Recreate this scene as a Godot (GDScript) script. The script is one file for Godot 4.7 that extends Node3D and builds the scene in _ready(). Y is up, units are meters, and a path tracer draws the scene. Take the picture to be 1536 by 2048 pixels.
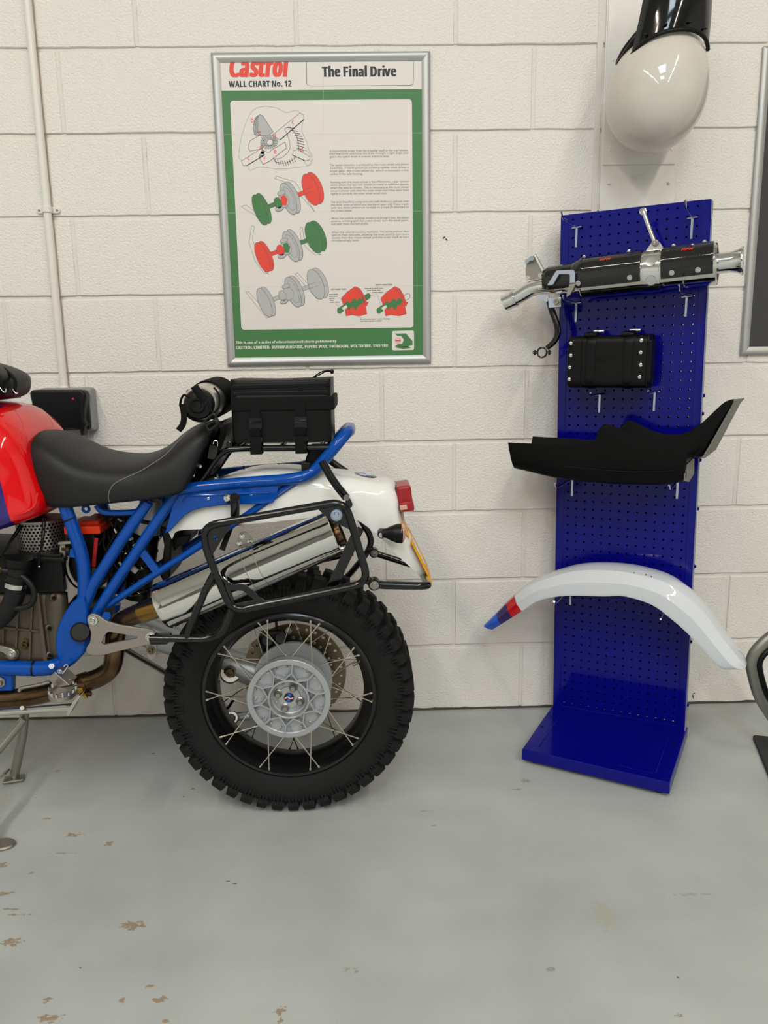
extends Node3D
# A corner of a motorcycle workshop: a rally bike parked along a painted block wall,
# a wall chart, and a blue pegboard stand with spare parts. Units are metres, wall at z = 0.

class MB:
	# collects triangles; every closed shape is turned outward by its signed volume
	var v := PackedVector3Array()

	func tri(a: Vector3, b: Vector3, c: Vector3) -> void:
		v.append(a); v.append(b); v.append(c)

	func quad(a: Vector3, b: Vector3, c: Vector3, d: Vector3) -> void:
		tri(a, b, c); tri(a, c, d)

	func orient(s: int) -> void:
		if s >= v.size(): return
		var o := v[s]
		var vol := 0.0
		for i in range(s, v.size(), 3):
			vol += (v[i] - o).dot((v[i + 1] - o).cross(v[i + 2] - o))
		if vol > 0.0:
			for i in range(s, v.size(), 3):
				var t := v[i + 1]
				v[i + 1] = v[i + 2]
				v[i + 2] = t

	func loft(rings: Array, closed := true, caps := true) -> MB:
		var s := v.size()
		var n: int = rings[0].size()
		for i in rings.size() - 1:
			var a = rings[i]
			var b = rings[i + 1]
			for j in (n if closed else n - 1):
				var k := (j + 1) % n
				quad(a[j], a[k], b[k], b[j])
		if caps and closed:
			for e in [0, rings.size() - 1]:
				var m := Vector3.ZERO
				for p in rings[e]: m += p
				m /= n
				for j in n:
					if e == 0: tri(m, rings[e][(j + 1) % n], rings[e][j])
					else: tri(m, rings[e][j], rings[e][(j + 1) % n])
		orient(s)
		return self

	func shell(rows: Array, th: float) -> MB:
		# an open sheet of points given a thickness
		var s := v.size()
		var nr := rows.size()
		var nc: int = rows[0].size()
		var inner := []
		for i in nr:
			var line := []
			for j in nc:
				var du: Vector3 = rows[i][mini(j + 1, nc - 1)] - rows[i][maxi(j - 1, 0)]
				var dv: Vector3 = rows[mini(i + 1, nr - 1)][j] - rows[maxi(i - 1, 0)][j]
				line.append(rows[i][j] - du.cross(dv).normalized() * th)
			inner.append(line)
		for i in nr - 1:
			for j in nc - 1:
				quad(rows[i][j], rows[i][j + 1], rows[i + 1][j + 1], rows[i + 1][j])
				quad(inner[i][j], inner[i + 1][j], inner[i + 1][j + 1], inner[i][j + 1])
		for i in nr - 1:
			quad(rows[i][0], rows[i + 1][0], inner[i + 1][0], inner[i][0])
			quad(rows[i + 1][nc - 1], rows[i][nc - 1], inner[i][nc - 1], inner[i + 1][nc - 1])
		for j in nc - 1:
			quad(rows[0][j + 1], rows[0][j], inner[0][j], inner[0][j + 1])
			quad(rows[nr - 1][j], rows[nr - 1][j + 1], inner[nr - 1][j + 1], inner[nr - 1][j])
		orient(s)
		return self

	func tube(path: Array, r, n := 10, closed := false, flat := Vector2.ONE) -> MB:
		var m := path.size()
		var rings := []
		var t0: Vector3 = (path[1] - path[0]).normalized()
		var up := Vector3.UP if absf(t0.y) < 0.9 else Vector3.RIGHT
		var nx := t0.cross(up).normalized()
		for i in m:
			var a: Vector3 = path[(i - 1 + m) % m] if closed or i > 0 else path[0]
			var b: Vector3 = path[(i + 1) % m] if closed or i < m - 1 else path[m - 1]
			var t := (b - a).normalized()
			nx = (nx - t * nx.dot(t)).normalized()
			var ny := t.cross(nx)
			var rr: float = r[i] if r is Array else r
			var ring := []
			for j in n:
				var w := TAU * j / n
				ring.append(path[i] + nx * cos(w) * rr * flat.x + ny * sin(w) * rr * flat.y)
			rings.append(ring)
		if closed: rings.append(rings[0])
		return loft(rings, true, not closed)

	func lathe(profile: Array, xf: Transform3D, n := 32) -> MB:
		# profile of Vector2(radius, height) turned round the Y axis of xf
		var s := v.size()
		for i in profile.size() - 1:
			var a: Vector2 = profile[i]
			var b: Vector2 = profile[i + 1]
			for j in n:
				var w := TAU * j / n
				var x := TAU * (j + 1) / n
				var p := xf * Vector3(a.x * cos(w), a.y, a.x * sin(w))
				var q := xf * Vector3(a.x * cos(x), a.y, a.x * sin(x))
				var t := xf * Vector3(b.x * cos(x), b.y, b.x * sin(x))
				var u := xf * Vector3(b.x * cos(w), b.y, b.x * sin(w))
				if a.x > 1e-6: tri(p, q, t)
				if b.x > 1e-6: tri(p, t, u)
		orient(s)
		return self

	func cyl(a: Vector3, b: Vector3, r: float, n := 14, bev := 0.0) -> MB:
		var h := (b - a).length()
		var y := (b - a) / h
		var x := y.cross(Vector3(0.31, 0.77, 0.56)).normalized()
		var xf := Transform3D(Basis(x, y, x.cross(y)), a)
		if bev <= 0.0: return lathe([Vector2(0, 0), Vector2(r, 0), Vector2(r, h), Vector2(0, h)], xf, n)
		return lathe([Vector2(0, 0), Vector2(r - bev, 0), Vector2(r, bev), Vector2(r, h - bev), Vector2(r - bev, h), Vector2(0, h)], xf, n)

	func torus(xf: Transform3D, R: float, r: float, n := 32, m := 8) -> MB:
		var path := []
		for i in n: path.append(xf * Vector3(R * cos(TAU * i / n), 0, R * sin(TAU * i / n)))
		return tube(path, r, m, true)

	func ball(c: Vector3, r: Vector3, n := 16) -> MB:
		var prof := []
		for i in n / 2 + 1:
			var w := PI * i / (n / 2) - PI / 2
			prof.append(Vector2(cos(w) if i > 0 and i < n / 2 else 0.0, sin(w)))
		return lathe(prof, Transform3D(Basis.from_scale(r), c), n)

	func rbox(xf: Transform3D, size: Vector3, r: float, fine := false) -> MB:
		# a box with rounded edges, centred on xf
		var s := v.size()
		var h := size / 2.0
		r = minf(r, minf(h.x, minf(h.y, h.z)) * 0.98)
		for ax in 3:
			var u := (ax + 1) % 3
			var w := (ax + 2) % 3
			var cu := [-h[u], -h[u] + r * 0.4, -h[u] + r, h[u] - r, h[u] - r * 0.4, h[u]] if fine else [-h[u], -h[u] + r, h[u] - r, h[u]]
			var cw := [-h[w], -h[w] + r * 0.4, -h[w] + r, h[w] - r, h[w] - r * 0.4, h[w]] if fine else [-h[w], -h[w] + r, h[w] - r, h[w]]
			for sg in [-1.0, 1.0]:
				var g := []
				for a in cu:
					var line := []
					for b in cw:
						var p := Vector3.ZERO
						p[ax] = h[ax] * sg; p[u] = a; p[w] = b
						var c := p.clamp(-h + Vector3.ONE * r, h - Vector3.ONE * r)
						line.append(xf * (c + (p - c).normalized() * r))
					g.append(line)
				for i in g.size() - 1:
					for j in g.size() - 1:
						if sg > 0: quad(g[i][j], g[i][j + 1], g[i + 1][j + 1], g[i + 1][j])
						else: quad(g[i][j], g[i + 1][j], g[i + 1][j + 1], g[i][j + 1])
		orient(s)
		return self

	func box(a: Vector3, b: Vector3, r := 0.002) -> MB:
		return rbox(Transform3D(Basis(), (a + b) / 2.0), (b - a).abs(), r)

	func bar(a: Vector3, b: Vector3, w: float, th: float, face := Vector3.BACK, r := 0.001) -> MB:
		# a flat bar from a to b, w wide, th thick along face
		var y := (b - a).normalized()
		var z := (face - y * face.dot(y)).normalized()
		return rbox(Transform3D(Basis(y.cross(z), y, z), (a + b) / 2.0), Vector3(w, (b - a).length(), th), r)

	func plate(outline: Array, xf: Transform3D, th: float, holes := [], bev := 0.0) -> MB:
		# a flat outline in the XY plane of xf with a thickness towards +Z
		var s := v.size()
		var o := PackedVector2Array(outline)
		if Geometry2D.is_polygon_clockwise(o): o.reverse()
		var top := o
		if bev > 0.0:
			top = PackedVector2Array()
			var n := o.size()
			for i in n:
				var e := (o[i] - o[(i - 1 + n) % n]).normalized()
				var f := (o[(i + 1) % n] - o[i]).normalized()
				var d := Vector2(-e.y - f.y, e.x + f.x)
				d = d.normalized() / maxf(0.5, d.length() / 2.0)
				top.append(o[i] + d * bev)
		for side in 2:
			var ring: PackedVector2Array = top if side == 1 else o
			var z := th if side == 1 else 0.0
			for hh in holes:
				var ho := PackedVector2Array(hh)
				if not Geometry2D.is_polygon_clockwise(ho): ho.reverse()
				var best := 1e9
				var bi := 0
				var bj := 0
				for i in ring.size():
					for j in ho.size():
						var dd := ring[i].distance_squared_to(ho[j])
						if dd < best: best = dd; bi = i; bj = j
				var joined := ring.slice(0, bi + 1)
				for j in ho.size() + 1: joined.append(ho[(bj + j) % ho.size()])
				joined.append_array(ring.slice(bi))
				ring = joined
			var idx := Geometry2D.triangulate_polygon(ring)
			for i in range(0, idx.size(), 3):
				var p := xf * Vector3(ring[idx[i]].x, ring[idx[i]].y, z)
				var q := xf * Vector3(ring[idx[i + 1]].x, ring[idx[i + 1]].y, z)
				var t := xf * Vector3(ring[idx[i + 2]].x, ring[idx[i + 2]].y, z)
				var turn := (ring[idx[i + 1]] - ring[idx[i]]).cross(ring[idx[i + 2]] - ring[idx[i]]) > 0.0
				if turn == (side == 1): tri(p, q, t)
				else: tri(p, t, q)
		var loops := [[o, top, true]]
		for hh in holes:
			var ho := PackedVector2Array(hh)
			if Geometry2D.is_polygon_clockwise(ho): ho.reverse()
			loops.append([ho, ho, false])
		for L in loops:
			var a: PackedVector2Array = L[0]
			var b: PackedVector2Array = L[1]
			for i in a.size():
				var k := (i + 1) % a.size()
				var zb := th - bev if L[2] else th
				var p := xf * Vector3(a[i].x, a[i].y, 0)
				var q := xf * Vector3(a[k].x, a[k].y, 0)
				var t := xf * Vector3(a[k].x, a[k].y, zb)
				var u := xf * Vector3(a[i].x, a[i].y, zb)
				if L[2]: quad(p, q, t, u)
				else: quad(p, u, t, q)
				if L[2] and bev > 0.0: quad(u, t, xf * Vector3(b[k].x, b[k].y, th), xf * Vector3(b[i].x, b[i].y, th))
		orient(s)
		return self

	func poly(pts: Array, z: float) -> MB:
		# print on paper: one face towards +Z
		var o := PackedVector2Array(pts)
		var idx := Geometry2D.triangulate_polygon(o)
		for i in range(0, idx.size(), 3):
			var a := o[idx[i]]
			var b := o[idx[i + 1]]
			var c := o[idx[i + 2]]
			if (b - a).cross(c - a) > 0.0: tri(Vector3(a.x, a.y, z), Vector3(c.x, c.y, z), Vector3(b.x, b.y, z))
			else: tri(Vector3(a.x, a.y, z), Vector3(b.x, b.y, z), Vector3(c.x, c.y, z))
		return self

	func stroke(pts: Array, w: float, z: float, closed := false) -> MB:
		for i in (pts.size() if closed else pts.size() - 1):
			var a: Vector2 = pts[i]
			var b: Vector2 = pts[(i + 1) % pts.size()]
			if a.distance_to(b) < 1e-5: continue
			var d := (b - a).normalized() * w / 2.0
			var n := Vector2(-d.y, d.x)
			poly([a - d + n, a - d - n, b + d - n, b + d + n], z)
		return self

	func text(line: String, at: Rect2, z: float, bold := false, slant := 0.0, depth := 0.0, face := "Droid Sans", xf := Transform3D(), heavy := 0.0) -> MB:
		# lettering scaled into a rectangle (height is that of a capital letter)
		var f := SystemFont.new()
		f.font_names = PackedStringArray([face])
		f.font_weight = 700 if bold else 400
		var tm := TextMesh.new()
		tm.font = f
		tm.font_size = 32
		tm.pixel_size = 0.01
		tm.curve_step = 3.0
		tm.depth = depth
		tm.text = "H"
		var capital := tm.get_aabb().size.y
		tm.text = line
		var bb := tm.get_aabb()
		var arr := tm.get_mesh_arrays()
		var pts: PackedVector3Array = arr[Mesh.ARRAY_VERTEX]
		var idx: PackedInt32Array = arr[Mesh.ARRAY_INDEX]
		var base := 1e9
		tm.text = "H"
		base = tm.get_aabb().position.y
		var sy := at.size.y / capital
		var sx := at.size.x / bb.size.x if at.size.x > 0.0 else sy * absf(at.size.x)
		for pass_no in (1 if heavy <= 0.0 else 3):
			var push := (pass_no - 1) * heavy * at.size.y if heavy > 0.0 else 0.0
			for i in range(0, idx.size(), 3):
				var q := []
				for k in 3:
					var p := pts[idx[i + k]]
					var y := (p.y - base) * sy
					q.append(xf * Vector3(at.position.x + (p.x - bb.position.x) * sx + y * slant + push, at.position.y + y, z + p.z + pass_no * 0.00003))
				tri(q[0], q[1], q[2])
		return self

	func clip(n: Vector3, d: float) -> Array:
		# the parts in front of and behind a plane
		var front := MB.new()
		var back := MB.new()
		for i in range(0, v.size(), 3):
			for side in 2:
				var sg := 1.0 if side == 0 else -1.0
				var out := []
				for k in 3:
					var a := v[i + k]
					var b := v[i + (k + 1) % 3]
					var da := (a.dot(n) - d) * sg
					var db := (b.dot(n) - d) * sg
					if da >= 0.0: out.append(a)
					if (da > 0.0 and db < 0.0) or (da < 0.0 and db > 0.0): out.append(a.lerp(b, da / (da - db)))
				var m := front if side == 0 else back
				for k in range(1, out.size() - 1): m.tri(out[0], out[k], out[k + 1])
		return [front, back]

	func put(o: MB, xf := Transform3D()) -> MB:
		for p in o.v: v.append(xf * p)
		return self

	func mesh(angle := 38.0) -> ArrayMesh:
		var fn := PackedVector3Array()
		var at := {}
		var keys := []
		for i in range(0, v.size(), 3):
			fn.append((v[i + 2] - v[i]).cross(v[i + 1] - v[i]))
		var nrm := PackedVector3Array()
		nrm.resize(v.size())
		if angle <= 0.0:
			for i in v.size(): nrm[i] = fn[i / 3].normalized()
		else:
			var un := PackedVector3Array()
			for f in fn: un.append(f.normalized())
			for i in v.size():
				var k := Vector3i((v[i] * 25000.0).round())
				keys.append(k)
				if at.has(k): at[k].append(i / 3)
				else: at[k] = [i / 3]
			var lim := cos(deg_to_rad(angle))
			for i in v.size():
				var mine := un[i / 3]
				var sum := Vector3.ZERO
				for f in at[keys[i]]:
					if un[f].dot(mine) > lim: sum += fn[f]
				nrm[i] = sum.normalized() if sum.length_squared() > 1e-24 else mine
		var arr := []
		arr.resize(Mesh.ARRAY_MAX)
		arr[Mesh.ARRAY_VERTEX] = v
		arr[Mesh.ARRAY_NORMAL] = nrm
		# flat coordinates in metres, seen square to the wall
		var uv := PackedVector2Array()
		uv.resize(v.size())
		for i in v.size(): uv[i] = Vector2(v[i].x, v[i].y)
		arr[Mesh.ARRAY_TEX_UV] = uv
		var am := ArrayMesh.new()
		am.add_surface_from_arrays(Mesh.PRIMITIVE_TRIANGLES, arr)
		return am


var M := {}
var taken := {}


func mat(called: String, c: Color, rough := 0.5, metal := 0.0, spec := 0.5) -> StandardMaterial3D:
	var m := StandardMaterial3D.new()
	m.resource_name = called
	m.albedo_color = c
	m.roughness = rough
	m.metallic = metal
	m.metallic_specular = spec
	M[called] = m
	return m


func noise_tex(freq: float, octaves: int, sd: int, size := 512, kind := FastNoiseLite.TYPE_SIMPLEX_SMOOTH) -> NoiseTexture2D:
	var n := FastNoiseLite.new()
	n.seed = sd
	n.noise_type = kind
	n.frequency = freq
	n.fractal_octaves = octaves
	var t := NoiseTexture2D.new()
	t.width = size
	t.height = size
	t.seamless = true
	t.noise = n
	return t


func relief(m: StandardMaterial3D, t: Texture2D, cm: float, scale: float) -> void:
	m.heightmap_enabled = true
	m.heightmap_texture = t
	m.heightmap_scale = cm
	m.uv1_scale = Vector3.ONE * scale


func numbered(called: String) -> String:
	if not taken.has(called):
		taken[called] = 0
		return called
	taken[called] += 1
	return "%s_%03d" % [called, taken[called]]


func thing(called: String, label: String, category: String, frame := Transform3D(), group := "") -> Node3D:
	var o := Node3D.new()
	o.name = numbered(called)
	add_child(o)
	o.transform = frame
	return tag(o, label, category, group)


func tag(o: Node3D, label: String, category: String, group := "") -> Node3D:
	o.set_meta("label", label)
	o.set_meta("category", category)
	if group: o.set_meta("group", group)
	return o


func part(called: String, mb, m: Material, parent: Node3D = self, frame := Transform3D(), angle := 38.0) -> MeshInstance3D:
	var o := MeshInstance3D.new()
	o.name = called if parent != self else numbered(called)
	o.mesh = mb.mesh(angle) if mb is MB else mb
	o.material_override = m
	o.cast_shadow = GeometryInstance3D.SHADOW_CASTING_SETTING_ON
	parent.add_child(o, true)
	var up := Transform3D()
	var p: Node = parent
	while p != self:
		up = p.transform * up
		p = p.get_parent()
	o.transform = up.affine_inverse() * frame
	return o


func struct(called: String, mb, m: Material, frame := Transform3D()) -> MeshInstance3D:
	var o := part(called, mb, m, self, frame)
	o.set_meta("kind", "structure")
	return o


func smooth(p: Array, k := 6, closed := false) -> Array:
	var out := []
	var n := p.size()
	for i in (n if closed else n - 1):
		var a = p[(i - 1 + n) % n] if closed or i > 0 else p[0] * 2.0 - p[1]
		var d = p[(i + 2) % n] if closed or i < n - 2 else p[n - 1] * 2.0 - p[n - 2]
		var b = p[i]
		var c = p[(i + 1) % n]
		for j in k:
			var t := float(j) / k
			out.append(0.5 * (2.0 * b + (c - a) * t + (2.0 * a - 5.0 * b + 4.0 * c - d) * t * t + (3.0 * b - a - 3.0 * c + d) * t * t * t))
	if not closed: out.append(p[n - 1])
	return out


func bend(p: Array, r: float, k := 5, closed := false) -> Array:
	# a path with its corners rounded, as a bent tube or a rounded outline
	var out := []
	var n := p.size()
	for i in n:
		if not closed and (i == 0 or i == n - 1):
			out.append(p[i])
			continue
		var a = p[(i - 1 + n) % n]
		var b = p[i]
		var c = p[(i + 1) % n]
		var da: float = minf(r, (a - b).length() * 0.48)
		var dc: float = minf(r, (c - b).length() * 0.48)
		var s = b + (a - b).normalized() * da
		var e = b + (c - b).normalized() * dc
		for j in k + 1:
			var t := float(j) / k
			out.append(s * (1 - t) * (1 - t) + b * 2.0 * t * (1 - t) + e * t * t)
	return out


func ellipse(c: Vector2, a: float, b: float, turn := 0.0, n := 40) -> Array:
	var out := []
	for i in n:
		out.append(c + Vector2(a * cos(TAU * i / n), b * sin(TAU * i / n)).rotated(turn))
	return out


func along(a: Vector3, dir: Vector3) -> Transform3D:
	# a frame at a whose Y runs along dir
	var y := dir.normalized()
	var x := y.cross(Vector3.BACK if absf(y.z) < 0.9 else Vector3.UP).normalized()
	return Transform3D(Basis(x, y, x.cross(y)), a)


func flat_z(z: float) -> Transform3D:
	return Transform3D(Basis(), Vector3(0, 0, z))


func bolt(mb: MB, at: Vector3, dir: Vector3, r: float, socket := true) -> MB:
	var xf := along(at, dir)
	mb.lathe([Vector2(0, 0), Vector2(r * 1.5, 0), Vector2(r * 1.5, r * 0.3), Vector2(r, r * 0.35), Vector2(r, r * 1.0), Vector2(r * 0.85, r * 1.2), Vector2(r * 0.5, r * 1.2), Vector2(r * 0.45, r * 0.6), Vector2(0, r * 0.6)] if socket else [Vector2(0, 0), Vector2(r * 1.1, 0), Vector2(r, r * 0.5), Vector2(r * 0.6, r * 0.8), Vector2(0, r * 0.9)], xf, 12)
	return mb


func mir(p: Array, zc: float) -> Array:
	var out := []
	for q in p: out.append(Vector3(q.x, q.y, 2.0 * zc - q.z))
	return out


func _ready() -> void:
	# ---- camera, sky, exposure, lamps
	var cam := Camera3D.new()
	cam.name = "camera"
	add_child(cam)
	cam.transform = Transform3D(Basis(Vector3.UP, -0.0194) * Basis(Vector3.RIGHT, -0.1976) * Basis(Vector3.BACK, -0.0149), Vector3(0, 1.1608, 2.3998))
	cam.fov = 67.24
	cam.near = 0.05
	cam.current = true
	var env := Environment.new()
	env.background_mode = Environment.BG_COLOR
	env.background_color = Color(0.75, 0.78, 0.82)
	env.tonemap_mode = Environment.TONE_MAPPER_LINEAR
	env.tonemap_exposure = 1.0
	env.sdfgi_enabled = true
	env.ssao_enabled = true
	env.ssil_enabled = true
	var we := WorldEnvironment.new()
	we.name = "world_environment"
	we.environment = env
	add_child(we)
	make_materials()
	build_lights()
	build_room()
	build_wall_things()
	build_poster()
	build_motorcycle()
	build_bags()
	build_stand()
	build_stand_things()
	build_edge_things()


func make_materials() -> void:
	var peel := noise_tex(0.075, 4, 11)
	var fine := noise_tex(0.12, 3, 5)
	var wp := mat("white_masonry_paint", Color(0.885, 0.862, 0.835), 0.6)
	relief(wp, peel, 0.15, 3.4)
	var wj := mat("painted_mortar", Color(0.875, 0.852, 0.822), 0.65)
	relief(wj, fine, 0.12, 5.0)
	mat("white_trim_paint", Color(0.885, 0.868, 0.848), 0.4)
	mat("ceiling_paint", Color(0.86, 0.86, 0.85), 0.8)
	mat("far_wall_paint", Color(0.4, 0.4, 0.4), 0.7)
	mat("conduit_plastic", Color(0.88, 0.86, 0.83), 0.35)
	mat("tan_sealant", Color(0.74, 0.65, 0.54), 0.7)
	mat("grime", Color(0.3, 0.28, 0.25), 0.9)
	mat("aluminium_frame", Color(0.7, 0.7, 0.69), 0.45, 0.75)
	mat("paper", Color(0.86, 0.83, 0.81), 0.45)
	mat("dark_print", Color(0.22, 0.215, 0.22), 0.3)
	mat("ink_black", Color(0.09, 0.08, 0.085), 0.5)
	mat("ink_grey", Color(0.69, 0.69, 0.69), 0.5)
	mat("ink_line", Color(0.33, 0.32, 0.32), 0.5)
	mat("ink_fold", Color(0.78, 0.74, 0.7), 0.5)
	mat("ink_green", Color(0.24, 0.46, 0.25), 0.5)
	mat("ink_red", Color(0.88, 0.24, 0.17), 0.5)
	mat("ink_white", Color(0.9, 0.88, 0.86), 0.5)
	mat("black_plastic", Color(0.05, 0.05, 0.055), 0.42, 0.0, 0.4)
	mat("grey_plastic", Color(0.56, 0.57, 0.57), 0.5)
	mat("red_lamp", Color(0.5, 0.03, 0.03), 0.3)
	M.red_lamp.emission_enabled = true
	M.red_lamp.emission = Color(1, 0.05, 0.05)
	M.red_lamp.emission_energy_multiplier = 0.25
	# motorcycle
	var blue := mat("blue_frame_enamel", Color(0.0, 0.265, 0.6), 0.38, 0.0, 0.2)
	blue.clearcoat_enabled = true
	blue.clearcoat = 0.5
	blue.clearcoat_roughness = 0.08
	for p in [["red_paint", Color(0.84, 0.0, 0.03)], ["violet_paint", Color(0.15, 0.09, 0.42)], ["white_paint", Color(0.88, 0.875, 0.86)], ["light_blue_paint", Color(0.06, 0.36, 0.82)], ["stripe_violet_paint", Color(0.17, 0.11, 0.36)], ["stripe_red_paint", Color(0.72, 0.05, 0.09)], ["helmet_white", Color(0.8, 0.775, 0.74)], ["gloss_white", Color(0.79, 0.805, 0.825)]]:
		var m := mat(p[0], p[1], 0.4, 0.0, 0.2)
		m.clearcoat_enabled = true
		m.clearcoat = 1.0
		m.clearcoat_roughness = 0.04
	mat("black_enamel", Color(0.012, 0.012, 0.014), 0.18)
	mat("gloss_black", Color(0.02, 0.02, 0.021), 0.08)
	mat("satin_black", Color(0.03, 0.03, 0.032), 0.42, 0.0, 0.35)
	var seat := mat("black_leather", Color(0.09, 0.09, 0.093), 0.5, 0.0, 0.4)
	relief(seat, fine, 0.02, 9.0)
	mat("seat_thread", Color(0.42, 0.42, 0.43), 0.7)
	var rub := mat("tyre_rubber", Color(0.1, 0.1, 0.1), 0.75, 0.0, 0.3)
	relief(rub, fine, 0.02, 8.0)
	mat("rubber_hose", Color(0.045, 0.045, 0.047), 0.5, 0.0, 0.4)
	var cast := mat("cast_alloy", Color(0.37, 0.335, 0.29), 0.48, 0.6)
	relief(cast, fine, 0.03, 9.0)
	mat("silver_cast", Color(0.66, 0.67, 0.68), 0.38, 0.55)
	mat("brushed_steel", Color(0.62, 0.6, 0.57), 0.36, 0.9)
	mat("plate_alloy", Color(0.6, 0.57, 0.54), 0.45, 0.7)
	mat("bottle_steel", Color(0.85, 0.83, 0.8), 0.28, 0.9)
	mat("polished_steel", Color(0.83, 0.82, 0.8), 0.07, 1.0)
	mat("chrome", Color(0.86, 0.86, 0.86), 0.1, 1.0)
	mat("zinc", Color(0.72, 0.76, 0.84), 0.22, 1.0)
	var hd := mat("heat_tinted_steel", Color(0.5, 0.43, 0.35), 0.27, 0.95)
	var tint := noise_tex(0.012, 3, 31, 256)
	var gr := Gradient.new()
	gr.set_color(0, Color(0.55, 0.5, 0.45))
	gr.set_color(1, Color(1, 0.95, 0.85))
	tint.color_ramp = gr
	hd.albedo_texture = tint
	hd.uv1_triplanar = true
	hd.uv1_scale = Vector3.ONE * 4.0
	mat("gold_steel", Color(0.62, 0.47, 0.24), 0.2, 1.0)
	mat("disc_steel", Color(0.45, 0.4, 0.32), 0.35, 0.95)
	mat("spoke_steel", Color(0.8, 0.77, 0.7), 0.25, 1.0)
	mat("black_rim", Color(0.03, 0.03, 0.032), 0.22)
	mat("orange_plastic", Color(0.8, 0.2, 0.07), 0.4, 0.0, 0.3)
	mat("red_label", Color(0.62, 0.06, 0.05), 0.5)
	mat("brass", Color(0.75, 0.6, 0.25), 0.3, 1.0)
	var lens := mat("red_lens", Color(0.58, 0.0, 0.03), 0.3, 0.0, 0.2)
	lens.clearcoat_enabled = true
	mat("clear_lens", Color(0.8, 0.74, 0.7), 0.1)
	mat("pale_lens", Color(0.8, 0.62, 0.55), 0.15)
	mat("yellow_plate", Color(0.9, 0.63, 0.02), 0.4, 0.0, 0.3)
	mat("emblem_blue", Color(0.1, 0.35, 0.75), 0.25)
	mat("emblem_white", Color(0.88, 0.88, 0.88), 0.25)
	var nyl := mat("black_nylon", Color(0.022, 0.022, 0.024), 0.75, 0.0, 0.3)
	relief(nyl, fine, 0.03, 14.0)
	mat("black_tarpaulin", Color(0.03, 0.03, 0.034), 0.45, 0.0, 0.3)
	mat("webbing", Color(0.018, 0.018, 0.02), 0.7, 0.0, 0.3)
	# stand
	var sb := mat("stand_blue", Color(0.01, 0.02, 0.46), 0.4, 0.0, 0.1)
	sb.clearcoat_enabled = true
	sb.clearcoat = 0.5
	sb.clearcoat_roughness = 0.09
	mat("stand_edge", Color(0.5, 0.52, 0.6), 0.4)
	var cf := mat("carbon_fibre", Color(1, 1, 1), 0.35, 0.0, 0.2)
	var im := Image.create(32, 32, false, Image.FORMAT_RGB8)
	for x in 32:
		for y in 32:
			var k := posmod(x + y, 16)
			var w := 0.012 + 0.085 * (1.0 - absf(k - 8.0) / 8.0) * (0.6 + 0.4 * (1.0 if posmod(x, 8) < 4 else 0.0))
			im.set_pixel(x, y, Color(w, w, w * 1.02))
	cf.albedo_texture = ImageTexture.create_from_image(im)
	cf.uv1_triplanar = true
	cf.uv1_scale = Vector3.ONE * 62.0
	cf.clearcoat_enabled = true
	cf.clearcoat_roughness = 0.03
	mat("black_leatherette", Color(0.035, 0.035, 0.038), 0.42, 0.0, 0.3)
	mat("matt_black_sheet", Color(0.03, 0.03, 0.033), 0.5, 0.0, 0.25)
	mat("raw_inner_face", Color(0.44, 0.43, 0.41), 0.5)
	mat("grey_lever", Color(0.5, 0.5, 0.47), 0.35, 0.5)
	var mt := mat("speckled_mat", Color(1, 1, 1), 0.95)
	var sp := noise_tex(0.3, 2, 77, 256)
	var g2 := Gradient.new()
	g2.set_color(0, Color(0.06, 0.06, 0.065))
	g2.set_color(1, Color(0.3, 0.3, 0.31))
	sp.color_ramp = g2
	mt.albedo_texture = sp
	mt.uv1_triplanar = true
	mt.uv1_scale = Vector3.ONE * 6.0
	mat("lamp_body", Color(0.85, 0.85, 0.85), 0.5)
	var glow := mat("lamp_glow", Color(0.9, 0.9, 0.9), 0.5)
	glow.emission_enabled = true
	glow.emission = Color(1.0, 0.97, 0.92)
	glow.emission_energy_multiplier = 4.0
	var day := mat("daylight_glow", Color(0.9, 0.9, 0.9), 0.6)
	day.emission_enabled = true
	day.emission = Color(0.9, 0.96, 1.0)
	day.emission_energy_multiplier = 1.6


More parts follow.
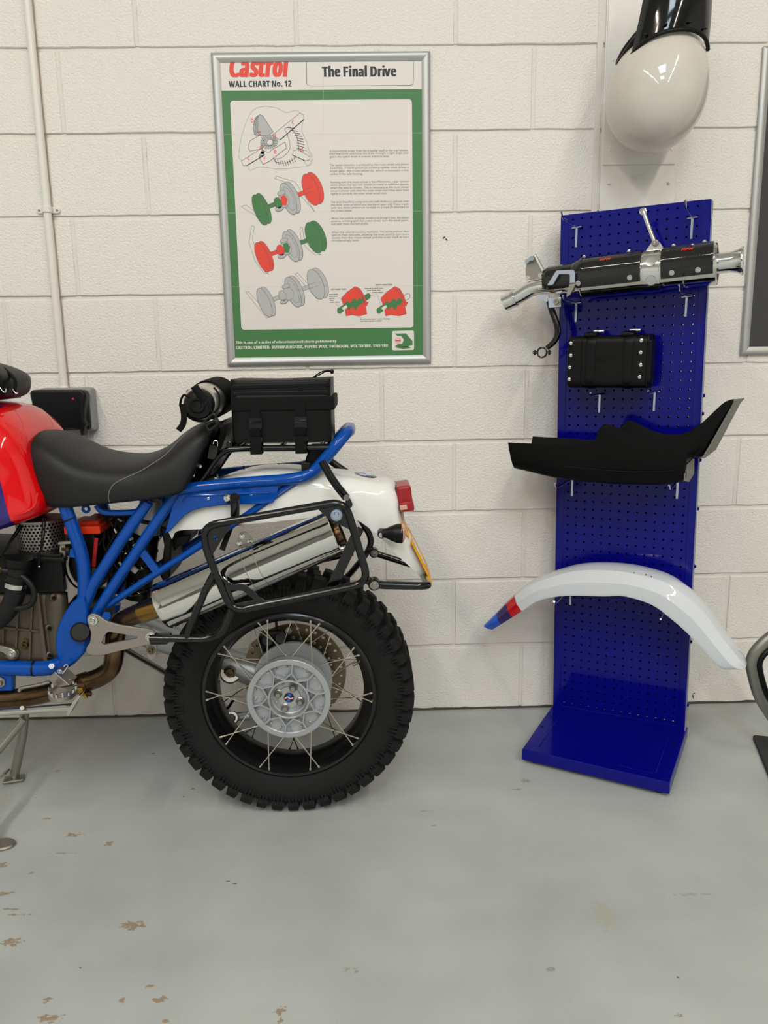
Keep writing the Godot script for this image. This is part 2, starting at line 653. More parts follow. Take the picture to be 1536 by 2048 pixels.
func build_lights() -> void:
	# two rows of batten lamps run from near the wall towards the back of the hall, with roof lights between them
	var far := ["nearest the block wall", "second from the block wall", "third from the block wall", "fourth from the block wall", "farthest from the block wall"]
	var side := ["row above the motorcycle", "row above the pegboard stand"]
	for r in 2:
		var x: float = [-2.1, 2.3][r]
		for k in 5:
			var at := Vector3(x, 4.7, 3.3 + 2.1 * k)
			var t := thing("batten_lamp", "white batten ceiling lamp, %s, in the %s" % [far[k], side[r]], "ceiling lamp", Transform3D(Basis(), at), "batten lamps under the ceiling")
			part("housing", MB.new().rbox(Transform3D(Basis(), Vector3(0, 0.045, 0)), Vector3(0.16, 0.05, 1.76), 0.01), M.lamp_body, t, t.transform)
			part("diffuser", MB.new().rbox(Transform3D(Basis(), Vector3(0, 0.0, 0)), Vector3(0.12, 0.04, 1.7), 0.018), M.lamp_glow, t, t.transform)
			for s in [-0.6, 0.6]:
				part("hanger", MB.new().cyl(Vector3(0, 0.06, s), Vector3(0, 0.71, s), 0.004, 6), M.lamp_body, t, t.transform)
			area_light(t, Vector2(0.12, 1.7), 5.8, Color(1.0, 0.955, 0.885), -0.025)
	for k in 2:
		var w: float = [1.4, 1.4][k]
		var at := Vector3([0.1, -0.2][k], 5.36, [5.6, 9.6][k])
		var t := thing("roof_light", "translucent daylight panel in the ceiling, the one %s the block wall" % ["nearer", "farther from"][k], "skylight", Transform3D(Basis(), at))
		part("light_panel", MB.new().rbox(Transform3D(), Vector3(w, 0.05, 2.4), 0.01), M.daylight_glow, t, t.transform)
		part("frame", MB.new().box(Vector3(-w / 2 - 0.05, -0.02, -1.25), Vector3(-w / 2, 0.04, 1.25)).box(Vector3(w / 2, -0.02, -1.25), Vector3(w / 2 + 0.05, 0.04, 1.25)).box(Vector3(-w / 2, -0.02, -1.25), Vector3(w / 2, 0.04, -1.2)).box(Vector3(-w / 2, -0.02, 1.2), Vector3(w / 2, 0.04, 1.25)), M.lamp_body, t, t.transform)
		area_light(t, Vector2(w, 2.4), 13.5, Color(0.88, 0.95, 1.0), -0.03)


func area_light(t: Node3D, size: Vector2, energy: float, c: Color, drop: float) -> void:
	var l := AreaLight3D.new()
	l.name = "panel_light"
	t.add_child(l, true)
	l.transform = Transform3D(Basis(Vector3.RIGHT, -PI / 2), Vector3(0, drop, 0))
	l.area_size = size
	l.light_energy = energy
	l.light_color = c
	l.area_range = 18.0
	l.area_attenuation = 2.0
	l.shadow_enabled = true


func build_room() -> void:
	# wall of painted blocks: a backing with the mortar, and each block laid on it
	var rng := RandomNumberGenerator.new()
	rng.seed = 4
	var xl := -6.0
	var xr := 6.0
	var back := struct("wall_back", MB.new().box(Vector3(xl, -0.2, -0.25), Vector3(xr, 5.6, -0.005), 0.001), M.painted_mortar)
	var j0: float = Vector3(0.4947, 1.9099, 0).x
	for k in 13:
		var off := 0.0 if k % 2 == 0 else 0.225
		for i in range(-6, 5):
			var x0 := j0 + off + 0.45 * i
			if x0 > 2.3 or x0 < -2.6: continue
			var a := Vector2(x0 + 0.005, 0.225 * k + 0.0055)
			var b := Vector2(x0 + 0.445, 0.225 * k + 0.2195)
			var o := []
			for s in 4:
				var p := [a, Vector2(b.x, a.y), b, Vector2(a.x, b.y)]
				var n := 9 if s % 2 == 0 else 5
				for q in n:
					var w: Vector2 = p[s].lerp(p[(s + 1) % 4], float(q) / n)
					var j := rng.randf_range(-0.0012, 0.0012)
					o.append(w + (Vector2(0, j) if s % 2 == 0 else Vector2(j * 0.6, 0)))
			part("block", MB.new().plate(o, flat_z(-0.0065), 0.0065 + rng.randf_range(-0.0006, 0.0008), [], 0.0022), M.white_masonry_paint, back, Transform3D(), 20.0)
			var u := x0 + 0.45
			part("joint", MB.new().box(Vector3(u - 0.0052, a.y + 0.002, -0.008), Vector3(u + 0.0052, b.y - 0.002, -0.0022 + rng.randf_range(-0.001, 0.001)), 0.0005), M.painted_mortar, back)
	for q in [[Vector3(0.237, 1.5087, 0.001), 0.0045, 0.002, 0.5], [Vector3(0.2444, 1.503, 0.001), 0.004, 0.002, -0.7], [Vector3(1.0787, 0.0266, 0.001), 0.002, 0.009, 0.3], [Vector3(1.0814, 0.0373, 0.001), 0.004, 0.002, 0.2], [Vector3(-0.141, 0.1121, 0.001), 0.002, 0.004, 0.4]]:
		part("scuff", MB.new().plate(ellipse(Vector2.ZERO, q[1], q[2], q[3], 9), Transform3D(Basis(), Vector3(q[0].x, q[0].y, 0.0004)), 0.0008), M.grime, back)
	# boxed steel column, painted white
	var x1: float = Vector3(0.6959, 1.9052, 0.01).x
	var x2: float = Vector3(0.9154, 1.7427, 0.01).x
	var y1: float = Vector3(0.897, 1.7037, 0.014).y
	var col := struct("trim_1", MB.new().box(Vector3(x1, 0, -0.01), Vector3(x2, 5.4, 0.008), 0.002), M.white_trim_paint)
	part("splice_plate", MB.new().box(Vector3(x1 + 0.004, y1, 0.006), Vector3(x2 - 0.002, 5.4, 0.0125), 0.001), M.white_trim_paint, col)
	part("sealant", MB.new().box(Vector3(x1 - 0.022, 0, -0.01), Vector3(x1 - 0.004, 5.4, 0.003), 0.0025), M.painted_mortar, col)
	for p in [Vector3(0.7196, 1.744, 0.012), Vector3(0.8998, 1.7437, 0.012), Vector3(0.7205, 1.6537, 0.012), Vector3(0.8978, 1.6534, 0.012), Vector3(0.7178, 1.9829, 0.012)]:
		part("bolt", MB.new().ball(p, Vector3(0.0045, 0.0045, 0.003), 10), M.white_trim_paint, col)
	# dirty gap along the foot of the wall
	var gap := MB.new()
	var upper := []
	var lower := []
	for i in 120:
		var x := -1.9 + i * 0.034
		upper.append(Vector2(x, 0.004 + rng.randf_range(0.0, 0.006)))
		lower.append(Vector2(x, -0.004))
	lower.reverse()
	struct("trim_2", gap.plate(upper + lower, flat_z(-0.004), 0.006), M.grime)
	# floor with worn paint
	struct("floor", MB.new().box(Vector3(xl, -0.2, -0.05), Vector3(xr, 0, 13.2), 0.001), floor_paint())
	struct("ceiling", MB.new().box(Vector3(xl, 5.4, -0.25), Vector3(xr, 5.6, 13.4), 0.001), M.ceiling_paint)
	struct("wall_left", MB.new().box(Vector3(xl - 0.2, -0.2, -0.25), Vector3(xl, 5.6, 13.4), 0.001), M.ceiling_paint)
	struct("wall_right", MB.new().box(Vector3(xr, -0.2, -0.25), Vector3(xr + 0.2, 5.6, 13.4), 0.001), M.ceiling_paint)
	struct("wall_front", MB.new().box(Vector3(xl, -0.2, 13.2), Vector3(xr, 5.6, 13.4), 0.001), M.far_wall_paint)


func floor_paint() -> StandardMaterial3D:
	var n := 2048
	var side := 3.4
	var im := Image.create(n, n, false, Image.FORMAT_RGB8)
	var base := Color(0.655, 0.667, 0.658)
	im.fill(base)
	var no := FastNoiseLite.new()
	no.seed = 8
	no.frequency = 0.004
	no.fractal_octaves = 4
	var sp := FastNoiseLite.new()
	sp.seed = 9
	sp.frequency = 0.16
	for y in range(0, n, 2):
		for x in range(0, n, 2):
			var edge := clampf(minf(minf(x, n - 1 - x), minf(y, n - 1 - y)) / 60.0, 0.0, 1.0)
			var w := (no.get_noise_2d(x, y) * 0.045 + no.get_noise_2d(x * 0.3 + 999, y * 3.0) * 0.012 + maxf(0.0, sp.get_noise_2d(x, y) - 0.5) * -0.12) * edge
			var c := Color(base.r + w, base.g + w, base.b + w * 0.95)
			im.fill_rect(Rect2i(x, y, 2, 2), c)
	var bare := Color(0.55, 0.475, 0.385)
	var pale := Color(0.67, 0.68, 0.66)
	var dark := Color(0.3, 0.31, 0.31)
	# worn spots: middle, width, depth, kind, share bare
	var spots := [
		[Vector2(-0.7556, 0.6477), 0.062, 0.022, bare, 0.5], [Vector2(-0.8478, 0.5729), 0.05, 0.012, bare, 0.4], [Vector2(-0.756, 0.7213), 0.08, 0.006, bare, 0.5], [Vector2(-0.6551, 0.6886), 0.016, 0.018, bare, 1.0],
		[Vector2(-0.881, 0.759), 0.034, 0.022, bare, 0.7], [Vector2(-0.8318, 0.8616), 0.04, 0.012, bare, 0.9], [Vector2(-0.801, 0.793), 0.012, 0.012, bare, 0.6], [Vector2(-0.7684, 0.9304), 0.09, 0.006, bare, 0.6], [Vector2(-0.7978, 0.9123), 0.05, 0.01, bare, 0.5],
		[Vector2(-0.5138, 0.9718), 0.05, 0.024, bare, 0.9], [Vector2(-0.7494, 1.0106), 0.055, 0.03, bare, 0.6], [Vector2(-0.6153, 1.1597), 0.014, 0.012, bare, 0.9], [Vector2(-0.594, 1.2014), 0.046, 0.017, bare, 0.85], [Vector2(-0.4747, 1.1661), 0.013, 0.011, bare, 0.9],
		[Vector2(-0.4352, 1.1351), 0.02, 0.008, bare, 0.9], [Vector2(-0.4041, 1.1677), 0.027, 0.015, bare, 0.8], [Vector2(-0.1792, 1.2017), 0.026, 0.028, bare, 0.6], [Vector2(-0.1796, 1.2232), 0.02, 0.012, bare, 0.7], [Vector2(-0.3836, 1.2157), 0.02, 0.012, bare, 0.6], [Vector2(-0.3369, 0.8403), 0.009, 0.003, dark, 1.0], [Vector2(-0.3217, 0.8495), 0.009, 0.003, dark, 1.0],
		[Vector2(-0.918, 0.337), 0.03, 0.03, bare, 0.35], [Vector2(-0.6664, 0.2485), 0.022, 0.012, dark, 0.5], [Vector2(-0.7632, 0.2557), 0.012, 0.009, dark, 0.5], [Vector2(-0.5213, 0.4853), 0.02, 0.014, dark, 0.25], [Vector2(-0.5069, 0.4462), 0.03, 0.02, dark, 0.25], [Vector2(0.4206, 0.4538), 0.026, 0.016, Color(0.53, 0.54, 0.5), 1.0],
		[Vector2(0.3906, 0.493), 0.035, 0.006, Color(0.5, 0.51, 0.47), 0.8], [Vector2(0.4786, 0.9823), 0.045, 0.08, Color(0.63, 0.63, 0.57), 0.9], [Vector2(0.3293, 1.122), 0.022, 0.012, Color(0.5, 0.52, 0.52), 0.8], [Vector2(0.5336, 1.2369), 0.016, 0.012, bare, 0.7], [Vector2(-0.0638, 1.108), 0.03, 0.022, Color(0.55, 0.55, 0.48), 0.35], [Vector2(-0.0443, 1.1113), 0.02, 0.02, Color(0.55, 0.55, 0.48), 0.35],
		[Vector2(0.6862, 0.9258), 0.12, 0.012, Color(0.57, 0.59, 0.58), 0.6], [Vector2(0.1306, 0.5856), 0.05, 0.006, Color(0.5, 0.52, 0.51), 0.5], [Vector2(0.1447, 0.6498), 0.03, 0.006, Color(0.5, 0.52, 0.51), 0.5], [Vector2(-0.5826, 1.0843), 0.01, 0.006, dark, 0.5], [Vector2(0.6887, 1.0482), 0.02, 0.012, pale, 0.6], [Vector2(-0.9253, 0.474), 0.01, 0.008, dark, 0.5], [Vector2(0.5679, 1.1531), 0.006, 0.006, dark, 0.5]]
	var rag := FastNoiseLite.new()
	rag.seed = 21
	rag.frequency = 0.09
	rag.fractal_octaves = 3
	var k := n / side
	for s in spots:
		var cx: float = (s[0].x + side / 2) * k
		var cy: float = (s[0].y + 0.05) * k
		var rx: float = s[1] * 0.5 * k
		var ry: float = maxf(s[2] * 0.5 * k, 1.0)
		for y in range(int(cy - ry * 1.3), int(cy + ry * 1.3) + 1):
			for x in range(int(cx - rx * 1.3), int(cx + rx * 1.3) + 1):
				if x < 0 or y < 0 or x >= n or y >= n: continue
				var d := Vector2((x - cx) / rx, (y - cy) / ry).length()
				if d + rag.get_noise_2d(x * 1.2, y * 2.0) * 0.95 < s[4] * 1.12 - 0.1:
					im.set_pixel(x, y, s[3].lerp(base, 0.12 + 0.25 * absf(rag.get_noise_2d(x * 3.0, y * 3.0))))
	var m := mat("floor_paint", Color(1, 1, 1), 0.42)
	m.albedo_texture = ImageTexture.create_from_image(im)
	m.texture_repeat = false
	m.uv1_triplanar = true
	m.uv1_world_triplanar = true
	m.uv1_scale = Vector3.ONE / side
	m.uv1_offset = Vector3(0.5, 0.5, 0.05 / side)
	return m


func build_wall_things() -> void:
	# conduit
	var a: Vector3 = Vector3(-0.9156, 2.1944, 0.014)
	var b: Vector3 = Vector3(-0.9245, 1.0763, 0.014)
	var xc: float = Vector3(-0.9195, 1.6234, 0.014).x
	var t := thing("conduit_pipe", "white surface conduit pipe running down the block wall into the black outdoor socket", "conduit", Transform3D(Basis(), Vector3(xc, b.y, 0)))
	part("pipe", MB.new().cyl(Vector3(xc, b.y - 0.012, 0.0115), Vector3(xc, 5.4, 0.0115), 0.0115, 18), M.conduit_plastic, t)
	part("coupler", MB.new().cyl(Vector3(xc, b.y - 0.014, 0.0125), Vector3(xc, b.y + 0.014, 0.0125), 0.0145, 18, 0.002), M.conduit_plastic, t)
	var cy: float = Vector3(-0.9166, 1.5966, 0.01).y
	var cl := part("pipe_clip", MB.new().cyl(Vector3(xc, cy - 0.009, 0.012), Vector3(xc, cy + 0.009, 0.012), 0.0145, 18, 0.002).plate(bend([Vector2(xc - 0.034, cy - 0.009), Vector2(xc + 0.034, cy - 0.009), Vector2(xc + 0.034, cy + 0.009), Vector2(xc - 0.034, cy + 0.009)], 0.009, 4, true), Transform3D(), 0.006, [], 0.0015), M.conduit_plastic, t)
	for s in [-0.026, 0.026]: part("screw", bolt(MB.new(), Vector3(xc + s, cy, 0.005), Vector3.BACK, 0.003), M.grey_plastic, cl)
	var stain := []
	for i in 24: stain.append(Vector3(xc + 0.0118 + 0.0007 * sin(i * 2.3), lerpf(b.y + 0.01, 2.5, i / 23.0), 0.0012))
	part("sealant_line", MB.new().tube(stain, 0.0013, 6), M.tan_sealant, t)
	# weatherproof socket
	var p0: Vector3 = Vector3(-0.9959, 1.0814, 0.075)
	var p1: Vector3 = Vector3(-0.846, 0.9533, 0.075)
	var s := thing("outdoor_socket", "black weatherproof wall socket with grey back box beside the seat, small red lamp lit", "socket", Transform3D(Basis(), Vector3((p0.x + p1.x) / 2, p1.y, 0)))
	var bx: float = Vector3(-0.835, 1.0166, 0).x
	part("back_box", MB.new().rbox(Transform3D(Basis(), Vector3((p0.x + bx) / 2 + 0.009, (p0.y + p1.y) / 2 + 0.004, 0.02)), Vector3(bx - p0.x - 0.004, p0.y - p1.y + 0.002, 0.045), 0.01, true), M.grey_plastic, s)
	var o := []
	for q in [Vector2(-0.9954, 1.0731), Vector2(-0.9903, 1.0803), Vector2(-0.9827, 1.083), Vector2(-0.8456, 1.0809), Vector2(-0.8358, 1.0764), Vector2(-0.8308, 1.0661), Vector2(-0.8321, 1.0515), Vector2(-0.8385, 1.0296), Vector2(-0.8433, 0.9928), Vector2(-0.8388, 0.9779), Vector2(-0.844, 0.9691), Vector2(-0.849, 0.9469), Vector2(-0.8578, 0.947), Vector2(-0.8593, 0.9634), Vector2(-0.9149, 0.9688), Vector2(-0.9594, 0.9666), Vector2(-0.9904, 0.9804), Vector2(-0.9902, 1.0247), Vector2(-0.993, 1.054)]: o.append(q)
	part("cover", MB.new().plate(o, flat_z(0.05), 0.034, [], 0.005), M.black_plastic, s, Transform3D(), 50.0)
	part("cover_lip", MB.new().rbox(Transform3D(Basis(), Vector3((p0.x + p1.x) / 2 + 0.012, (p0.y + p1.y) / 2 + 0.002, 0.045)), Vector3(p1.x - p0.x - 0.004, p0.y - p1.y - 0.008, 0.028), 0.012, true), M.black_plastic, s)
	part("pilot_lamp", MB.new().ball(Vector3(-0.8687, 1.055, 0.0845), Vector3(0.0035, 0.0035, 0.002), 10), M.red_lamp, s)
	# dark picture at the right edge
	frame_thing("framed_picture", "large dark grey picture in a silver snap frame right of the pegboard stand", "picture", Vector2(1.15, 1.153), Vector2(1.76, 2.017), M.dark_print)
	# helmet hung on the column
	build_helmet()


func frame_thing(called: String, label: String, category: String, a: Vector2, b: Vector2, sheet: Material) -> Node3D:
	var t := thing(called, label, category, Transform3D(Basis(), Vector3((a.x + b.x) / 2, a.y, 0)))
	part("backing", MB.new().box(Vector3(a.x + 0.003, a.y + 0.003, 0.0005), Vector3(b.x - 0.003, b.y - 0.003, 0.006), 0.001), M.grey_plastic, t)
	part("printed_sheet", MB.new().box(Vector3(a.x + 0.015, a.y + 0.015, 0.006), Vector3(b.x - 0.015, b.y - 0.015, 0.0075), 0.0002), sheet, t)
	var c := [a, Vector2(b.x, a.y), b, Vector2(a.x, b.y)]
	var prof := [Vector2(0, 0.0), Vector2(0, 0.009), Vector2(0.004, 0.0125), Vector2(0.011, 0.0145), Vector2(0.018, 0.0125), Vector2(0.0245, 0.009), Vector2(0.0245, 0.007), Vector2(0.02, 0.0)]
	for i in 4:
		var p: Vector2 = c[i]
		var q: Vector2 = c[(i + 1) % 4]
		var d := (q - p).normalized()
		var n := Vector2(-d.y, d.x)
		var r1 := []
		var r2 := []
		for w in prof:
			var e = p + n * w.x + d * (w.x + 0.0002)
			var f = q + n * w.x - d * (w.x + 0.0002)
			r1.append(Vector3(e.x, e.y, w.y))
			r2.append(Vector3(f.x, f.y, w.y))
		part("frame_bar", MB.new().loft([r1, r2]), M.aluminium_frame, t)
	return t


func build_helmet() -> void:
	# an open motocross shell, crown to the room, its peak pointing up
	var c: Vector3 = Vector3(0.802, 1.863, 0.15)
	var t := thing("helmet", "glossy white helmet with a long black peak hung on the column above the stand", "helmet", Transform3D(Basis(), Vector3(c.x, c.y - 0.16, 0.02)))
	var tilt := Basis(Vector3.BACK, -0.27)
	var rings := []
	for i in 33:
		var w := PI * i / 32.0 - PI / 2
		var ring := []
		for j in 48:
			var q := TAU * j / 48.0
			var y := sin(w)
			var r := cos(w)
			# egg: fuller towards the bottom, flatter towards the wall
			var k := 1.0 - 0.10 * y
			var p := Vector3(0.131 * r * k * cos(q), 0.161 * y, 0.128 * r * k * sin(q))
			if p.z < 0: p.z *= 0.95
			ring.append(c + tilt * p)
		rings.append(ring)
	part("shell", MB.new().loft(rings, true, false), M.helmet_white, t, Transform3D(), 60.0)
	# peak: a curved sheet that stands off the shell and rises almost straight up
	var rows := []
	var rim := []
	for i in 9:
		var f := i / 8.0
		var line := []
		for j in 29:
			var u := j / 28.0 * 2.0 - 1.0
			var w := u * 1.22
			var low := peak_edge(c, u)
			var up := Vector3(c.x + 0.034 + 0.082 * u, c.y + 0.30, c.z + 0.075 - 0.05 * u * u)
			line.append(low.lerp(up, f) + Vector3(0, 0, 0.012 * sin(f * PI)))
			if i == 0: rim.append(low + Vector3(0, -0.003, -0.002))
		rows.append(line)
	part("peak", MB.new().shell(rows, 0.004), M.gloss_black, t, Transform3D(), 50.0)
	part("peak_rim", MB.new().tube(rim, 0.0052, 8), M.satin_black, t)
	for u in [-0.66, -0.27, 0.2, 0.62]:
		part("vent", MB.new().ball(peak_edge(c, u) + Vector3(0, 0.012, 0.006), Vector3(0.006, 0.0028, 0.003), 10), M.satin_black, t)
	# rubber edge of the face opening on the side of the shell
	var edge := []
	for p in [Vector3(-0.118, 0.04, -0.02), Vector3(-0.108, 0.075, 0.035), Vector3(-0.088, 0.118, 0.04), Vector3(-0.07, 0.148, 0.01), Vector3(-0.085, 0.135, -0.03), Vector3(-0.108, 0.085, -0.04)]: edge.append(c + tilt * p)
	part("opening_edge", MB.new().tube(smooth(edge, 6, true), 0.009, 8, true), M.satin_black, t)
	part("hanging_hook", MB.new().tube(bend([Vector3(c.x, c.y + 0.1, 0.01), Vector3(c.x, c.y + 0.1, 0.08), Vector3(c.x, c.y + 0.13, 0.09)], 0.01), 0.004, 8), M.chrome, t)


func peak_edge(c: Vector3, u: float) -> Vector3:
	# lower edge of the peak, an arch over the brow of the shell
	var w := u * 1.22
	return Vector3(c.x + 0.008 + 0.102 * sin(w) / sin(1.22), c.y + 0.11 - 0.036 * pow(absf(u), 2.2) + 0.0075 * u, c.z + 0.02 + 0.085 * cos(w))


func build_poster() -> void:
	var t := frame_thing("framed_wall_chart", "framed green and white wall chart about the final drive, with red and green axle drawings", "poster", Vector2(-0.4225, 1.143), Vector2(0.197, 2.0105), M.paper)
	var z := 0.0077
	var g := MB.new()   # green
	var r := MB.new()   # red
	var k := MB.new()   # black lettering
	var l := MB.new()   # thin lines
	var y := MB.new()   # grey fills
	var w := MB.new()   # white on green
	var f := MB.new()   # creases
	var d := 0.00012
	# head
	r.text("Castrol", span(Vector2(-0.3733, 1.9478), Vector2(-0.2135, 1.9467), 0.052), z + d, true, 0.14, 0.0, "Droid Sans", Transform3D(), 0.05)
	k.text("WALL CHART No. 12", span(Vector2(-0.3761, 1.9225), Vector2(-0.1989, 1.9211), 0.0155), z + d, true, 0.0, 0.0, "Droid Sans", Transform3D(), 0.03)
	k.text("The Final Drive", span(Vector2(-0.11, 1.9466), Vector2(0.0991, 1.9463), 0.0262), z + d, true, 0.0, 0.0, "Droid Sans", Transform3D(), 0.045)
	k.stroke(bend([Vector2(-0.1538, 1.9929), Vector2(-0.1555, 1.9228), Vector2(0.1488, 1.9224), Vector2(0.1493, 1.9908)], 0.012, 6), 0.0011, z + d)
	# green field round a white panel
	var a: Vector2 = Vector2(-0.405, 1.9122)
	var e: Vector2 = Vector2(0.1785, 1.1584)
	var p0: Vector2 = Vector2(-0.3752, 1.8858)
	var p1: Vector2 = Vector2(0.144, 1.2495)
	var inner := bend([p0, Vector2(p1.x, p0.y), p1, Vector2(p0.x, p1.y)], 0.011, 6, true)
	g.poly([a, Vector2(e.x, a.y), e, Vector2(a.x, e.y)], z)
	w.poly(inner, z + d)
	w.text("This is one of a series of educational wall charts published by", span(Vector2(-0.3934, 1.2098), Vector2(-0.0899, 1.2084), 0.0072), z + d, true, 0.0, 0.0, "Droid Sans", Transform3D(), 0.03)
	w.text("CASTROL LIMITED, BURMAH HOUSE, PIPERS WAY, SWINDON, WILTSHIRE. SN3 1RE", span(Vector2(-0.3943, 1.1943), Vector2(0.066, 1.1921), 0.0085), z + d, true, 0.0, 0.0, "Droid Sans", Transform3D(), 0.03)
	# emblem: a claw of a spanner round a small badge
	w.poly(bend([Vector2(0.0788, 1.24), Vector2(0.1455, 1.2406), Vector2(0.1451, 1.1828), Vector2(0.0781, 1.1823)], 0.006, 5, true), z + d)
	g.poly(bend([Vector2(0.0863, 1.2326), Vector2(0.1211, 1.2321), Vector2(0.1407, 1.2096), Vector2(0.1406, 1.1977), Vector2(0.1223, 1.1921), Vector2(0.0858, 1.1941), Vector2(0.0965, 1.2013), Vector2(0.1087, 1.2012), Vector2(0.1149, 1.2129), Vector2(0.1074, 1.2249), Vector2(0.0953, 1.225)], 0.0015, 3, true), z + d * 2)
	g.poly([Vector2(0.0873, 1.1911), Vector2(0.0965, 1.1939), Vector2(0.1299, 1.1934), Vector2(0.136, 1.1889), Vector2(0.1116, 1.1863)], z + d * 2)
	r.poly(ellipse(Vector2(0.0967, 1.2117), 0.0085, 0.0085, 0, 20), z + d * 3)
	w.poly(ellipse(Vector2(0.0967, 1.2117), 0.0072, 0.0072, 0, 20), z + d * 4)
	r.poly([Vector2(0.0898, 1.214), Vector2(0.1035, 1.2138), Vector2(0.1035, 1.2094), Vector2(0.0898, 1.2096)], z + d * 5)
	# reading text
	var rows := [
		[301.5, "In transmitting power from the propeller shaft to the road wheels,", 1], [307, "the Final Drive unit turns the drive through a right angle and", 1], [313, "gears the speed down to a more practical level.", 0.76],
		[329.5, "The speed reduction is achieved by the crown wheel and pinion", 1], [335.3, "assembly.  A bevel pinion (a) on the propeller shaft drives a", 1], [341.2, "larger gear,  the crown wheel (b),  which is mounted in the", 1], [347.2, "centre of the axle housing.", 0.42],
		[363.3, "Rotating with the crown wheel is the differential, a gear system", 1], [369, "which allows the two rear wheels to rotate at different speeds", 1], [374.8, "when the vehicle corners. This is necessary as the inner wheel", 1], [380.6, "traces a shorter path than the outer wheel and if they were fixed", 1], [386.4, "rigidly to one axle, the inner wheel would skid.", 0.72],
		[403, "The axle therefore comprises two half-shafts (c), splined onto", 1], [408.7, "the inner ends of which are two bevel gears (d). These mesh", 1], [414.5, "with two bevel pinions (e) located on a cage (f) attached to", 1], [420.4, "the crown wheel.", 0.27],
		[436, "When the vehicle is being driven in a straight line, the bevel", 1], [441.6, "pinions, orbiting with the crown wheel, turn the bevel gears,", 1], [447.3, "and with them the half-shafts.", 0.48],
		[464.2, "When the vehicle corners, however, the bevel pinions also", 1], [469.8, "spin on their own axes, allowing the inner shaft to turn more", 1], [475.5, "slowly than the crown wheel and the outer shaft to turn", 1], [481.2, "correspondingly faster.", 0.36]]
	var top: Vector2 = Vector2(-0.0957, 1.7503)
	var bot: Vector2 = Vector2(-0.099, 1.5031)
	var right: Vector2 = Vector2(0.1319, 1.6136)
	for q in rows:
		var yy := lerpf(top.y, bot.y, (q[0] - 301.5) / 179.5) - 0.003
		k.text(q[1], Rect2(top.x, yy, (right.x - top.x) * q[2], 0.0052), z + d * 2, false)
	# creases of the folded sheet
	for c in [[Vector2(-0.1074, 1.9848), Vector2(-0.1093, 1.8725), Vector2(-0.1132, 1.7928)], [Vector2(-0.4072, 1.7967), Vector2(-0.2368, 1.7939), Vector2(-0.0354, 1.7948), Vector2(0.1753, 1.7957)], [Vector2(-0.409, 1.5833), Vector2(-0.1283, 1.5831), Vector2(0.1758, 1.5826)], [Vector2(-0.4056, 1.3745), Vector2(-0.1348, 1.3711), Vector2(0.1749, 1.3715)]]:
		f.stroke(c, 0.0006, z + d * 2)
	# three axles with their wheels
	axle(g, r, y, l, z + d * 3, Vector2(-0.3006, 1.5918), Vector2(-0.2161, 1.6213), Vector2(-0.1497, 1.6461), 0, [[Vector2(-0.3585, 1.6007), Vector2(-0.3437, 1.6047), Vector2(-0.3042, 1.5766), Vector2(-0.2907, 1.5514), Vector2(-0.2981, 1.5487), Vector2(-0.316, 1.574)], [Vector2(-0.2575, 1.6766), Vector2(-0.2514, 1.6834), Vector2(-0.1984, 1.6664), Vector2(-0.1804, 1.6416), Vector2(-0.1541, 1.6), Vector2(-0.1429, 1.5832), Vector2(-0.1907, 1.6376), Vector2(-0.2275, 1.6667)]])
	axle(g, r, y, l, z + d * 3, Vector2(-0.2993, 1.4588), Vector2(-0.2139, 1.4889), Vector2(-0.1452, 1.5127), 1, [[Vector2(-0.3305, 1.5463), Vector2(-0.3218, 1.5448), Vector2(-0.3293, 1.5099), Vector2(-0.3155, 1.459), Vector2(-0.2939, 1.4146), Vector2(-0.2851, 1.4102), Vector2(-0.2998, 1.4133), Vector2(-0.3249, 1.4477), Vector2(-0.3401, 1.5002)], [Vector2(-0.1884, 1.5405), Vector2(-0.1811, 1.5405), Vector2(-0.179, 1.5166), Vector2(-0.1637, 1.4883), Vector2(-0.1466, 1.4697), Vector2(-0.129, 1.4639), Vector2(-0.1468, 1.4626), Vector2(-0.1727, 1.4842), Vector2(-0.1866, 1.5083)]])
	axle(g, r, y, l, z + d * 3, Vector2(-0.2992, 1.3292), Vector2(-0.2129, 1.3584), Vector2(-0.1435, 1.3798), 2, [[Vector2(-0.3574, 1.3595), Vector2(-0.3484, 1.3608), Vector2(-0.3017, 1.3067), Vector2(-0.2876, 1.2861), Vector2(-0.2982, 1.2833)], [Vector2(-0.208, 1.4093), Vector2(-0.2005, 1.4121), Vector2(-0.1646, 1.3743), Vector2(-0.1358, 1.3408), Vector2(-0.1449, 1.3366)]])
	# the large cut-away at the top
	l.stroke(smooth([Vector2(-0.3569, 1.7453), Vector2(-0.3457, 1.7948), Vector2(-0.3201, 1.8504), Vector2(-0.2907, 1.8687), Vector2(-0.248, 1.867), Vector2(-0.2172, 1.8536), Vector2(-0.1913, 1.8586), Vector2(-0.18, 1.8546), Vector2(-0.1693, 1.8333), Vector2(-0.1732, 1.804), Vector2(-0.1599, 1.7731), Vector2(-0.1548, 1.7529), Vector2(-0.1467, 1.7366), Vector2(-0.1562, 1.7124), Vector2(-0.1824, 1.7072), Vector2(-0.2405, 1.7023), Vector2(-0.2981, 1.7083), Vector2(-0.3275, 1.6991), Vector2(-0.3339, 1.714), Vector2(-0.3548, 1.7305)], 6, true), 0.0007, z + d * 2)
	w.poly([Vector2(-0.3507, 1.725), Vector2(-0.2915, 1.7582), Vector2(-0.2846, 1.7514), Vector2(-0.2836, 1.7406), Vector2(-0.3355, 1.7127), Vector2(-0.347, 1.7128)], z + d * 3)
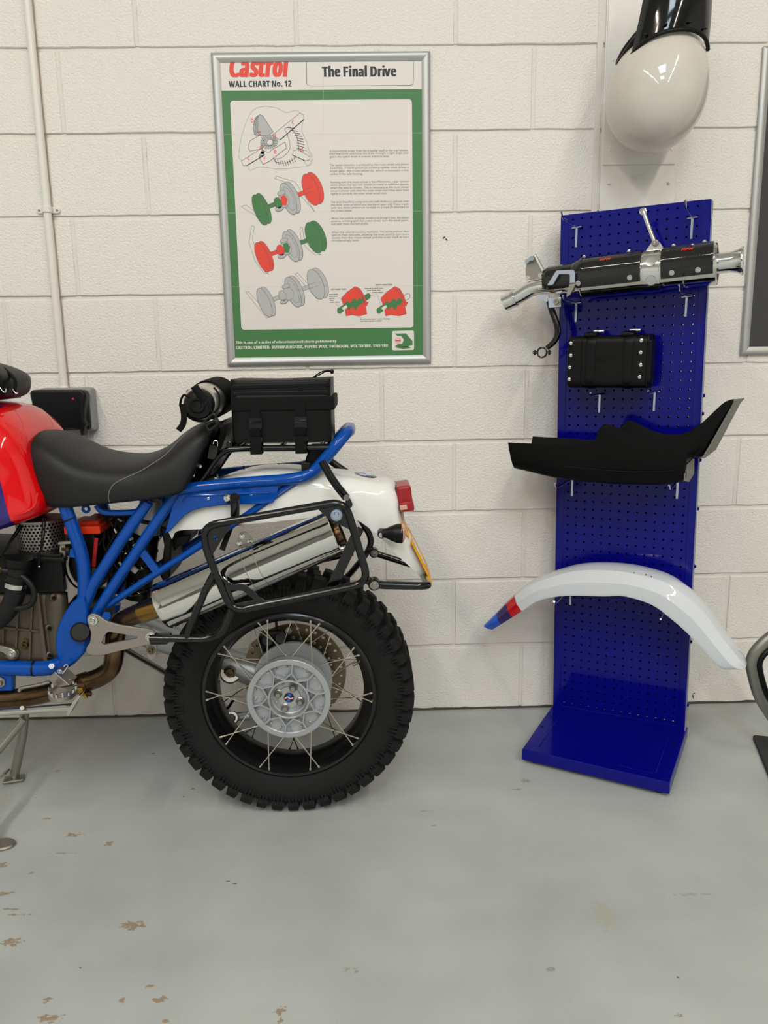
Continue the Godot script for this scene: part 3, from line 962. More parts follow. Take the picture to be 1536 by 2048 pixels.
	l.stroke([Vector2(-0.3507, 1.725), Vector2(-0.2915, 1.7582), Vector2(-0.2846, 1.7514), Vector2(-0.2836, 1.7406), Vector2(-0.3355, 1.7127), Vector2(-0.347, 1.7128)], 0.0011, z + d * 4, true)
	w.poly([Vector2(-0.2583, 1.7941), Vector2(-0.1772, 1.8519), Vector2(-0.1674, 1.8465), Vector2(-0.1663, 1.8359), Vector2(-0.2373, 1.7805)], z + d * 3)
	l.stroke([Vector2(-0.2583, 1.7941), Vector2(-0.1772, 1.8519), Vector2(-0.1674, 1.8465), Vector2(-0.1663, 1.8359), Vector2(-0.2373, 1.7805)], 0.0011, z + d * 4, true)
	k.stroke([Vector2(-0.3355, 1.7127), Vector2(-0.2836, 1.7406)], 0.0022, z + d * 4)
	k.stroke([Vector2(-0.2373, 1.7805), Vector2(-0.1664, 1.8346)], 0.0022, z + d * 4)
	y.poly([Vector2(-0.2916, 1.8489), Vector2(-0.2832, 1.8448), Vector2(-0.2565, 1.8021), Vector2(-0.2727, 1.7915), Vector2(-0.3085, 1.7945), Vector2(-0.3134, 1.8106), Vector2(-0.308, 1.8344)], z + d * 3)
	l.stroke([Vector2(-0.2916, 1.8489), Vector2(-0.2832, 1.8448), Vector2(-0.2565, 1.8021), Vector2(-0.2727, 1.7915), Vector2(-0.3085, 1.7945), Vector2(-0.3134, 1.8106), Vector2(-0.308, 1.8344)], 0.0012, z + d * 4, true)
	for i in 9:
		var s := i / 8.0
		var p: Vector2 = Vector2(-0.3078, 1.8384).lerp(Vector2(-0.3098, 1.7959), s)
		k.stroke([p, p + Vector2(0.011, 0.008)], 0.0011, z + d * 5)
		var m: Vector2 = Vector2(-0.2144, 1.8137).lerp(Vector2(-0.1907, 1.7586), s) + Vector2(0.012 * sin(s * PI), 0)
		k.stroke([m, m + Vector2(0.02, -0.003 - 0.003 * s)], 0.0015, z + d * 5)
		var n: Vector2 = Vector2(-0.2538, 1.7295).lerp(Vector2(-0.1988, 1.7344), s) - Vector2(0, 0.008 * sin(s * PI))
		k.stroke([n, n + Vector2(0.004, -0.013)], 0.0013, z + d * 5)
	l.stroke(smooth([Vector2(-0.2232, 1.8098), Vector2(-0.2072, 1.815), Vector2(-0.1908, 1.7935), Vector2(-0.1846, 1.7666), Vector2(-0.1868, 1.7451), Vector2(-0.199, 1.729), Vector2(-0.2254, 1.7184), Vector2(-0.2513, 1.7214), Vector2(-0.2582, 1.7296)], 4), 0.0012, z + d * 4)
	l.stroke(smooth([Vector2(-0.2232, 1.8098), Vector2(-0.2126, 1.787), Vector2(-0.2093, 1.7601), Vector2(-0.2186, 1.7454), Vector2(-0.2364, 1.7321), Vector2(-0.2582, 1.7296)], 4), 0.001, z + d * 4)
	w.poly([Vector2(-0.2997, 1.7354), Vector2(-0.2902, 1.7541), Vector2(-0.2733, 1.7472), Vector2(-0.2231, 1.775), Vector2(-0.2195, 1.7589), Vector2(-0.2685, 1.7242), Vector2(-0.2891, 1.715)], z + d * 3)
	l.stroke([Vector2(-0.2997, 1.7354), Vector2(-0.2902, 1.7541), Vector2(-0.2733, 1.7472), Vector2(-0.2231, 1.775), Vector2(-0.2195, 1.7589), Vector2(-0.2685, 1.7242), Vector2(-0.2891, 1.715)], 0.0013, z + d * 4, true)
	w.poly([Vector2(-0.3302, 1.7599), Vector2(-0.3236, 1.7786), Vector2(-0.2941, 1.7944), Vector2(-0.2833, 1.7809), Vector2(-0.293, 1.7568), Vector2(-0.3249, 1.7518)], z + d * 3)
	l.stroke([Vector2(-0.3302, 1.7599), Vector2(-0.3236, 1.7786), Vector2(-0.2941, 1.7944), Vector2(-0.2833, 1.7809), Vector2(-0.293, 1.7568), Vector2(-0.3249, 1.7518)], 0.0012, z + d * 4, true)
	y.poly(ellipse(Vector2(-0.2691, 1.7754), 0.026, 0.018, 0.3), z + d * 5)
	for i in 22:
		var q := Vector2(cos(TAU * i / 22), sin(TAU * i / 22))
		var m: Vector2 = Vector2(-0.2691, 1.7754)
		k.stroke([m + Vector2(q.x * 0.012, q.y * 0.009), m + Vector2(q.x * 0.026, q.y * 0.019)], 0.0011, z + d * 6)
	w.poly(ellipse(Vector2(-0.2663, 1.7741), 0.009, 0.0075, 0.3), z + d * 7)
	l.stroke(ellipse(Vector2(-0.2663, 1.7741), 0.009, 0.0075, 0.3), 0.001, z + d * 8, true)
	w.poly([Vector2(-0.1996, 1.7506), Vector2(-0.1894, 1.7546), Vector2(-0.1525, 1.7353), Vector2(-0.1543, 1.7259), Vector2(-0.1674, 1.7233), Vector2(-0.2029, 1.7399)], z + d * 5)
	l.stroke([Vector2(-0.1996, 1.7506), Vector2(-0.1894, 1.7546), Vector2(-0.1525, 1.7353), Vector2(-0.1543, 1.7259), Vector2(-0.1674, 1.7233), Vector2(-0.2029, 1.7399)], 0.0011, z + d * 6, true)
	k.stroke([Vector2(-0.2029, 1.7399), Vector2(-0.1659, 1.7233)], 0.0018, z + d * 6)
	l.stroke(ellipse(Vector2(-0.1613, 1.7314), 0.013, 0.021, 0.4), 0.0006, z + d * 3, true)
	for q in [["b", Vector2(-0.3183, 1.8279)], ["c", Vector2(-0.2012, 1.8229)], ["e", Vector2(-0.2998, 1.7958)], ["d", Vector2(-0.2558, 1.786)], ["d", Vector2(-0.2959, 1.7569)], ["e", Vector2(-0.2561, 1.7444)], ["a", Vector2(-0.1795, 1.7491)], ["c", Vector2(-0.3333, 1.7276)], ["f", Vector2(-0.2873, 1.7231)]]:
		r.text(q[0], Rect2(q[1].x, q[1].y, -1.0, 0.0125), z + d * 9, false)
	# two small gear sections at the foot
	for s in 2:
		var o: Vector2 = Vector2.ZERO if s == 0 else Vector2(0.0798, 1.3206) - Vector2(-0.0389, 1.3221)
		var red := []
		for q in [Vector2(-0.073, 1.3371), Vector2(-0.0546, 1.3556), Vector2(-0.0303, 1.3712), Vector2(-0.0155, 1.3652), Vector2(-0.0039, 1.3463), Vector2(0, 1.3143), Vector2(0.0041, 1.291), Vector2(-0.0171, 1.2854), Vector2(-0.0411, 1.2886), Vector2(-0.0593, 1.286), Vector2(-0.0618, 1.3064)]: red.append(q + o)
		r.poly(red, z + d * 3)
		l.stroke(red, 0.0007, z + d * 4, true)
		var gr := []
		for q in [Vector2(-0.0858, 1.3067), Vector2(-0.0614, 1.3224), Vector2(-0.0552, 1.331), Vector2(-0.0463, 1.3237), Vector2(-0.034, 1.338), Vector2(-0.0237, 1.3292), Vector2(-0.019, 1.3407), Vector2(-0.0071, 1.3319), Vector2(-0.0104, 1.3203), Vector2(-0.0225, 1.3146), Vector2(-0.0288, 1.3031), Vector2(-0.0406, 1.312), Vector2(-0.0498, 1.3033), Vector2(-0.0557, 1.3093), Vector2(-0.0772, 1.292), Vector2(-0.0846, 1.2951)]: gr.append(q + o)
		g.poly(gr, z + d * 5)
		var tip := []
		for q in [Vector2(-0.01, 1.3406), Vector2(0.0097, 1.3519), Vector2(0.0156, 1.3461), Vector2(0.014, 1.3374), Vector2(-0.0058, 1.3246)]: tip.append(q + o)
		if s == 0: g.poly(tip, z + d * 5)
		l.stroke(tip, 0.0011, z + d * 6, true)
		var wh := []
		for q in [Vector2(-0.0722, 1.3095), Vector2(-0.057, 1.318), Vector2(-0.0541, 1.3107), Vector2(-0.0649, 1.3021)]: wh.append(q + o)
		w.poly(wh, z + d * 6)
		var arrow := []
		for q in [Vector2(-0.0274, 1.3654), Vector2(-0.0126, 1.358), Vector2(-0.0024, 1.3434), Vector2(0.0032, 1.3259), Vector2(0.0092, 1.3258), Vector2(0.003, 1.3128), Vector2(-0.0043, 1.3246), Vector2(-0.0013, 1.326), Vector2(-0.007, 1.3406), Vector2(-0.0157, 1.3537), Vector2(-0.0275, 1.3611)]: arrow.append(q + o)
		r.poly(arrow, z + d * 7)
		l.stroke(arrow, 0.0006, z + d * 8, true)
	k.text("LEFT HAND TURN", span(Vector2(-0.1023, 1.362), Vector2(-0.0574, 1.3614), 0.0042), z + d * 3, true, 0.2)
	k.text("RIGHT HAND TURN", span(Vector2(0.0326, 1.3733), Vector2(0.0805, 1.3727), 0.0042), z + d * 3, true, 0.2)
	for q in [["outer shaft", 590, 676], ["turns more", 594, 677], ["quickly", 598, 670], ["than", 602, 668], ["crown wheel", 606, 680]]:
		var pos: Vector2 = Vector2(-0.1079, 1.3477) - Vector2(0, (q[1] - 590) * 0.00142)
		k.text(q[0], Rect2(pos.x, pos.y, (q[2] - 659) * 0.00142, 0.0034), z + d * 3, true, 0.2)
	k.text("Inner drive shaft turns", span(Vector2(-0.002, 1.3636), Vector2(0.0534, 1.3636), 0.0034), z + d * 3, true, 0.2)
	k.text("more slowly than", span(Vector2(0.0053, 1.3578), Vector2(0.0458, 1.358), 0.0034), z + d * 3, true, 0.2)
	k.text("crown wheel", span(Vector2(0.0202, 1.3518), Vector2(0.0532, 1.3521), 0.0034), z + d * 3, true, 0.2)
	k.text("Bevel pinion gears rotate allowing", span(Vector2(-0.0158, 1.2744), Vector2(0.0717, 1.2739), 0.0034), z + d * 3, true, 0.2)
	k.text("half shaft speeds to differ", span(Vector2(-0.016, 1.2685), Vector2(0.0489, 1.2684), 0.0034), z + d * 3, true, 0.2)
	l.stroke([Vector2(-0.0899, 1.3228), Vector2(-0.0782, 1.311)], 0.0005, z + d * 8)
	l.stroke([Vector2(0.0156, 1.3432), Vector2(0.0352, 1.3487), Vector2(0.0481, 1.3108)], 0.0005, z + d * 8)
	l.stroke([Vector2(-0.0291, 1.287), Vector2(-0.0142, 1.2795)], 0.0005, z + d * 8)
	for q in [["green_print", g, M.ink_green], ["red_print", r, M.ink_red], ["black_print", k, M.ink_black], ["line_print", l, M.ink_line], ["grey_print", y, M.ink_grey], ["fold_crease", f, M.ink_fold], ["white_print", w, M.paper]]:
		part(q[0], q[1], q[2], t, Transform3D(), 0.0)


func span(a: Vector2, b: Vector2, h: float) -> Rect2:
	return Rect2(a.x, (a.y + b.y) / 2, b.x - a.x, h)


func axle(g: MB, r: MB, y: MB, l: MB, z: float, left: Vector2, mid: Vector2, right: Vector2, kind: int, arrows: Array) -> void:
	var d := 0.00012
	var lc: MB = [g, r, y][kind]
	var rc: MB = [r, g, y][kind]
	var cc: MB = [r, g, y][kind]
	for ar in arrows:
		l.stroke(ar, 0.0009, z - d, true)
	var n := (right - left).normalized()
	var u := Vector2(-n.y, n.x)
	wheel_print(rc, l, right, 0.0215, 0.0455, z, n * 0.009)
	for s in [[mid, right, rc], [left, mid - n * 0.012, lc]]:
		var a: Vector2 = s[0]
		var b: Vector2 = s[1]
		s[2].poly([a - u * 0.0058, b - u * 0.0058, b + u * 0.0058, a + u * 0.0058], z + d * 3)
		l.stroke([a - u * 0.0058, b - u * 0.0058], 0.0007, z + d * 4)
		l.stroke([a + u * 0.0058, b + u * 0.0058], 0.0007, z + d * 4)
	wheel_print(y, l, mid, 0.019, 0.046, z + d * 5, n * 0.008)
	l.stroke(ellipse(mid - n * 0.002, 0.0125, 0.034, 0.36, 30), 0.0006, z + d * 9, true)
	var c := mid - n * 0.019
	y.poly(ellipse(c, 0.017, 0.019, 0.3, 14), z + d * 9)
	l.stroke(ellipse(c, 0.017, 0.019, 0.3, 14), 0.0007, z + d * 10, true)
	cc.poly([c + Vector2(-0.008, 0.012), c + Vector2(0.004, 0.016), c + Vector2(0.013, 0.004), c + Vector2(0.008, -0.013), c + Vector2(-0.006, -0.012)], z + d * 10)
	for s in [-1.0, 1.0]:
		var q := c + Vector2(-0.009 + 0.004 * s, 0.022 * s)
		y.poly(ellipse(q, 0.012, 0.0062, 0.25, 14), z + d * 11)
		l.stroke(ellipse(q, 0.012, 0.0062, 0.25, 14), 0.0007, z + d * 12, true)
	var h := mid - n * 0.036
	lc.poly(ellipse(h, 0.011, 0.016, 0.36, 16), z + d * 11)
	l.stroke(ellipse(h, 0.011, 0.016, 0.36, 16), 0.0007, z + d * 12, true)
	wheel_print(lc, l, left, 0.0165, 0.0445, z + d * 6, n * 0.008)


func wheel_print(c: MB, l: MB, at: Vector2, a: float, b: float, z: float, thick: Vector2) -> void:
	var d := 0.00012
	var back := ellipse(at + thick, a, b, 0.36)
	var front := ellipse(at - thick * 0.4, a, b, 0.36)
	c.poly(back, z)
	l.stroke(back, 0.0009, z + d, true)
	c.poly(front, z + d * 2)
	l.stroke(front, 0.0009, z + d * 3, true)


func sheet(nu: int, nv: int, pu: float, pv: float, hole: float, th: float, stagger := false) -> MB:
	# a perforated sheet in the XY plane, its lower left cell centred on the origin
	var m := MB.new()
	var o := [Vector2(1, 0), Vector2(1, 1), Vector2(0, 1), Vector2(-1, 1), Vector2(-1, 0), Vector2(-1, -1), Vector2(0, -1), Vector2(1, -1)]
	for i in nu:
		for j in nv:
			var c := Vector2(pu * (i + (0.5 if stagger and j % 2 == 1 else 0.0)), pv * j)
			for k in 8:
				var a: Vector2 = c + o[k] * Vector2(pu, pv) / 2
				var b: Vector2 = c + o[(k + 1) % 8] * Vector2(pu, pv) / 2
				var e: Vector2 = c + Vector2.from_angle(TAU * k / 8) * hole
				var f: Vector2 = c + Vector2.from_angle(TAU * (k + 1) / 8) * hole
				m.quad(Vector3(a.x, a.y, 0), Vector3(e.x, e.y, 0), Vector3(f.x, f.y, 0), Vector3(b.x, b.y, 0))
				m.quad(Vector3(a.x, a.y, -th), Vector3(b.x, b.y, -th), Vector3(f.x, f.y, -th), Vector3(e.x, e.y, -th))
				m.quad(Vector3(e.x, e.y, 0), Vector3(e.x, e.y, -th), Vector3(f.x, f.y, -th), Vector3(f.x, f.y, 0))
	return m


func hit(m: MB, from: Vector3, dir: Vector3) -> Vector3:
	# first point of a mesh along a ray, to lay seams and badges on curved panels
	var best := 1e9
	for i in range(0, m.v.size(), 3):
		var p = Geometry3D.ray_intersects_triangle(from, dir, m.v[i], m.v[i + 1], m.v[i + 2])
		if p != null: best = minf(best, (p - from).dot(dir))
	return from + dir * best if best < 1e8 else from + dir * 0.3


func ring_of(bottom: Vector3, top: Vector3, zc: float, w: float, prof: Array) -> Array:
	# one cross-section of a saddle-shaped body: prof holds (share of half width, share of height) from the near lower edge to the crown
	var near := []
	var far := []
	for p in prof:
		var x := lerpf(bottom.x, top.x, p.y)
		var y := lerpf(bottom.y, top.y, p.y)
		near.append(Vector3(x, y, zc + w * p.x))
		if p.x > 0.0: far.append(Vector3(x, y, zc - w * p.x))
	far.reverse()
	return near + far


func build_motorcycle() -> void:
	var zc := 0.505
	var b := thing("motorcycle", "rally motorcycle with blue frame, red tank and knobbly rear tyre parked along the block wall", "motorcycle", Transform3D(Basis(), Vector3(-0.2125, 0, zc)))
	rear_wheel(b, zc)
	far_side(b, zc)
	engine_bay(b, zc)
	frame_tubes(b, zc)
	tail(b, zc)
	seat_and_tank(b, zc)
	exhaust(b, zc)
	racks(b, zc)
	stand_and_pegs(b, zc)


func rear_wheel(b: Node3D, zc: float) -> void:
	var c := Vector3(-0.2125, 0.3185, zc)
	var ax := Transform3D(Basis(Vector3.RIGHT, PI / 2), c)   # turns Y to the near side
	var prof := []
	for p in [Vector2(0.219, 0.056), Vector2(0.228, 0.064), Vector2(0.245, 0.071), Vector2(0.265, 0.0745), Vector2(0.283, 0.0735), Vector2(0.296, 0.064), Vector2(0.3025, 0.045), Vector2(0.305, 0.0)]: prof.append(p)
	for i in range(6, -1, -1): prof.append(Vector2(prof[i].x, -prof[i].y))
	prof.append(Vector2(0.21, 0))
	prof.append(prof[0])
	var tyre := part("rear_tyre", MB.new().lathe(prof, ax, 96), M.tyre_rubber, b, Transform3D(), 40.0)
	var lugs := []
	for kind in 3:
		var m := MB.new()
		if kind < 2:
			var deep: float = [0.262, 0.274][kind]
			var half: float = [0.0138, 0.0118][kind]
			# shoulder block with a sloping flank
			var face := [Vector2(0.3195, 0.028), Vector2(0.3190, 0.058), Vector2(0.3120, 0.0735), Vector2(0.2960, 0.0785), Vector2(0.288, 0.0745), Vector2(0.290, 0.03)]
			var r1 := []
			var r2 := []
			for q in face:
				var taper := 1.0 if q.x > 0.3 else 1.18
				r1.append(Vector3(-half * taper, q.x, q.y))
				r2.append(Vector3(half * taper, q.x, q.y))
			m.loft([r1, r2])
			for s in [-1, 0, 1]:
				var t: float = s * half * 0.72
				m.loft([[Vector3(t - 0.0022, 0.300, 0.07), Vector3(t + 0.0022, 0.300, 0.07), Vector3(t + 0.0018, 0.299, 0.0795), Vector3(t - 0.0018, 0.299, 0.0795)], [Vector3(t - 0.002, deep + 0.008, 0.071), Vector3(t + 0.002, deep + 0.008, 0.071), Vector3(t + 0.0015, deep + 0.008, 0.0782), Vector3(t - 0.0015, deep + 0.008, 0.0782)], [Vector3(t - 0.0008, deep, 0.071), Vector3(t + 0.0008, deep, 0.071), Vector3(t + 0.0006, deep, 0.0748), Vector3(t - 0.0006, deep, 0.0748)]])
		else:
			m.loft([[Vector3(-0.010, 0.3015, -0.022), Vector3(0.010, 0.3015, -0.022), Vector3(0.014, 0.3015, 0.022), Vector3(-0.006, 0.3015, 0.022)], [Vector3(-0.009, 0.3195, -0.02), Vector3(0.009, 0.3195, -0.02), Vector3(0.013, 0.3195, 0.02), Vector3(-0.005, 0.3195, 0.02)]])
		lugs.append(m.mesh(0.0))
	for i in 46:
		for side in 2:
			var turn := TAU * (i + 0.5 * side) / 46.0
			var fr := Transform3D(Basis(Vector3.BACK, turn), c)
			if side == 1: fr = fr * Transform3D(Basis(Vector3.UP, PI), Vector3.ZERO)
			part("tread_block", lugs[i % 2], M.tyre_rubber, tyre, fr)
		part("tread_block", lugs[2], M.tyre_rubber, tyre, Transform3D(Basis(Vector3.BACK, TAU * (i + 0.25) / 46.0), c))
	var rp := [Vector2(0.219, 0.0645), Vector2(0.223, 0.062), Vector2(0.223, 0.057), Vector2(0.214, 0.05), Vector2(0.196, 0.02), Vector2(0.196, -0.02), Vector2(0.214, -0.05), Vector2(0.223, -0.057), Vector2(0.223, -0.062), Vector2(0.219, -0.0645), Vector2(0.213, -0.063), Vector2(0.207, -0.052), Vector2(0.203, -0.046), Vector2(0.190, -0.022), Vector2(0.190, 0.022), Vector2(0.203, 0.046), Vector2(0.207, 0.052), Vector2(0.213, 0.063), Vector2(0.219, 0.0645)]
	var rim := part("rear_rim", MB.new().lathe(rp, ax, 96), M.black_rim, b)
	var sp := MB.new()
	sp.cyl(Vector3(0, 0.0, 0), Vector3(0, 1.0, 0), 0.0015, 6)
	for side in 2:
		var zs := 1.0 if side == 0 else -1.0
		for i in 10:
			for s in [-1, 1]:
				var th := deg_to_rad(88.0 + 36.0 * i + 18.0 * side)
				var te = th + deg_to_rad(21.5) * s
				var p := c + Vector3(cos(th + 0.03 * s) * 0.1, sin(th + 0.03 * s) * 0.1, zs * 0.05)
				var q := c + Vector3(cos(te) * 0.2135, sin(te) * 0.2135, zs * 0.0585)
				part("spoke", MB.new().cyl(p, q, 0.0016, 6), M.spoke_steel, rim)
				part("spoke_nipple", MB.new().cyl(q + (p - q) * 0.07, q, 0.0027, 6), M.black_rim if side else M.spoke_steel, rim)
	part("valve", MB.new().cyl(c + Vector3(0.19, 0.072, 0.0), c + Vector3(0.163, 0.062, 0.012), 0.0045, 8), M.brushed_steel, rim)
	# hub
	var hub := part("rear_hub", MB.new().lathe([Vector2(0, -0.085), Vector2(0.05, -0.085), Vector2(0.055, -0.06), Vector2(0.105, -0.056), Vector2(0.105, -0.044), Vector2(0.06, -0.038), Vector2(0.055, 0.0), Vector2(0.06, 0.018), Vector2(0.096, 0.024), Vector2(0.102, 0.032), Vector2(0.102, 0.05), Vector2(0.098, 0.055), Vector2(0, 0.055)], ax, 64), M.silver_cast, b)
	part("hub_face", MB.new().lathe([Vector2(0, 0.05), Vector2(0.1, 0.05), Vector2(0.1, 0.062), Vector2(0.05, 0.062), Vector2(0.044, 0.058), Vector2(0.03, 0.06), Vector2(0.028, 0.064), Vector2(0, 0.064)], ax, 64), M.silver_cast, hub)
	part("outer_ring", MB.new().lathe([Vector2(0.0905, 0.055), Vector2(0.1055, 0.05), Vector2(0.106, 0.074), Vector2(0.104, 0.0755), Vector2(0.0925, 0.0755), Vector2(0.091, 0.074), Vector2(0.0905, 0.055)], ax, 72), M.silver_cast, hub)
	part("inner_ring", MB.new().lathe([Vector2(0.046, 0.055), Vector2(0.0535, 0.055), Vector2(0.0525, 0.078), Vector2(0.0485, 0.079), Vector2(0.0475, 0.078), Vector2(0.046, 0.055)], ax, 64), M.silver_cast, hub)
	var f := Transform3D(Basis(), c)
	for i in 10:
		var a0 := deg_to_rad(82.0 + 36.0 * i)
		var a1 := a0 + deg_to_rad(18.0)
		var P := Vector3(cos(a0) * 0.072, sin(a0) * 0.072, 0.071)
		var O := Vector3(cos(a0) * 0.095, sin(a0) * 0.095, 0.071)
		part("rib", MB.new().bar(f * P, f * O, 0.0042, 0.016), M.silver_cast, hub)
		for s in [-1, 1]:
			var Q := Vector3(cos(a0 + deg_to_rad(19.0) * s) * 0.0525, sin(a0 + deg_to_rad(19.0) * s) * 0.0525, 0.071)
			part("rib", MB.new().bar(f * P, f * Q, 0.0036, 0.016), M.silver_cast, hub)
			var B := Vector3(cos(a1 + deg_to_rad(9.5) * s) * 0.085, sin(a1 + deg_to_rad(9.5) * s) * 0.085, 0.063)
			part("spoke_bolt", bolt(MB.new(), f * B, Vector3(cos(a1) * 0.4, sin(a1) * 0.4, 1), 0.0026), M.polished_steel, hub)
			part("boss", MB.new().cyl(f * (B - Vector3(0, 0, 0.006)), f * B, 0.0052, 10), M.silver_cast, hub)
	for i in 4:
		var a := deg_to_rad(68.0 + 90.0 * i)
		var p := f * Vector3(cos(a) * 0.0295, sin(a) * 0.0295, 0.06)
		part("wheel_bolt", MB.new().lathe([Vector2(0, 0), Vector2(0.0115, 0), Vector2(0.0115, 0.004), Vector2(0.009, 0.006), Vector2(0.0085, 0.014), Vector2(0.0055, 0.018), Vector2(0, 0.0185)], along(p, Vector3.BACK), 12), M.brushed_steel, hub)
		part("boss", MB.new().ball(f * Vector3(cos(a + 0.785) * 0.036, sin(a + 0.785) * 0.036, 0.0605), Vector3(0.0032, 0.0032, 0.0025), 10), M.silver_cast, hub)
	var e := c + Vector3(0, 0, 0.064)
	var badge := part("hub_badge", MB.new().cyl(e, e + Vector3(0, 0, 0.0025), 0.0128, 28, 0.0005), M.gloss_black, hub)
	part("badge_field", MB.new().plate([Vector2(-0.001, 0.0115), Vector2(0.007, 0.009), Vector2(0.003, 0.002), Vector2(-0.003, 0.0025)], Transform3D(Basis(), e + Vector3(0, 0, 0.0024)), 0.0005), M.emblem_blue, hub)
	part("badge_field", MB.new().plate([Vector2(0.001, -0.0115), Vector2(-0.007, -0.009), Vector2(-0.003, -0.002), Vector2(0.003, -0.0025)], Transform3D(Basis(), e + Vector3(0, 0, 0.0024)), 0.0005), M.emblem_blue, hub)
	part("badge_band", MB.new().tube(bend([e + Vector3(-0.0105, -0.001, 0.003), e + Vector3(-0.004, 0.0035, 0.003), e + Vector3(0.0035, -0.003, 0.003), e + Vector3(0.0108, 0.001, 0.003)], 0.003), 0.001, 6), M.emblem_white, hub)
	part("badge_band", MB.new().tube(bend([e + Vector3(-0.0102, -0.003, 0.003), e + Vector3(-0.003, 0.001, 0.003), e + Vector3(0.0045, -0.005, 0.003), e + Vector3(0.0105, -0.001, 0.003)], 0.003), 0.0007, 6), M.ink_red, hub)


func far_side(b: Node3D, zc: float) -> void:
	var c := Vector3(-0.2125, 0.3185, zc)
	var ax := Transform3D(Basis(Vector3.RIGHT, PI / 2), c)
	part("brake_disc", disc_ring(c, -0.098, 0.088, 0.1405, 32), M.disc_steel, b)
	part("disc_carrier", MB.new().lathe([Vector2(0.06, -0.104), Vector2(0.093, -0.102), Vector2(0.093, -0.094), Vector2(0.06, -0.085), Vector2(0.06, -0.104)], ax, 48), M.silver_cast, b)
	part("final_drive", MB.new().lathe([Vector2(0, -0.16), Vector2(0.05, -0.16), Vector2(0.085, -0.145), Vector2(0.098, -0.125), Vector2(0.098, -0.108), Vector2(0, -0.108)], ax, 48), M.silver_cast, b)
	var ar := part("swing_arm", MB.new().tube([Vector3(-0.7578, 0.4841, 0.385), Vector3(-0.6588, 0.4533, 0.385), Vector3(-0.5, 0.3876, 0.385), Vector3(-0.3795, 0.3336, 0.385), Vector3(-0.2843, 0.3018, 0.385)], [0.045, 0.042, 0.036, 0.038, 0.05], 16), M.silver_cast, b)
	part("shaft_joint", MB.new().cyl(Vector3(-0.3979, 0.3013, 0.36), Vector3(-0.3862, 0.3265, 0.42), 0.03, 20, 0.004), M.brushed_steel, ar)
	part("joint_bolt", bolt(MB.new(), Vector3(-0.3861, 0.3294, 0.42), Vector3.BACK, 0.012), M.disc_steel, ar)
	part("reaction_link", MB.new().tube([Vector3(-0.6923, 0.3945, 0.38), Vector3(-0.5748, 0.3141, 0.38), Vector3(-0.4214, 0.2164, 0.38)], 0.008, 10), M.brushed_steel, b)
	part("brake_line", MB.new().tube(smooth([Vector3(-0.6729, 0.3902, 0.4), Vector3(-0.5562, 0.3119, 0.4), Vector3(-0.4248, 0.214, 0.4), Vector3(-0.3848, 0.2368, 0.4)]), 0.004, 8), M.rubber_hose, b)
	part("link_knuckle", MB.new().cyl(Vector3(-0.4025, 0.1638, 0.36), Vector3(-0.3906, 0.1931, 0.42), 0.02, 20, 0.003), M.brushed_steel, b)
	part("link_end", MB.new().tube([Vector3(-0.4281, 0.2211, 0.38), Vector3(-0.3985, 0.1735, 0.38), Vector3(-0.3464, 0.1783, 0.38)], 0.012, 10), M.silver_cast, b)
	part("knuckle_bolt", bolt(MB.new(), Vector3(-0.3906, 0.1931, 0.42), Vector3.BACK, 0.008), M.brushed_steel, b)
	# caliper and its bracket
	var cal := part("brake_caliper", MB.new().rbox(Transform3D(Basis(Vector3.BACK, 0.15), Vector3(-0.2667, 0.4163, 0.41)), Vector3(0.075, 0.048, 0.06), 0.012, true), M.satin_black, b)
	part("piston_housing", MB.new().cyl(Vector3(-0.2803, 0.4199, 0.43), Vector3(-0.2772, 0.4281, 0.452), 0.017, 18, 0.003), M.satin_black, cal)
	part("piston_housing", MB.new().cyl(Vector3(-0.2438, 0.4261, 0.43), Vector3(-0.2411, 0.4343, 0.452), 0.017, 18, 0.003), M.satin_black, cal)
	part("caliper_bolt", bolt(MB.new(), Vector3(-0.2218, 0.4491, 0.44), Vector3.BACK, 0.006), M.brushed_steel, cal)
	part("caliper_bracket", MB.new().plate(bend([Vector2(-0.3355, 0.3968), Vector2(-0.313, 0.4136), Vector2(-0.2921, 0.3929), Vector2(-0.2851, 0.3667), Vector2(-0.3047, 0.3555), Vector2(-0.3314, 0.3706)], 0.006, 4, true), flat_z(0.395), 0.008), M.plate_alloy, b)
	part("caliper_bolt", bolt(MB.new(), Vector3(-0.3256, 0.3913, 0.405), Vector3.BACK, 0.007), M.brushed_steel, b)
	part("brake_hose", MB.new().tube(smooth([Vector3(-0.2551, 0.4462, 0.43), Vector3(-0.2551, 0.4772, 0.43), Vector3(-0.259, 0.5122, 0.43), Vector3(-0.296, 0.5447, 0.42)]), 0.0035, 8), M.rubber_hose, b)


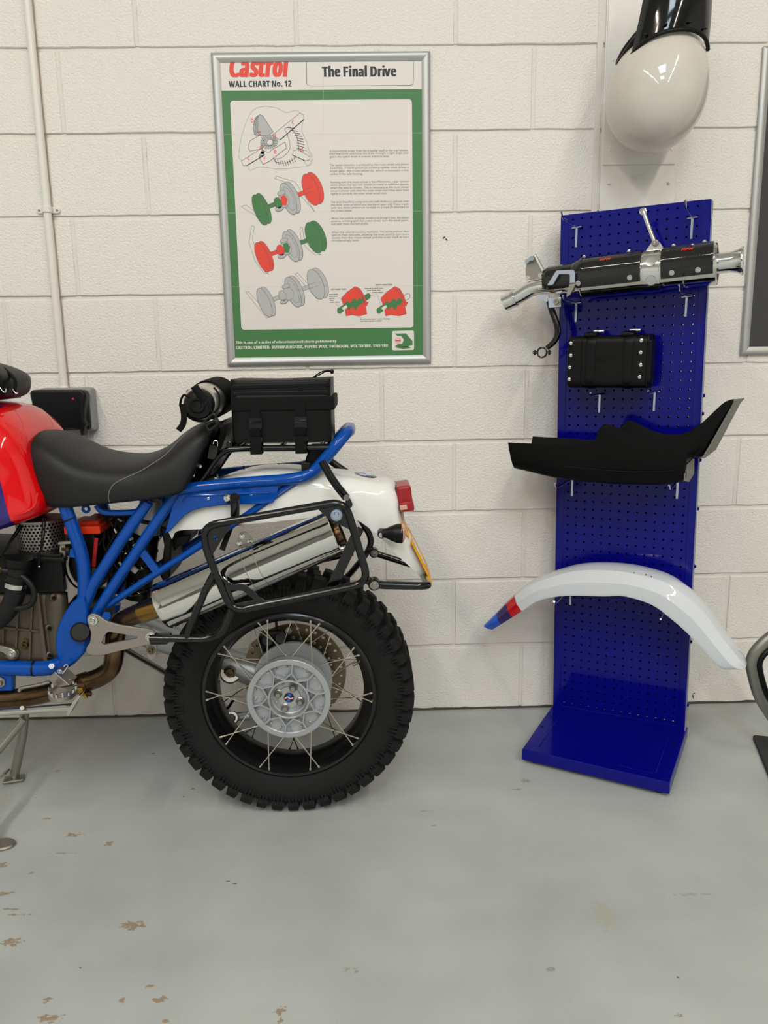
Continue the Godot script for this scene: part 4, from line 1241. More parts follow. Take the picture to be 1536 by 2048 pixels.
func disc_ring(c: Vector3, z: float, r0: float, r1: float, n: int) -> MB:
	# a ring with two staggered rows of drilled holes
	var m := MB.new()
	var rows := 2
	for j in rows:
		var ra := lerpf(r0, r1, float(j) / rows)
		var rb := lerpf(r0, r1, float(j + 1) / rows)
		var rm := (ra + rb) / 2
		for i in n:
			var step := TAU / n
			var am := step * (i + 0.5 * j)
			for k in 8:
				var q := []
				for e in 2:
					var kk := (k + e) % 8
					var o: Vector2 = [Vector2(1, 0), Vector2(1, 1), Vector2(0, 1), Vector2(-1, 1), Vector2(-1, 0), Vector2(-1, -1), Vector2(0, -1), Vector2(1, -1)][kk]
					var ang := am + o.x * step / 2
					var rr := rm + o.y * (rb - ra) / 2
					q.append(c + Vector3(cos(ang) * rr, sin(ang) * rr, z))
					var h := Vector2.from_angle(TAU * kk / 8) * 0.0045
					var ha := am + h.x / rm
					q.append(c + Vector3(cos(ha) * (rm + h.y), sin(ha) * (rm + h.y), z))
				var t := Vector3(0, 0, 0.005)
				m.quad(q[0] + t, q[2] + t, q[3] + t, q[1] + t)
				m.quad(q[0], q[1], q[3], q[2])
				m.quad(q[1], q[1] + t, q[3] + t, q[3])
				if (j == rows - 1 and k in [1, 2]) or (j == 0 and k in [5, 6]): m.quad(q[0], q[2], q[2] + t, q[0] + t)
	return m


func frame_tubes(b: Node3D, zc: float) -> void:
	var z := 0.615
	var runs := [
		["down_tube", smooth([Vector3(-0.7125, 0.8427, 0.615), Vector3(-0.7077, 0.8199, 0.615), Vector3(-0.696, 0.7717, 0.615), Vector3(-0.6859, 0.7279, 0.615), Vector3(-0.6813, 0.6886, 0.615), Vector3(-0.6828, 0.6454, 0.615), Vector3(-0.6879, 0.602, 0.615), Vector3(-0.6973, 0.5518, 0.615)]), 0.0158],
		["lower_rail", smooth([Vector3(-1.0494, 0.445, 0.615), Vector3(-0.9541, 0.4376, 0.615), Vector3(-0.8822, 0.4333, 0.615), Vector3(-0.81, 0.4302, 0.615), Vector3(-0.7757, 0.4346, 0.615), Vector3(-0.7401, 0.4532, 0.615), Vector3(-0.719, 0.472, 0.615), Vector3(-0.7026, 0.4934, 0.615), Vector3(-0.6926, 0.5238, 0.615)]), 0.0185],
		["side_tube", [Vector3(-0.6837, 0.5956, 0.615), Vector3(-0.6632, 0.6388, 0.615), Vector3(-0.5908, 0.7418, 0.615), Vector3(-0.5177, 0.839, 0.615)], 0.0135],
		["side_tube", [Vector3(-0.6734, 0.5514, 0.608), Vector3(-0.6335, 0.6111, 0.608), Vector3(-0.5335, 0.7475, 0.608), Vector3(-0.4529, 0.8568, 0.608)], 0.0128],
		["subframe_stay", [Vector3(-0.6398, 0.5809, 0.6), Vector3(-0.5311, 0.6503, 0.6), Vector3(-0.3978, 0.7318, 0.6), Vector3(-0.2945, 0.797, 0.6), Vector3(-0.1946, 0.8638, 0.6), Vector3(-0.1584, 0.8858, 0.6)], 0.0085],
		["seat_loop", bend([Vector3(-0.6391, 0.8324, 0.612), Vector3(-0.629, 0.8143, 0.612), Vector3(-0.5918, 0.8123, 0.612), Vector3(-0.5509, 0.8128, 0.612), Vector3(-0.5291, 0.8219, 0.612), Vector3(-0.5136, 0.842, 0.612)], 0.02), 0.0072]]
	for r in runs:
		part(r[0], MB.new().tube(r[1], r[2], 14), M.blue_frame_enamel, b)
		part(r[0], MB.new().tube(mir(r[1], zc), r[2], 12), M.blue_frame_enamel, b)
	# top rails and the hoop behind the luggage
	var rail := [Vector3(-0.478, 0.8588, 0.61), Vector3(-0.4261, 0.8673, 0.61), Vector3(-0.3064, 0.8782, 0.61), Vector3(-0.1705, 0.8852, 0.61)]
	var up := [Vector3(-0.1714, 0.8837, 0.6), Vector3(-0.131, 0.8972, 0.6), Vector3(-0.0957, 0.9369, 0.6), Vector3(-0.0679, 0.9693, 0.6)]
	var loop: Array = rail + [up[1], up[2], up[3], Vector3(-0.0504, 0.9882, 0.58), Vector3(-0.0439, 0.99, 0.55)]
	var whole: Array = bend(loop, 0.05, 6)
	var back := mir(whole, zc)
	back.reverse()
	part("rear_hoop", MB.new().tube(whole + back, 0.0138, 14), M.blue_frame_enamel, b)
	var g := part("frame_gusset", MB.new().plate([Vector2(-0.6788, 0.6177), Vector2(-0.6907, 0.6179), Vector2(-0.7113, 0.6009), Vector2(-0.729, 0.5773), Vector2(-0.7433, 0.5537), Vector2(-0.7525, 0.5323), Vector2(-0.7586, 0.5069), Vector2(-0.7595, 0.4851), Vector2(-0.7569, 0.4619), Vector2(-0.7499, 0.4462), Vector2(-0.732, 0.4432), Vector2(-0.7126, 0.4557), Vector2(-0.6965, 0.4733), Vector2(-0.687, 0.4988), Vector2(-0.6782, 0.5433), Vector2(-0.6757, 0.585)], flat_z(0.616), 0.018, [], 0.003), M.blue_frame_enamel, b)
	part("pivot_cap", MB.new().cyl(Vector3(-0.6977, 0.5269, 0.63), Vector3(-0.6914, 0.5326, 0.646), 0.0235, 32, 0.004), M.rubber_hose, g)
	part("side_gusset", MB.new().plate([Vector2(-0.4557, 0.8447), Vector2(-0.426, 0.8669), Vector2(-0.3742, 0.8707), Vector2(-0.2798, 0.8785), Vector2(-0.2091, 0.882), Vector2(-0.2151, 0.8522), Vector2(-0.2254, 0.8307), Vector2(-0.2504, 0.8276), Vector2(-0.2941, 0.8284), Vector2(-0.3437, 0.8269), Vector2(-0.3864, 0.8229), Vector2(-0.4128, 0.8162), Vector2(-0.4348, 0.8045), Vector2(-0.4537, 0.7855), Vector2(-0.4716, 0.7664), Vector2(-0.4838, 0.7617)], flat_z(0.609), 0.006, [], 0.0015), M.blue_frame_enamel, b)
	part("gusset_fold", MB.new().tube([Vector3(-0.4363, 0.8363, 0.615), Vector3(-0.426, 0.8504, 0.615), Vector3(-0.3489, 0.8525, 0.615), Vector3(-0.232, 0.8551, 0.615)], 0.003, 8), M.blue_frame_enamel, b)
	for p in [Vector3(-0.3762, 0.8436, 0.6155), Vector3(-0.2765, 0.8525, 0.6155)]: part("rivet", MB.new().ball(p, Vector3(0.004, 0.004, 0.0015), 10), M.zinc, b)
	part("link_plate", MB.new().bar(Vector3(-0.5435, 0.7166, 0.606), Vector3(-0.5121, 0.666, 0.604), 0.019, 0.008), M.blue_frame_enamel, b)
	part("seat_bracket", MB.new().torus(Transform3D(Basis(Vector3.RIGHT, PI / 2), Vector3(-0.6688, 0.821, 0.6)), 0.0075, 0.0035, 20), M.blue_frame_enamel, b)
	part("battery_tab", MB.new().plate([Vector2(-0.7109, 0.7271), Vector2(-0.6966, 0.728), Vector2(-0.6942, 0.7034), Vector2(-0.7151, 0.7075)], flat_z(0.6), 0.012, [], 0.001), M.blue_frame_enamel, b)
	part("cable_tie", MB.new().cyl(Vector3(-0.7048, 0.8019, 0.615), Vector3(-0.7034, 0.7983, 0.615), 0.0168, 18), M.satin_black, b)
	part("cable_tie", MB.new().cyl(Vector3(-0.8257, 0.4306, 0.615), Vector3(-0.8209, 0.4305, 0.615), 0.0192, 18), M.satin_black, b)
	part("pivot_nut", MB.new().cyl(Vector3(-0.6432, 0.5556, 0.6), Vector3(-0.6353, 0.563, 0.622), 0.011, 6), M.blue_frame_enamel, b)
	# engine mount hanging from the lower rail
	part("engine_mount", MB.new().plate([Vector2(-0.9771, 0.426), Vector2(-0.8762, 0.4236), Vector2(-0.8814, 0.3756), Vector2(-0.9831, 0.3755)], flat_z(0.6), 0.02, [], 0.002), M.blue_frame_enamel, b)
	part("mount_bolt", bolt(MB.new(), Vector3(-0.9068, 0.4006, 0.622), Vector3.BACK, 0.009), M.brushed_steel, b)


func engine_bay(b: Node3D, zc: float) -> void:
	# gearbox
	var g := part("gearbox", MB.new().rbox(Transform3D(Basis(), (Vector3(-1.0235, 0.6195, 0.6) + Vector3(-0.7964, 0.4328, 0.6)) / 2.0 - Vector3(0, 0, 0.11)), Vector3(0.272, 0.186, 0.22), 0.02, true), M.cast_alloy, b)
	part("bell_cover", MB.new().rbox(Transform3D(Basis(), (Vector3(-0.7833, 0.6206, 0.604) + Vector3(-0.7553, 0.4386, 0.604)) / 2.0 - Vector3(0, 0, 0.11)), Vector3(0.062, 0.188, 0.22), 0.028, true), M.cast_alloy, g)
	part("flange", MB.new().rbox(Transform3D(Basis(Vector3.BACK, 0.02), (Vector3(-0.796, 0.6133, 0.604) + Vector3(-0.8037, 0.4411, 0.604)) / 2.0 - Vector3(0, 0, 0.108)), Vector3(0.012, 0.186, 0.228), 0.004), M.cast_alloy, g)
	part("rib", MB.new().bar(Vector3(-0.8835, 0.5957, 0.602), Vector3(-0.8999, 0.4685, 0.602), 0.005, 0.01), M.cast_alloy, g)
	part("rib", MB.new().bar(Vector3(-0.8482, 0.6013, 0.602), Vector3(-0.8678, 0.4742, 0.602), 0.005, 0.01), M.cast_alloy, g)
	part("rib", MB.new().bar(Vector3(-0.8142, 0.6068, 0.602), Vector3(-0.8376, 0.4502, 0.602), 0.005, 0.01), M.cast_alloy, g)
	part("rib", MB.new().bar(Vector3(-0.9719, 0.5445, 0.602), Vector3(-0.8061, 0.5217, 0.602), 0.005, 0.01), M.cast_alloy, g)
	for p in [Vector3(-0.7832, 0.5294, 0.6), Vector3(-0.7889, 0.4599, 0.6), Vector3(-0.7648, 0.6064, 0.6)]:
		part("bolt_boss", MB.new().cyl(p - Vector3(0.008, 0, 0.01), p + Vector3(0.002, 0, 0.006), 0.009, 14, 0.003), M.cast_alloy, g)
		part("boss_bolt", bolt(MB.new(), p + Vector3(0.002, 0, 0.006), Vector3.BACK, 0.0035), M.satin_black, g)
	part("filler_plug", bolt(MB.new(), Vector3(-0.8433, 0.4891, 0.602), Vector3.BACK, 0.009), M.heat_tinted_steel, g)
	part("gear_pivot", MB.new().cyl(Vector3(-0.8819, 0.4627, 0.595), Vector3(-0.8736, 0.4693, 0.612), 0.0165, 24, 0.003), M.cast_alloy, g)
	part("gear_lever", MB.new().plate(bend([Vector2(-0.9434, 0.5085), Vector2(-0.8951, 0.4921), Vector2(-0.8696, 0.4839), Vector2(-0.8589, 0.4721), Vector2(-0.8651, 0.4594), Vector2(-0.8771, 0.4597), Vector2(-0.8945, 0.4755), Vector2(-0.9457, 0.4882)], 0.008, 4, true), flat_z(0.612), 0.008, [], 0.002), M.brushed_steel, b)
	part("lever_bolt", bolt(MB.new(), Vector3(-0.8721, 0.4724, 0.62), Vector3.BACK, 0.0045), M.polished_steel, b)
	part("engine_block", MB.new().rbox(Transform3D(Basis(), (Vector3(-1.388, 0.6373, 0.6) + Vector3(-1.0357, 0.4254, 0.6)) / 2.0 - Vector3(0, 0, 0.11)), Vector3(0.4, 0.22, 0.24), 0.02, true), M.cast_alloy, b)
	# airbox with its trunk and hose
	var a := part("airbox", MB.new().rbox(Transform3D(Basis(), (Vector3(-1.0645, 0.7172, 0.61) + Vector3(-0.7525, 0.6193, 0.61)) / 2.0 - Vector3(0, 0, 0.105)), Vector3(0.35, 0.096, 0.21), 0.006), M.satin_black, b)
	part("airbox_lid", MB.new().rbox(Transform3D(Basis(Vector3.BACK, -0.06), (Vector3(-1.0627, 0.7226, 0.612) + Vector3(-0.7413, 0.7013, 0.612)) / 2.0 - Vector3(0, 0, 0.105)), Vector3(0.356, 0.012, 0.222), 0.004), M.satin_black, a)
	part("lid_clip", MB.new().bar(Vector3(-0.7805, 0.7237, 0.62), Vector3(-0.7842, 0.6872, 0.62), 0.006, 0.005), M.satin_black, a)
	part("lid_clip_end", MB.new().ball(Vector3(-0.7828, 0.6892, 0.623), Vector3(0.004, 0.003, 0.003), 8), M.brushed_steel, a)
	part("intake_trunk", MB.new().tube(smooth([Vector3(-0.9275, 0.5488, 0.655), Vector3(-0.8909, 0.5628, 0.655), Vector3(-0.8567, 0.5879, 0.655), Vector3(-0.8343, 0.6229, 0.655), Vector3(-0.8245, 0.6603, 0.655), Vector3(-0.8183, 0.6963, 0.655)]), 0.022, 20), M.rubber_hose, b)
	part("trunk_flange", MB.new().tube([Vector3(-0.8232, 0.6804, 0.645), Vector3(-0.8195, 0.7045, 0.645), Vector3(-0.817, 0.7176, 0.645)], [0.027, 0.029, 0.031], 20), M.satin_black, b)
	part("hose_clamp", MB.new().tube([Vector3(-0.8278, 0.6507, 0.655), Vector3(-0.8249, 0.6615, 0.655)], 0.0255, 24), M.polished_steel, b)
	part("trunk_collar", MB.new().tube([Vector3(-0.8238, 0.6664, 0.655), Vector3(-0.8202, 0.6783, 0.655)], 0.0245, 24), M.rubber_hose, b)
	part("breather_hose", MB.new().tube(smooth([Vector3(-0.8884, 0.6946, 0.665), Vector3(-0.8452, 0.6925, 0.665), Vector3(-0.8153, 0.6835, 0.665), Vector3(-0.792, 0.665, 0.665), Vector3(-0.7817, 0.6419, 0.665), Vector3(-0.7865, 0.6177, 0.665), Vector3(-0.8042, 0.6035, 0.665), Vector3(-0.8357, 0.6006, 0.665)]), 0.0068, 12), M.rubber_hose, b)
	part("hose_union", MB.new().cyl(Vector3(-0.8678, 0.6942, 0.665), Vector3(-0.8509, 0.6926, 0.665), 0.0085, 6), M.brass, b)
	# perforated air filter
	var fc: Vector3 = Vector3(-0.807, 0.7446, 0.53)
	var R := 0.058
	var flat := sheet(40, 10, TAU * R / 40.0, 0.0078, 0.0031, 0.0012, true)
	for i in flat.v.size():
		var p := flat.v[i]
		var w := p.x / R
		flat.v[i] = fc + Vector3(sin(w) * (R + p.z), p.y - 0.036, cos(w) * (R + p.z))
	var fl := part("air_filter", flat, M.brushed_steel, b, Transform3D(), 0.0)
	part("filter_core", MB.new().cyl(fc - Vector3(0, 0.042, 0), fc + Vector3(0, 0.042, 0), R - 0.006, 28), M.satin_black, fl)
	part("filter_cap", MB.new().cyl(fc + Vector3(0, 0.038, 0), fc + Vector3(0, 0.044, 0), R + 0.001, 36, 0.001), M.brushed_steel, fl)
	for x in [0, 1]: part("filter_strap", MB.new().tube(smooth([Vector3(-0.7715, 0.8013, 0.6) + Vector3(0.006 * x, 0, 0), Vector3(-0.7758, 0.7613, 0.605) + Vector3(0.005 * x, 0, 0), Vector3(-0.7836, 0.72, 0.605) + Vector3(0.003 * x, 0, 0)]), 0.0017, 6), M.satin_black, b)
	for x in [0, 1]: part("cable", MB.new().tube(smooth([Vector3(-0.8363, 0.7813, 0.58) + Vector3(0.007 * x, 0, 0), Vector3(-0.8452, 0.7517, 0.62) + Vector3(0.005 * x, 0, 0), Vector3(-0.8707, 0.7112, 0.63)]), 0.0022, 6), M.satin_black, b)
	# battery and its bracket
	var p0: Vector3 = Vector3(-0.7287, 0.7558, 0.585)
	var p1: Vector3 = Vector3(-0.6622, 0.6171, 0.585)
	var bt := part("battery", MB.new().rbox(Transform3D(Basis(), (p0 + p1) / 2.0 - Vector3(0, 0, 0.065)), Vector3(p1.x - p0.x, p0.y - p1.y, 0.12), 0.004), M.satin_black, b)
	part("battery_cover", MB.new().rbox(Transform3D(Basis(), Vector3(-0.689, 0.7672, 0.59) - Vector3(-0.002, 0, 0.065)), Vector3(0.087, 0.02, 0.13), 0.004), M.orange_plastic, bt)
	part("cover_step", MB.new().rbox(Transform3D(Basis(), Vector3(-0.6743, 0.7783, 0.575) - Vector3(0, 0, 0.055)), Vector3(0.045, 0.014, 0.1), 0.003), M.orange_plastic, bt)
	part("battery_label", MB.new().bar(Vector3(-0.6565, 0.7465, 0.583), Vector3(-0.67, 0.6747, 0.583), 0.009, 0.003), M.red_label, bt)
	part("label_end", MB.new().bar(Vector3(-0.669, 0.6721, 0.583), Vector3(-0.674, 0.6421, 0.583), 0.008, 0.003), M.brushed_steel, bt)
	var bk := part("battery_bracket", MB.new().plate([Vector2(-0.7397, 0.7375), Vector2(-0.7267, 0.7372), Vector2(-0.7296, 0.7065), Vector2(-0.7353, 0.6843), Vector2(-0.7349, 0.6631), Vector2(-0.7273, 0.643), Vector2(-0.7166, 0.6289), Vector2(-0.7053, 0.6211), Vector2(-0.706, 0.6136), Vector2(-0.7163, 0.6063), Vector2(-0.7338, 0.5864), Vector2(-0.7334, 0.6167), Vector2(-0.7578, 0.6248)], flat_z(0.592), 0.004, [], 0.0008), M.plate_alloy, b)
	part("bracket_strip", MB.new().plate([Vector2(-0.7273, 0.7064), Vector2(-0.7201, 0.7063), Vector2(-0.7246, 0.6841), Vector2(-0.7228, 0.6654), Vector2(-0.715, 0.6465), Vector2(-0.702, 0.6311), Vector2(-0.7049, 0.6262), Vector2(-0.7181, 0.639), Vector2(-0.7281, 0.6592), Vector2(-0.7308, 0.6817)], flat_z(0.592), 0.004, [], 0.0008), M.plate_alloy, bk)
	part("bracket_lip", MB.new().bar(Vector3(-0.7416, 0.739, 0.596), Vector3(-0.7106, 0.7408, 0.596), 0.006, 0.014, Vector3.BACK), M.plate_alloy, bk)
	part("bracket_screw", MB.new().cyl(Vector3(-0.7339, 0.7246, 0.598), Vector3(-0.7209, 0.7246, 0.604), 0.004, 8), M.brass, bk)
	part("rubber_mount", MB.new().cyl(Vector3(-0.724, 0.7212, 0.6), Vector3(-0.7133, 0.721, 0.6), 0.011, 16, 0.002), M.rubber_hose, bk)
	# shock absorber with its reservoir
	var sh := part("shock_absorber", MB.new().tube([Vector3(-0.5616, 0.7431, 0.5), Vector3(-0.5748, 0.6682, 0.5), Vector3(-0.5975, 0.5697, 0.5)], 0.033, 20), M.satin_black, b)
	part("shock_reservoir", MB.new().tube([Vector3(-0.5376, 0.8255, 0.52), Vector3(-0.5459, 0.7803, 0.52)], 0.027, 24), M.silver_cast, sh)
	part("shock_reservoir", MB.new().tube([Vector3(-0.549, 0.7715, 0.52), Vector3(-0.5548, 0.7424, 0.52)], 0.031, 24), M.silver_cast, sh)
	part("reservoir_band", MB.new().tube([Vector3(-0.5459, 0.7803, 0.52), Vector3(-0.549, 0.7715, 0.52)], 0.029, 24), M.rubber_hose, sh)
	for i in 5:
		var p: Vector3 = Vector3(-0.5671, 0.72, 0.5).lerp(Vector3(-0.5921, 0.5895, 0.5), i / 4.0)
		part("coil", MB.new().torus(along(p, Vector3(-0.1, 1, 0)), 0.033, 0.006, 24, 8), M.gloss_black, sh)
	part("inner_mudguard", MB.new().plate([Vector2(-0.5066, 0.7705), Vector2(-0.4714, 0.7549), Vector2(-0.4818, 0.7263), Vector2(-0.4911, 0.6442), Vector2(-0.5071, 0.6254), Vector2(-0.5155, 0.6447), Vector2(-0.5004, 0.7204)], flat_z(0.45), 0.12, [], 0.004), M.satin_black, b)
	part("lower_mudguard", MB.new().plate([Vector2(-0.4871, 0.7365), Vector2(-0.4392, 0.7407), Vector2(-0.448, 0.7202), Vector2(-0.4637, 0.7102), Vector2(-0.4711, 0.7129), Vector2(-0.4846, 0.6989), Vector2(-0.4963, 0.6926)], flat_z(0.44), 0.1, [], 0.003), M.satin_black, b)
	var rng := RandomNumberGenerator.new()
	rng.seed = 12
	var core := part("electrics_box", MB.new().rbox(Transform3D(Basis(), Vector3(-0.6446, 0.7054, 0.46)), Vector3(0.09, 0.15, 0.06), 0.01), M.satin_black, b)
	for i in 12:
		var x := rng.randf_range(0.0, 1.0)
		var s: Vector3 = Vector3(-0.6559, 0.7921, 0.53).lerp(Vector3(-0.5791, 0.7906, 0.53), x)
		var e: Vector3 = Vector3(-0.6794, 0.6231, 0.54).lerp(Vector3(-0.6054, 0.6215, 0.54), rng.randf())
		var m := (s + e) / 2.0 + Vector3(rng.randf_range(-0.03, 0.03), rng.randf_range(-0.02, 0.02), rng.randf_range(-0.02, 0.03))
		part("cable", MB.new().tube(smooth([s, s.lerp(m, 0.6) + Vector3(rng.randf_range(-0.01, 0.01), 0, 0), m, e]), rng.randf_range(0.0018, 0.0042), 6), M.rubber_hose if i % 3 else M.satin_black, core)
	for p in [Vector3(-0.6044, 0.7848, 0.56), Vector3(-0.6175, 0.7578, 0.56), Vector3(-0.599, 0.7474, 0.56), Vector3(-0.5817, 0.7371, 0.56), Vector3(-0.5989, 0.7035, 0.56), Vector3(-0.6121, 0.6747, 0.56), Vector3(-0.623, 0.647, 0.56), Vector3(-0.5842, 0.6893, 0.56), Vector3(-0.5732, 0.7219, 0.56)]:
		part("cable_end", MB.new().rbox(Transform3D(Basis(Vector3.BACK, p.x * 40.0), p), Vector3(0.006, 0.013, 0.006), 0.002), M.polished_steel if int(p.x * 997) % 2 else M.grey_plastic, core)
	part("frame_clip", MB.new().bar(Vector3(-0.5801, 0.6578, 0.57), Vector3(-0.5721, 0.6665, 0.57), 0.016, 0.01), M.clear_lens, core)
	part("gearbox_rear", MB.new().tube([Vector3(-0.7252, 0.5458, 0.5), Vector3(-0.6753, 0.5353, 0.5)], 0.06, 20), M.satin_black, b)


func tail(b: Node3D, zc: float) -> void:
	var prof := [Vector2(0.98, 0), Vector2(1.0, 0.2), Vector2(1.0, 0.45), Vector2(0.98, 0.65), Vector2(0.92, 0.8), Vector2(0.8, 0.91), Vector2(0.6, 0.965), Vector2(0.35, 0.99), Vector2(0, 1)]
	var top := smooth([Vector3(-0.4869, 0.7761, 0.505), Vector3(-0.4556, 0.8187, 0.505), Vector3(-0.4063, 0.8556, 0.505), Vector3(-0.3431, 0.882, 0.505), Vector3(-0.2694, 0.8994, 0.505), Vector3(-0.2114, 0.9009, 0.505), Vector3(-0.1585, 0.8962, 0.505), Vector3(-0.108, 0.8891, 0.505), Vector3(-0.0524, 0.8818, 0.505), Vector3(0.0057, 0.8695, 0.505), Vector3(0.064, 0.8533, 0.505), Vector3(0.0732, 0.7858, 0.505), Vector3(0.0842, 0.747, 0.505), Vector3(0.1066, 0.7078, 0.505), Vector3(0.1329, 0.6523, 0.505), Vector3(0.1493, 0.6097, 0.505)], 3)
	var bot := smooth([Vector3(-0.4757, 0.7407, 0.6), Vector3(-0.4588, 0.7624, 0.6), Vector3(-0.404, 0.7662, 0.6), Vector3(-0.3384, 0.7735, 0.6), Vector3(-0.2621, 0.7781, 0.6), Vector3(-0.2061, 0.7831, 0.6), Vector3(-0.1511, 0.7894, 0.6), Vector3(-0.0938, 0.7956, 0.6), Vector3(-0.0404, 0.7872, 0.6), Vector3(-0.0027, 0.7621, 0.6), Vector3(0.0327, 0.7281, 0.6), Vector3(0.0552, 0.7029, 0.6), Vector3(0.0755, 0.6801, 0.6), Vector3(0.0958, 0.6584, 0.6), Vector3(0.1163, 0.6366, 0.6), Vector3(0.1296, 0.6225, 0.6)], 3)
	var wid := smooth([Vector2(0.078, 0), Vector2(0.084, 0), Vector2(0.088, 0), Vector2(0.09, 0), Vector2(0.09, 0), Vector2(0.09, 0), Vector2(0.092, 0), Vector2(0.094, 0), Vector2(0.094, 0), Vector2(0.09, 0), Vector2(0.085, 0), Vector2(0.082, 0), Vector2(0.078, 0), Vector2(0.07, 0), Vector2(0.058, 0), Vector2(0.04, 0)], 3)
	var rows := []
	for i in top.size(): rows.append(ring_of(bot[i], top[i], zc, wid[i].x, prof))
	var fm := MB.new().shell(rows, 0.0035)
	part("rear_mudguard", fm, M.white_paint, b, Transform3D(), 50.0)
	var em := Transform3D(Basis(Vector3.BACK, -0.2), Vector3(-0.0079, 0.8722, 0.505) + Vector3(0, 0.002, 0))
	var e := part("round_badge", MB.new().lathe([Vector2(0, -0.002), Vector2(0.03, -0.002), Vector2(0.0305, 0.001), Vector2(0.0285, 0.0025), Vector2(0, 0.003)], em, 32), M.gloss_black, b)
	for i in 4:
		var q := [Vector2.ZERO]
		for j in 9: q.append(Vector2.from_angle(TAU * (i + j / 8.0) / 4) * 0.0195)
		part("badge_quarter", MB.new().plate(q, em * Transform3D(Basis(Vector3.RIGHT, -PI / 2), Vector3(0, 0.0028, 0)), 0.0006), M.emblem_blue if i % 2 else M.emblem_white, e)
	# tail lamp, plate lamp bracket, number plate
	var tl := part("tail_lamp", MB.new().rbox(Transform3D(Basis(Vector3.BACK, 0.11), Vector3(0.0851, 0.8357, 0.53)), Vector3(0.036, 0.046, 0.1), 0.008, true), M.red_lens, b)
	part("lamp_step", MB.new().rbox(Transform3D(Basis(Vector3.BACK, 0.11), Vector3(0.0905, 0.8099, 0.54)), Vector3(0.034, 0.024, 0.1), 0.004), M.red_lens, tl)
	part("clear_window", MB.new().rbox(Transform3D(Basis(Vector3.BACK, 0.11), Vector3(0.082, 0.8086, 0.565)), Vector3(0.018, 0.012, 0.055), 0.002), M.pale_lens, tl)
	part("lamp_gasket", MB.new().rbox(Transform3D(Basis(Vector3.BACK, 0.11), Vector3(0.0693, 0.8217, 0.52)), Vector3(0.005, 0.066, 0.104), 0.002), M.satin_black, tl)
	part("plate_post", MB.new().tube([Vector3(0.0802, 0.7912, 0.52), Vector3(0.0812, 0.7733, 0.52), Vector3(0.0835, 0.7503, 0.52)], 0.005, 10), M.clear_lens, b)
	part("plate_backing", MB.new().bar(Vector3(0.0733, 0.7745, 0.5), Vector3(0.0956, 0.7302, 0.5), 0.15, 0.004, Vector3(0.9, 0.44, 0)), M.yellow_plate, b)
	part("number_plate", MB.new().bar(Vector3(0.1019, 0.7197, 0.5), Vector3(0.1498, 0.6189, 0.5), 0.178, 0.004, Vector3(0.9, 0.44, 0)), M.yellow_plate, b)
	part("plate_screw", bolt(MB.new(), Vector3(0.1273, 0.6798, 0.55), Vector3(0.9, 0.44, 0), 0.003), M.yellow_plate, b)
	# turn signal
	var x0: Vector3 = Vector3(0.028, 0.7507, 0.612)
	var x1: Vector3 = Vector3(0.0733, 0.7574, 0.64)
	var ts := part("turn_signal", MB.new().lathe([Vector2(0, -0.004), Vector2(0.010, -0.002), Vector2(0.012, 0.008), Vector2(0.017, 0.018), Vector2(0.0225, 0.032), Vector2(0.0235, 0.046), Vector2(0, 0.047)], along(Vector3(0.0311, 0.7583, 0.64), Vector3(1, -0.05, 0)), 24), M.satin_black, b)
	part("signal_lens", MB.new().lathe([Vector2(0, 0), Vector2(0.023, 0), Vector2(0.022, 0.006), Vector2(0.012, 0.0105), Vector2(0, 0.012)], along(x1, Vector3(1, -0.05, 0)), 24), M.pale_lens, ts)
	part("signal_stalk", MB.new().cyl(x0 - Vector3(0, 0, 0.02), x0 + Vector3(0, 0, 0.014), 0.0095, 14, 0.002), M.satin_black, ts)
	part("signal_screw", bolt(MB.new(), x0 + Vector3(0, 0, 0.014), Vector3.BACK, 0.0045), M.polished_steel, ts)
	# little pegs on top of the mudguard
	for p in [Vector3(-0.3134, 0.8928, 0.47), Vector3(-0.2253, 0.8975, 0.47)]: part("mudguard_peg", MB.new().cyl(p - Vector3(0, 0.01, 0), p + Vector3(-0.001, 0.007, 0), 0.002, 8), M.satin_black, b)


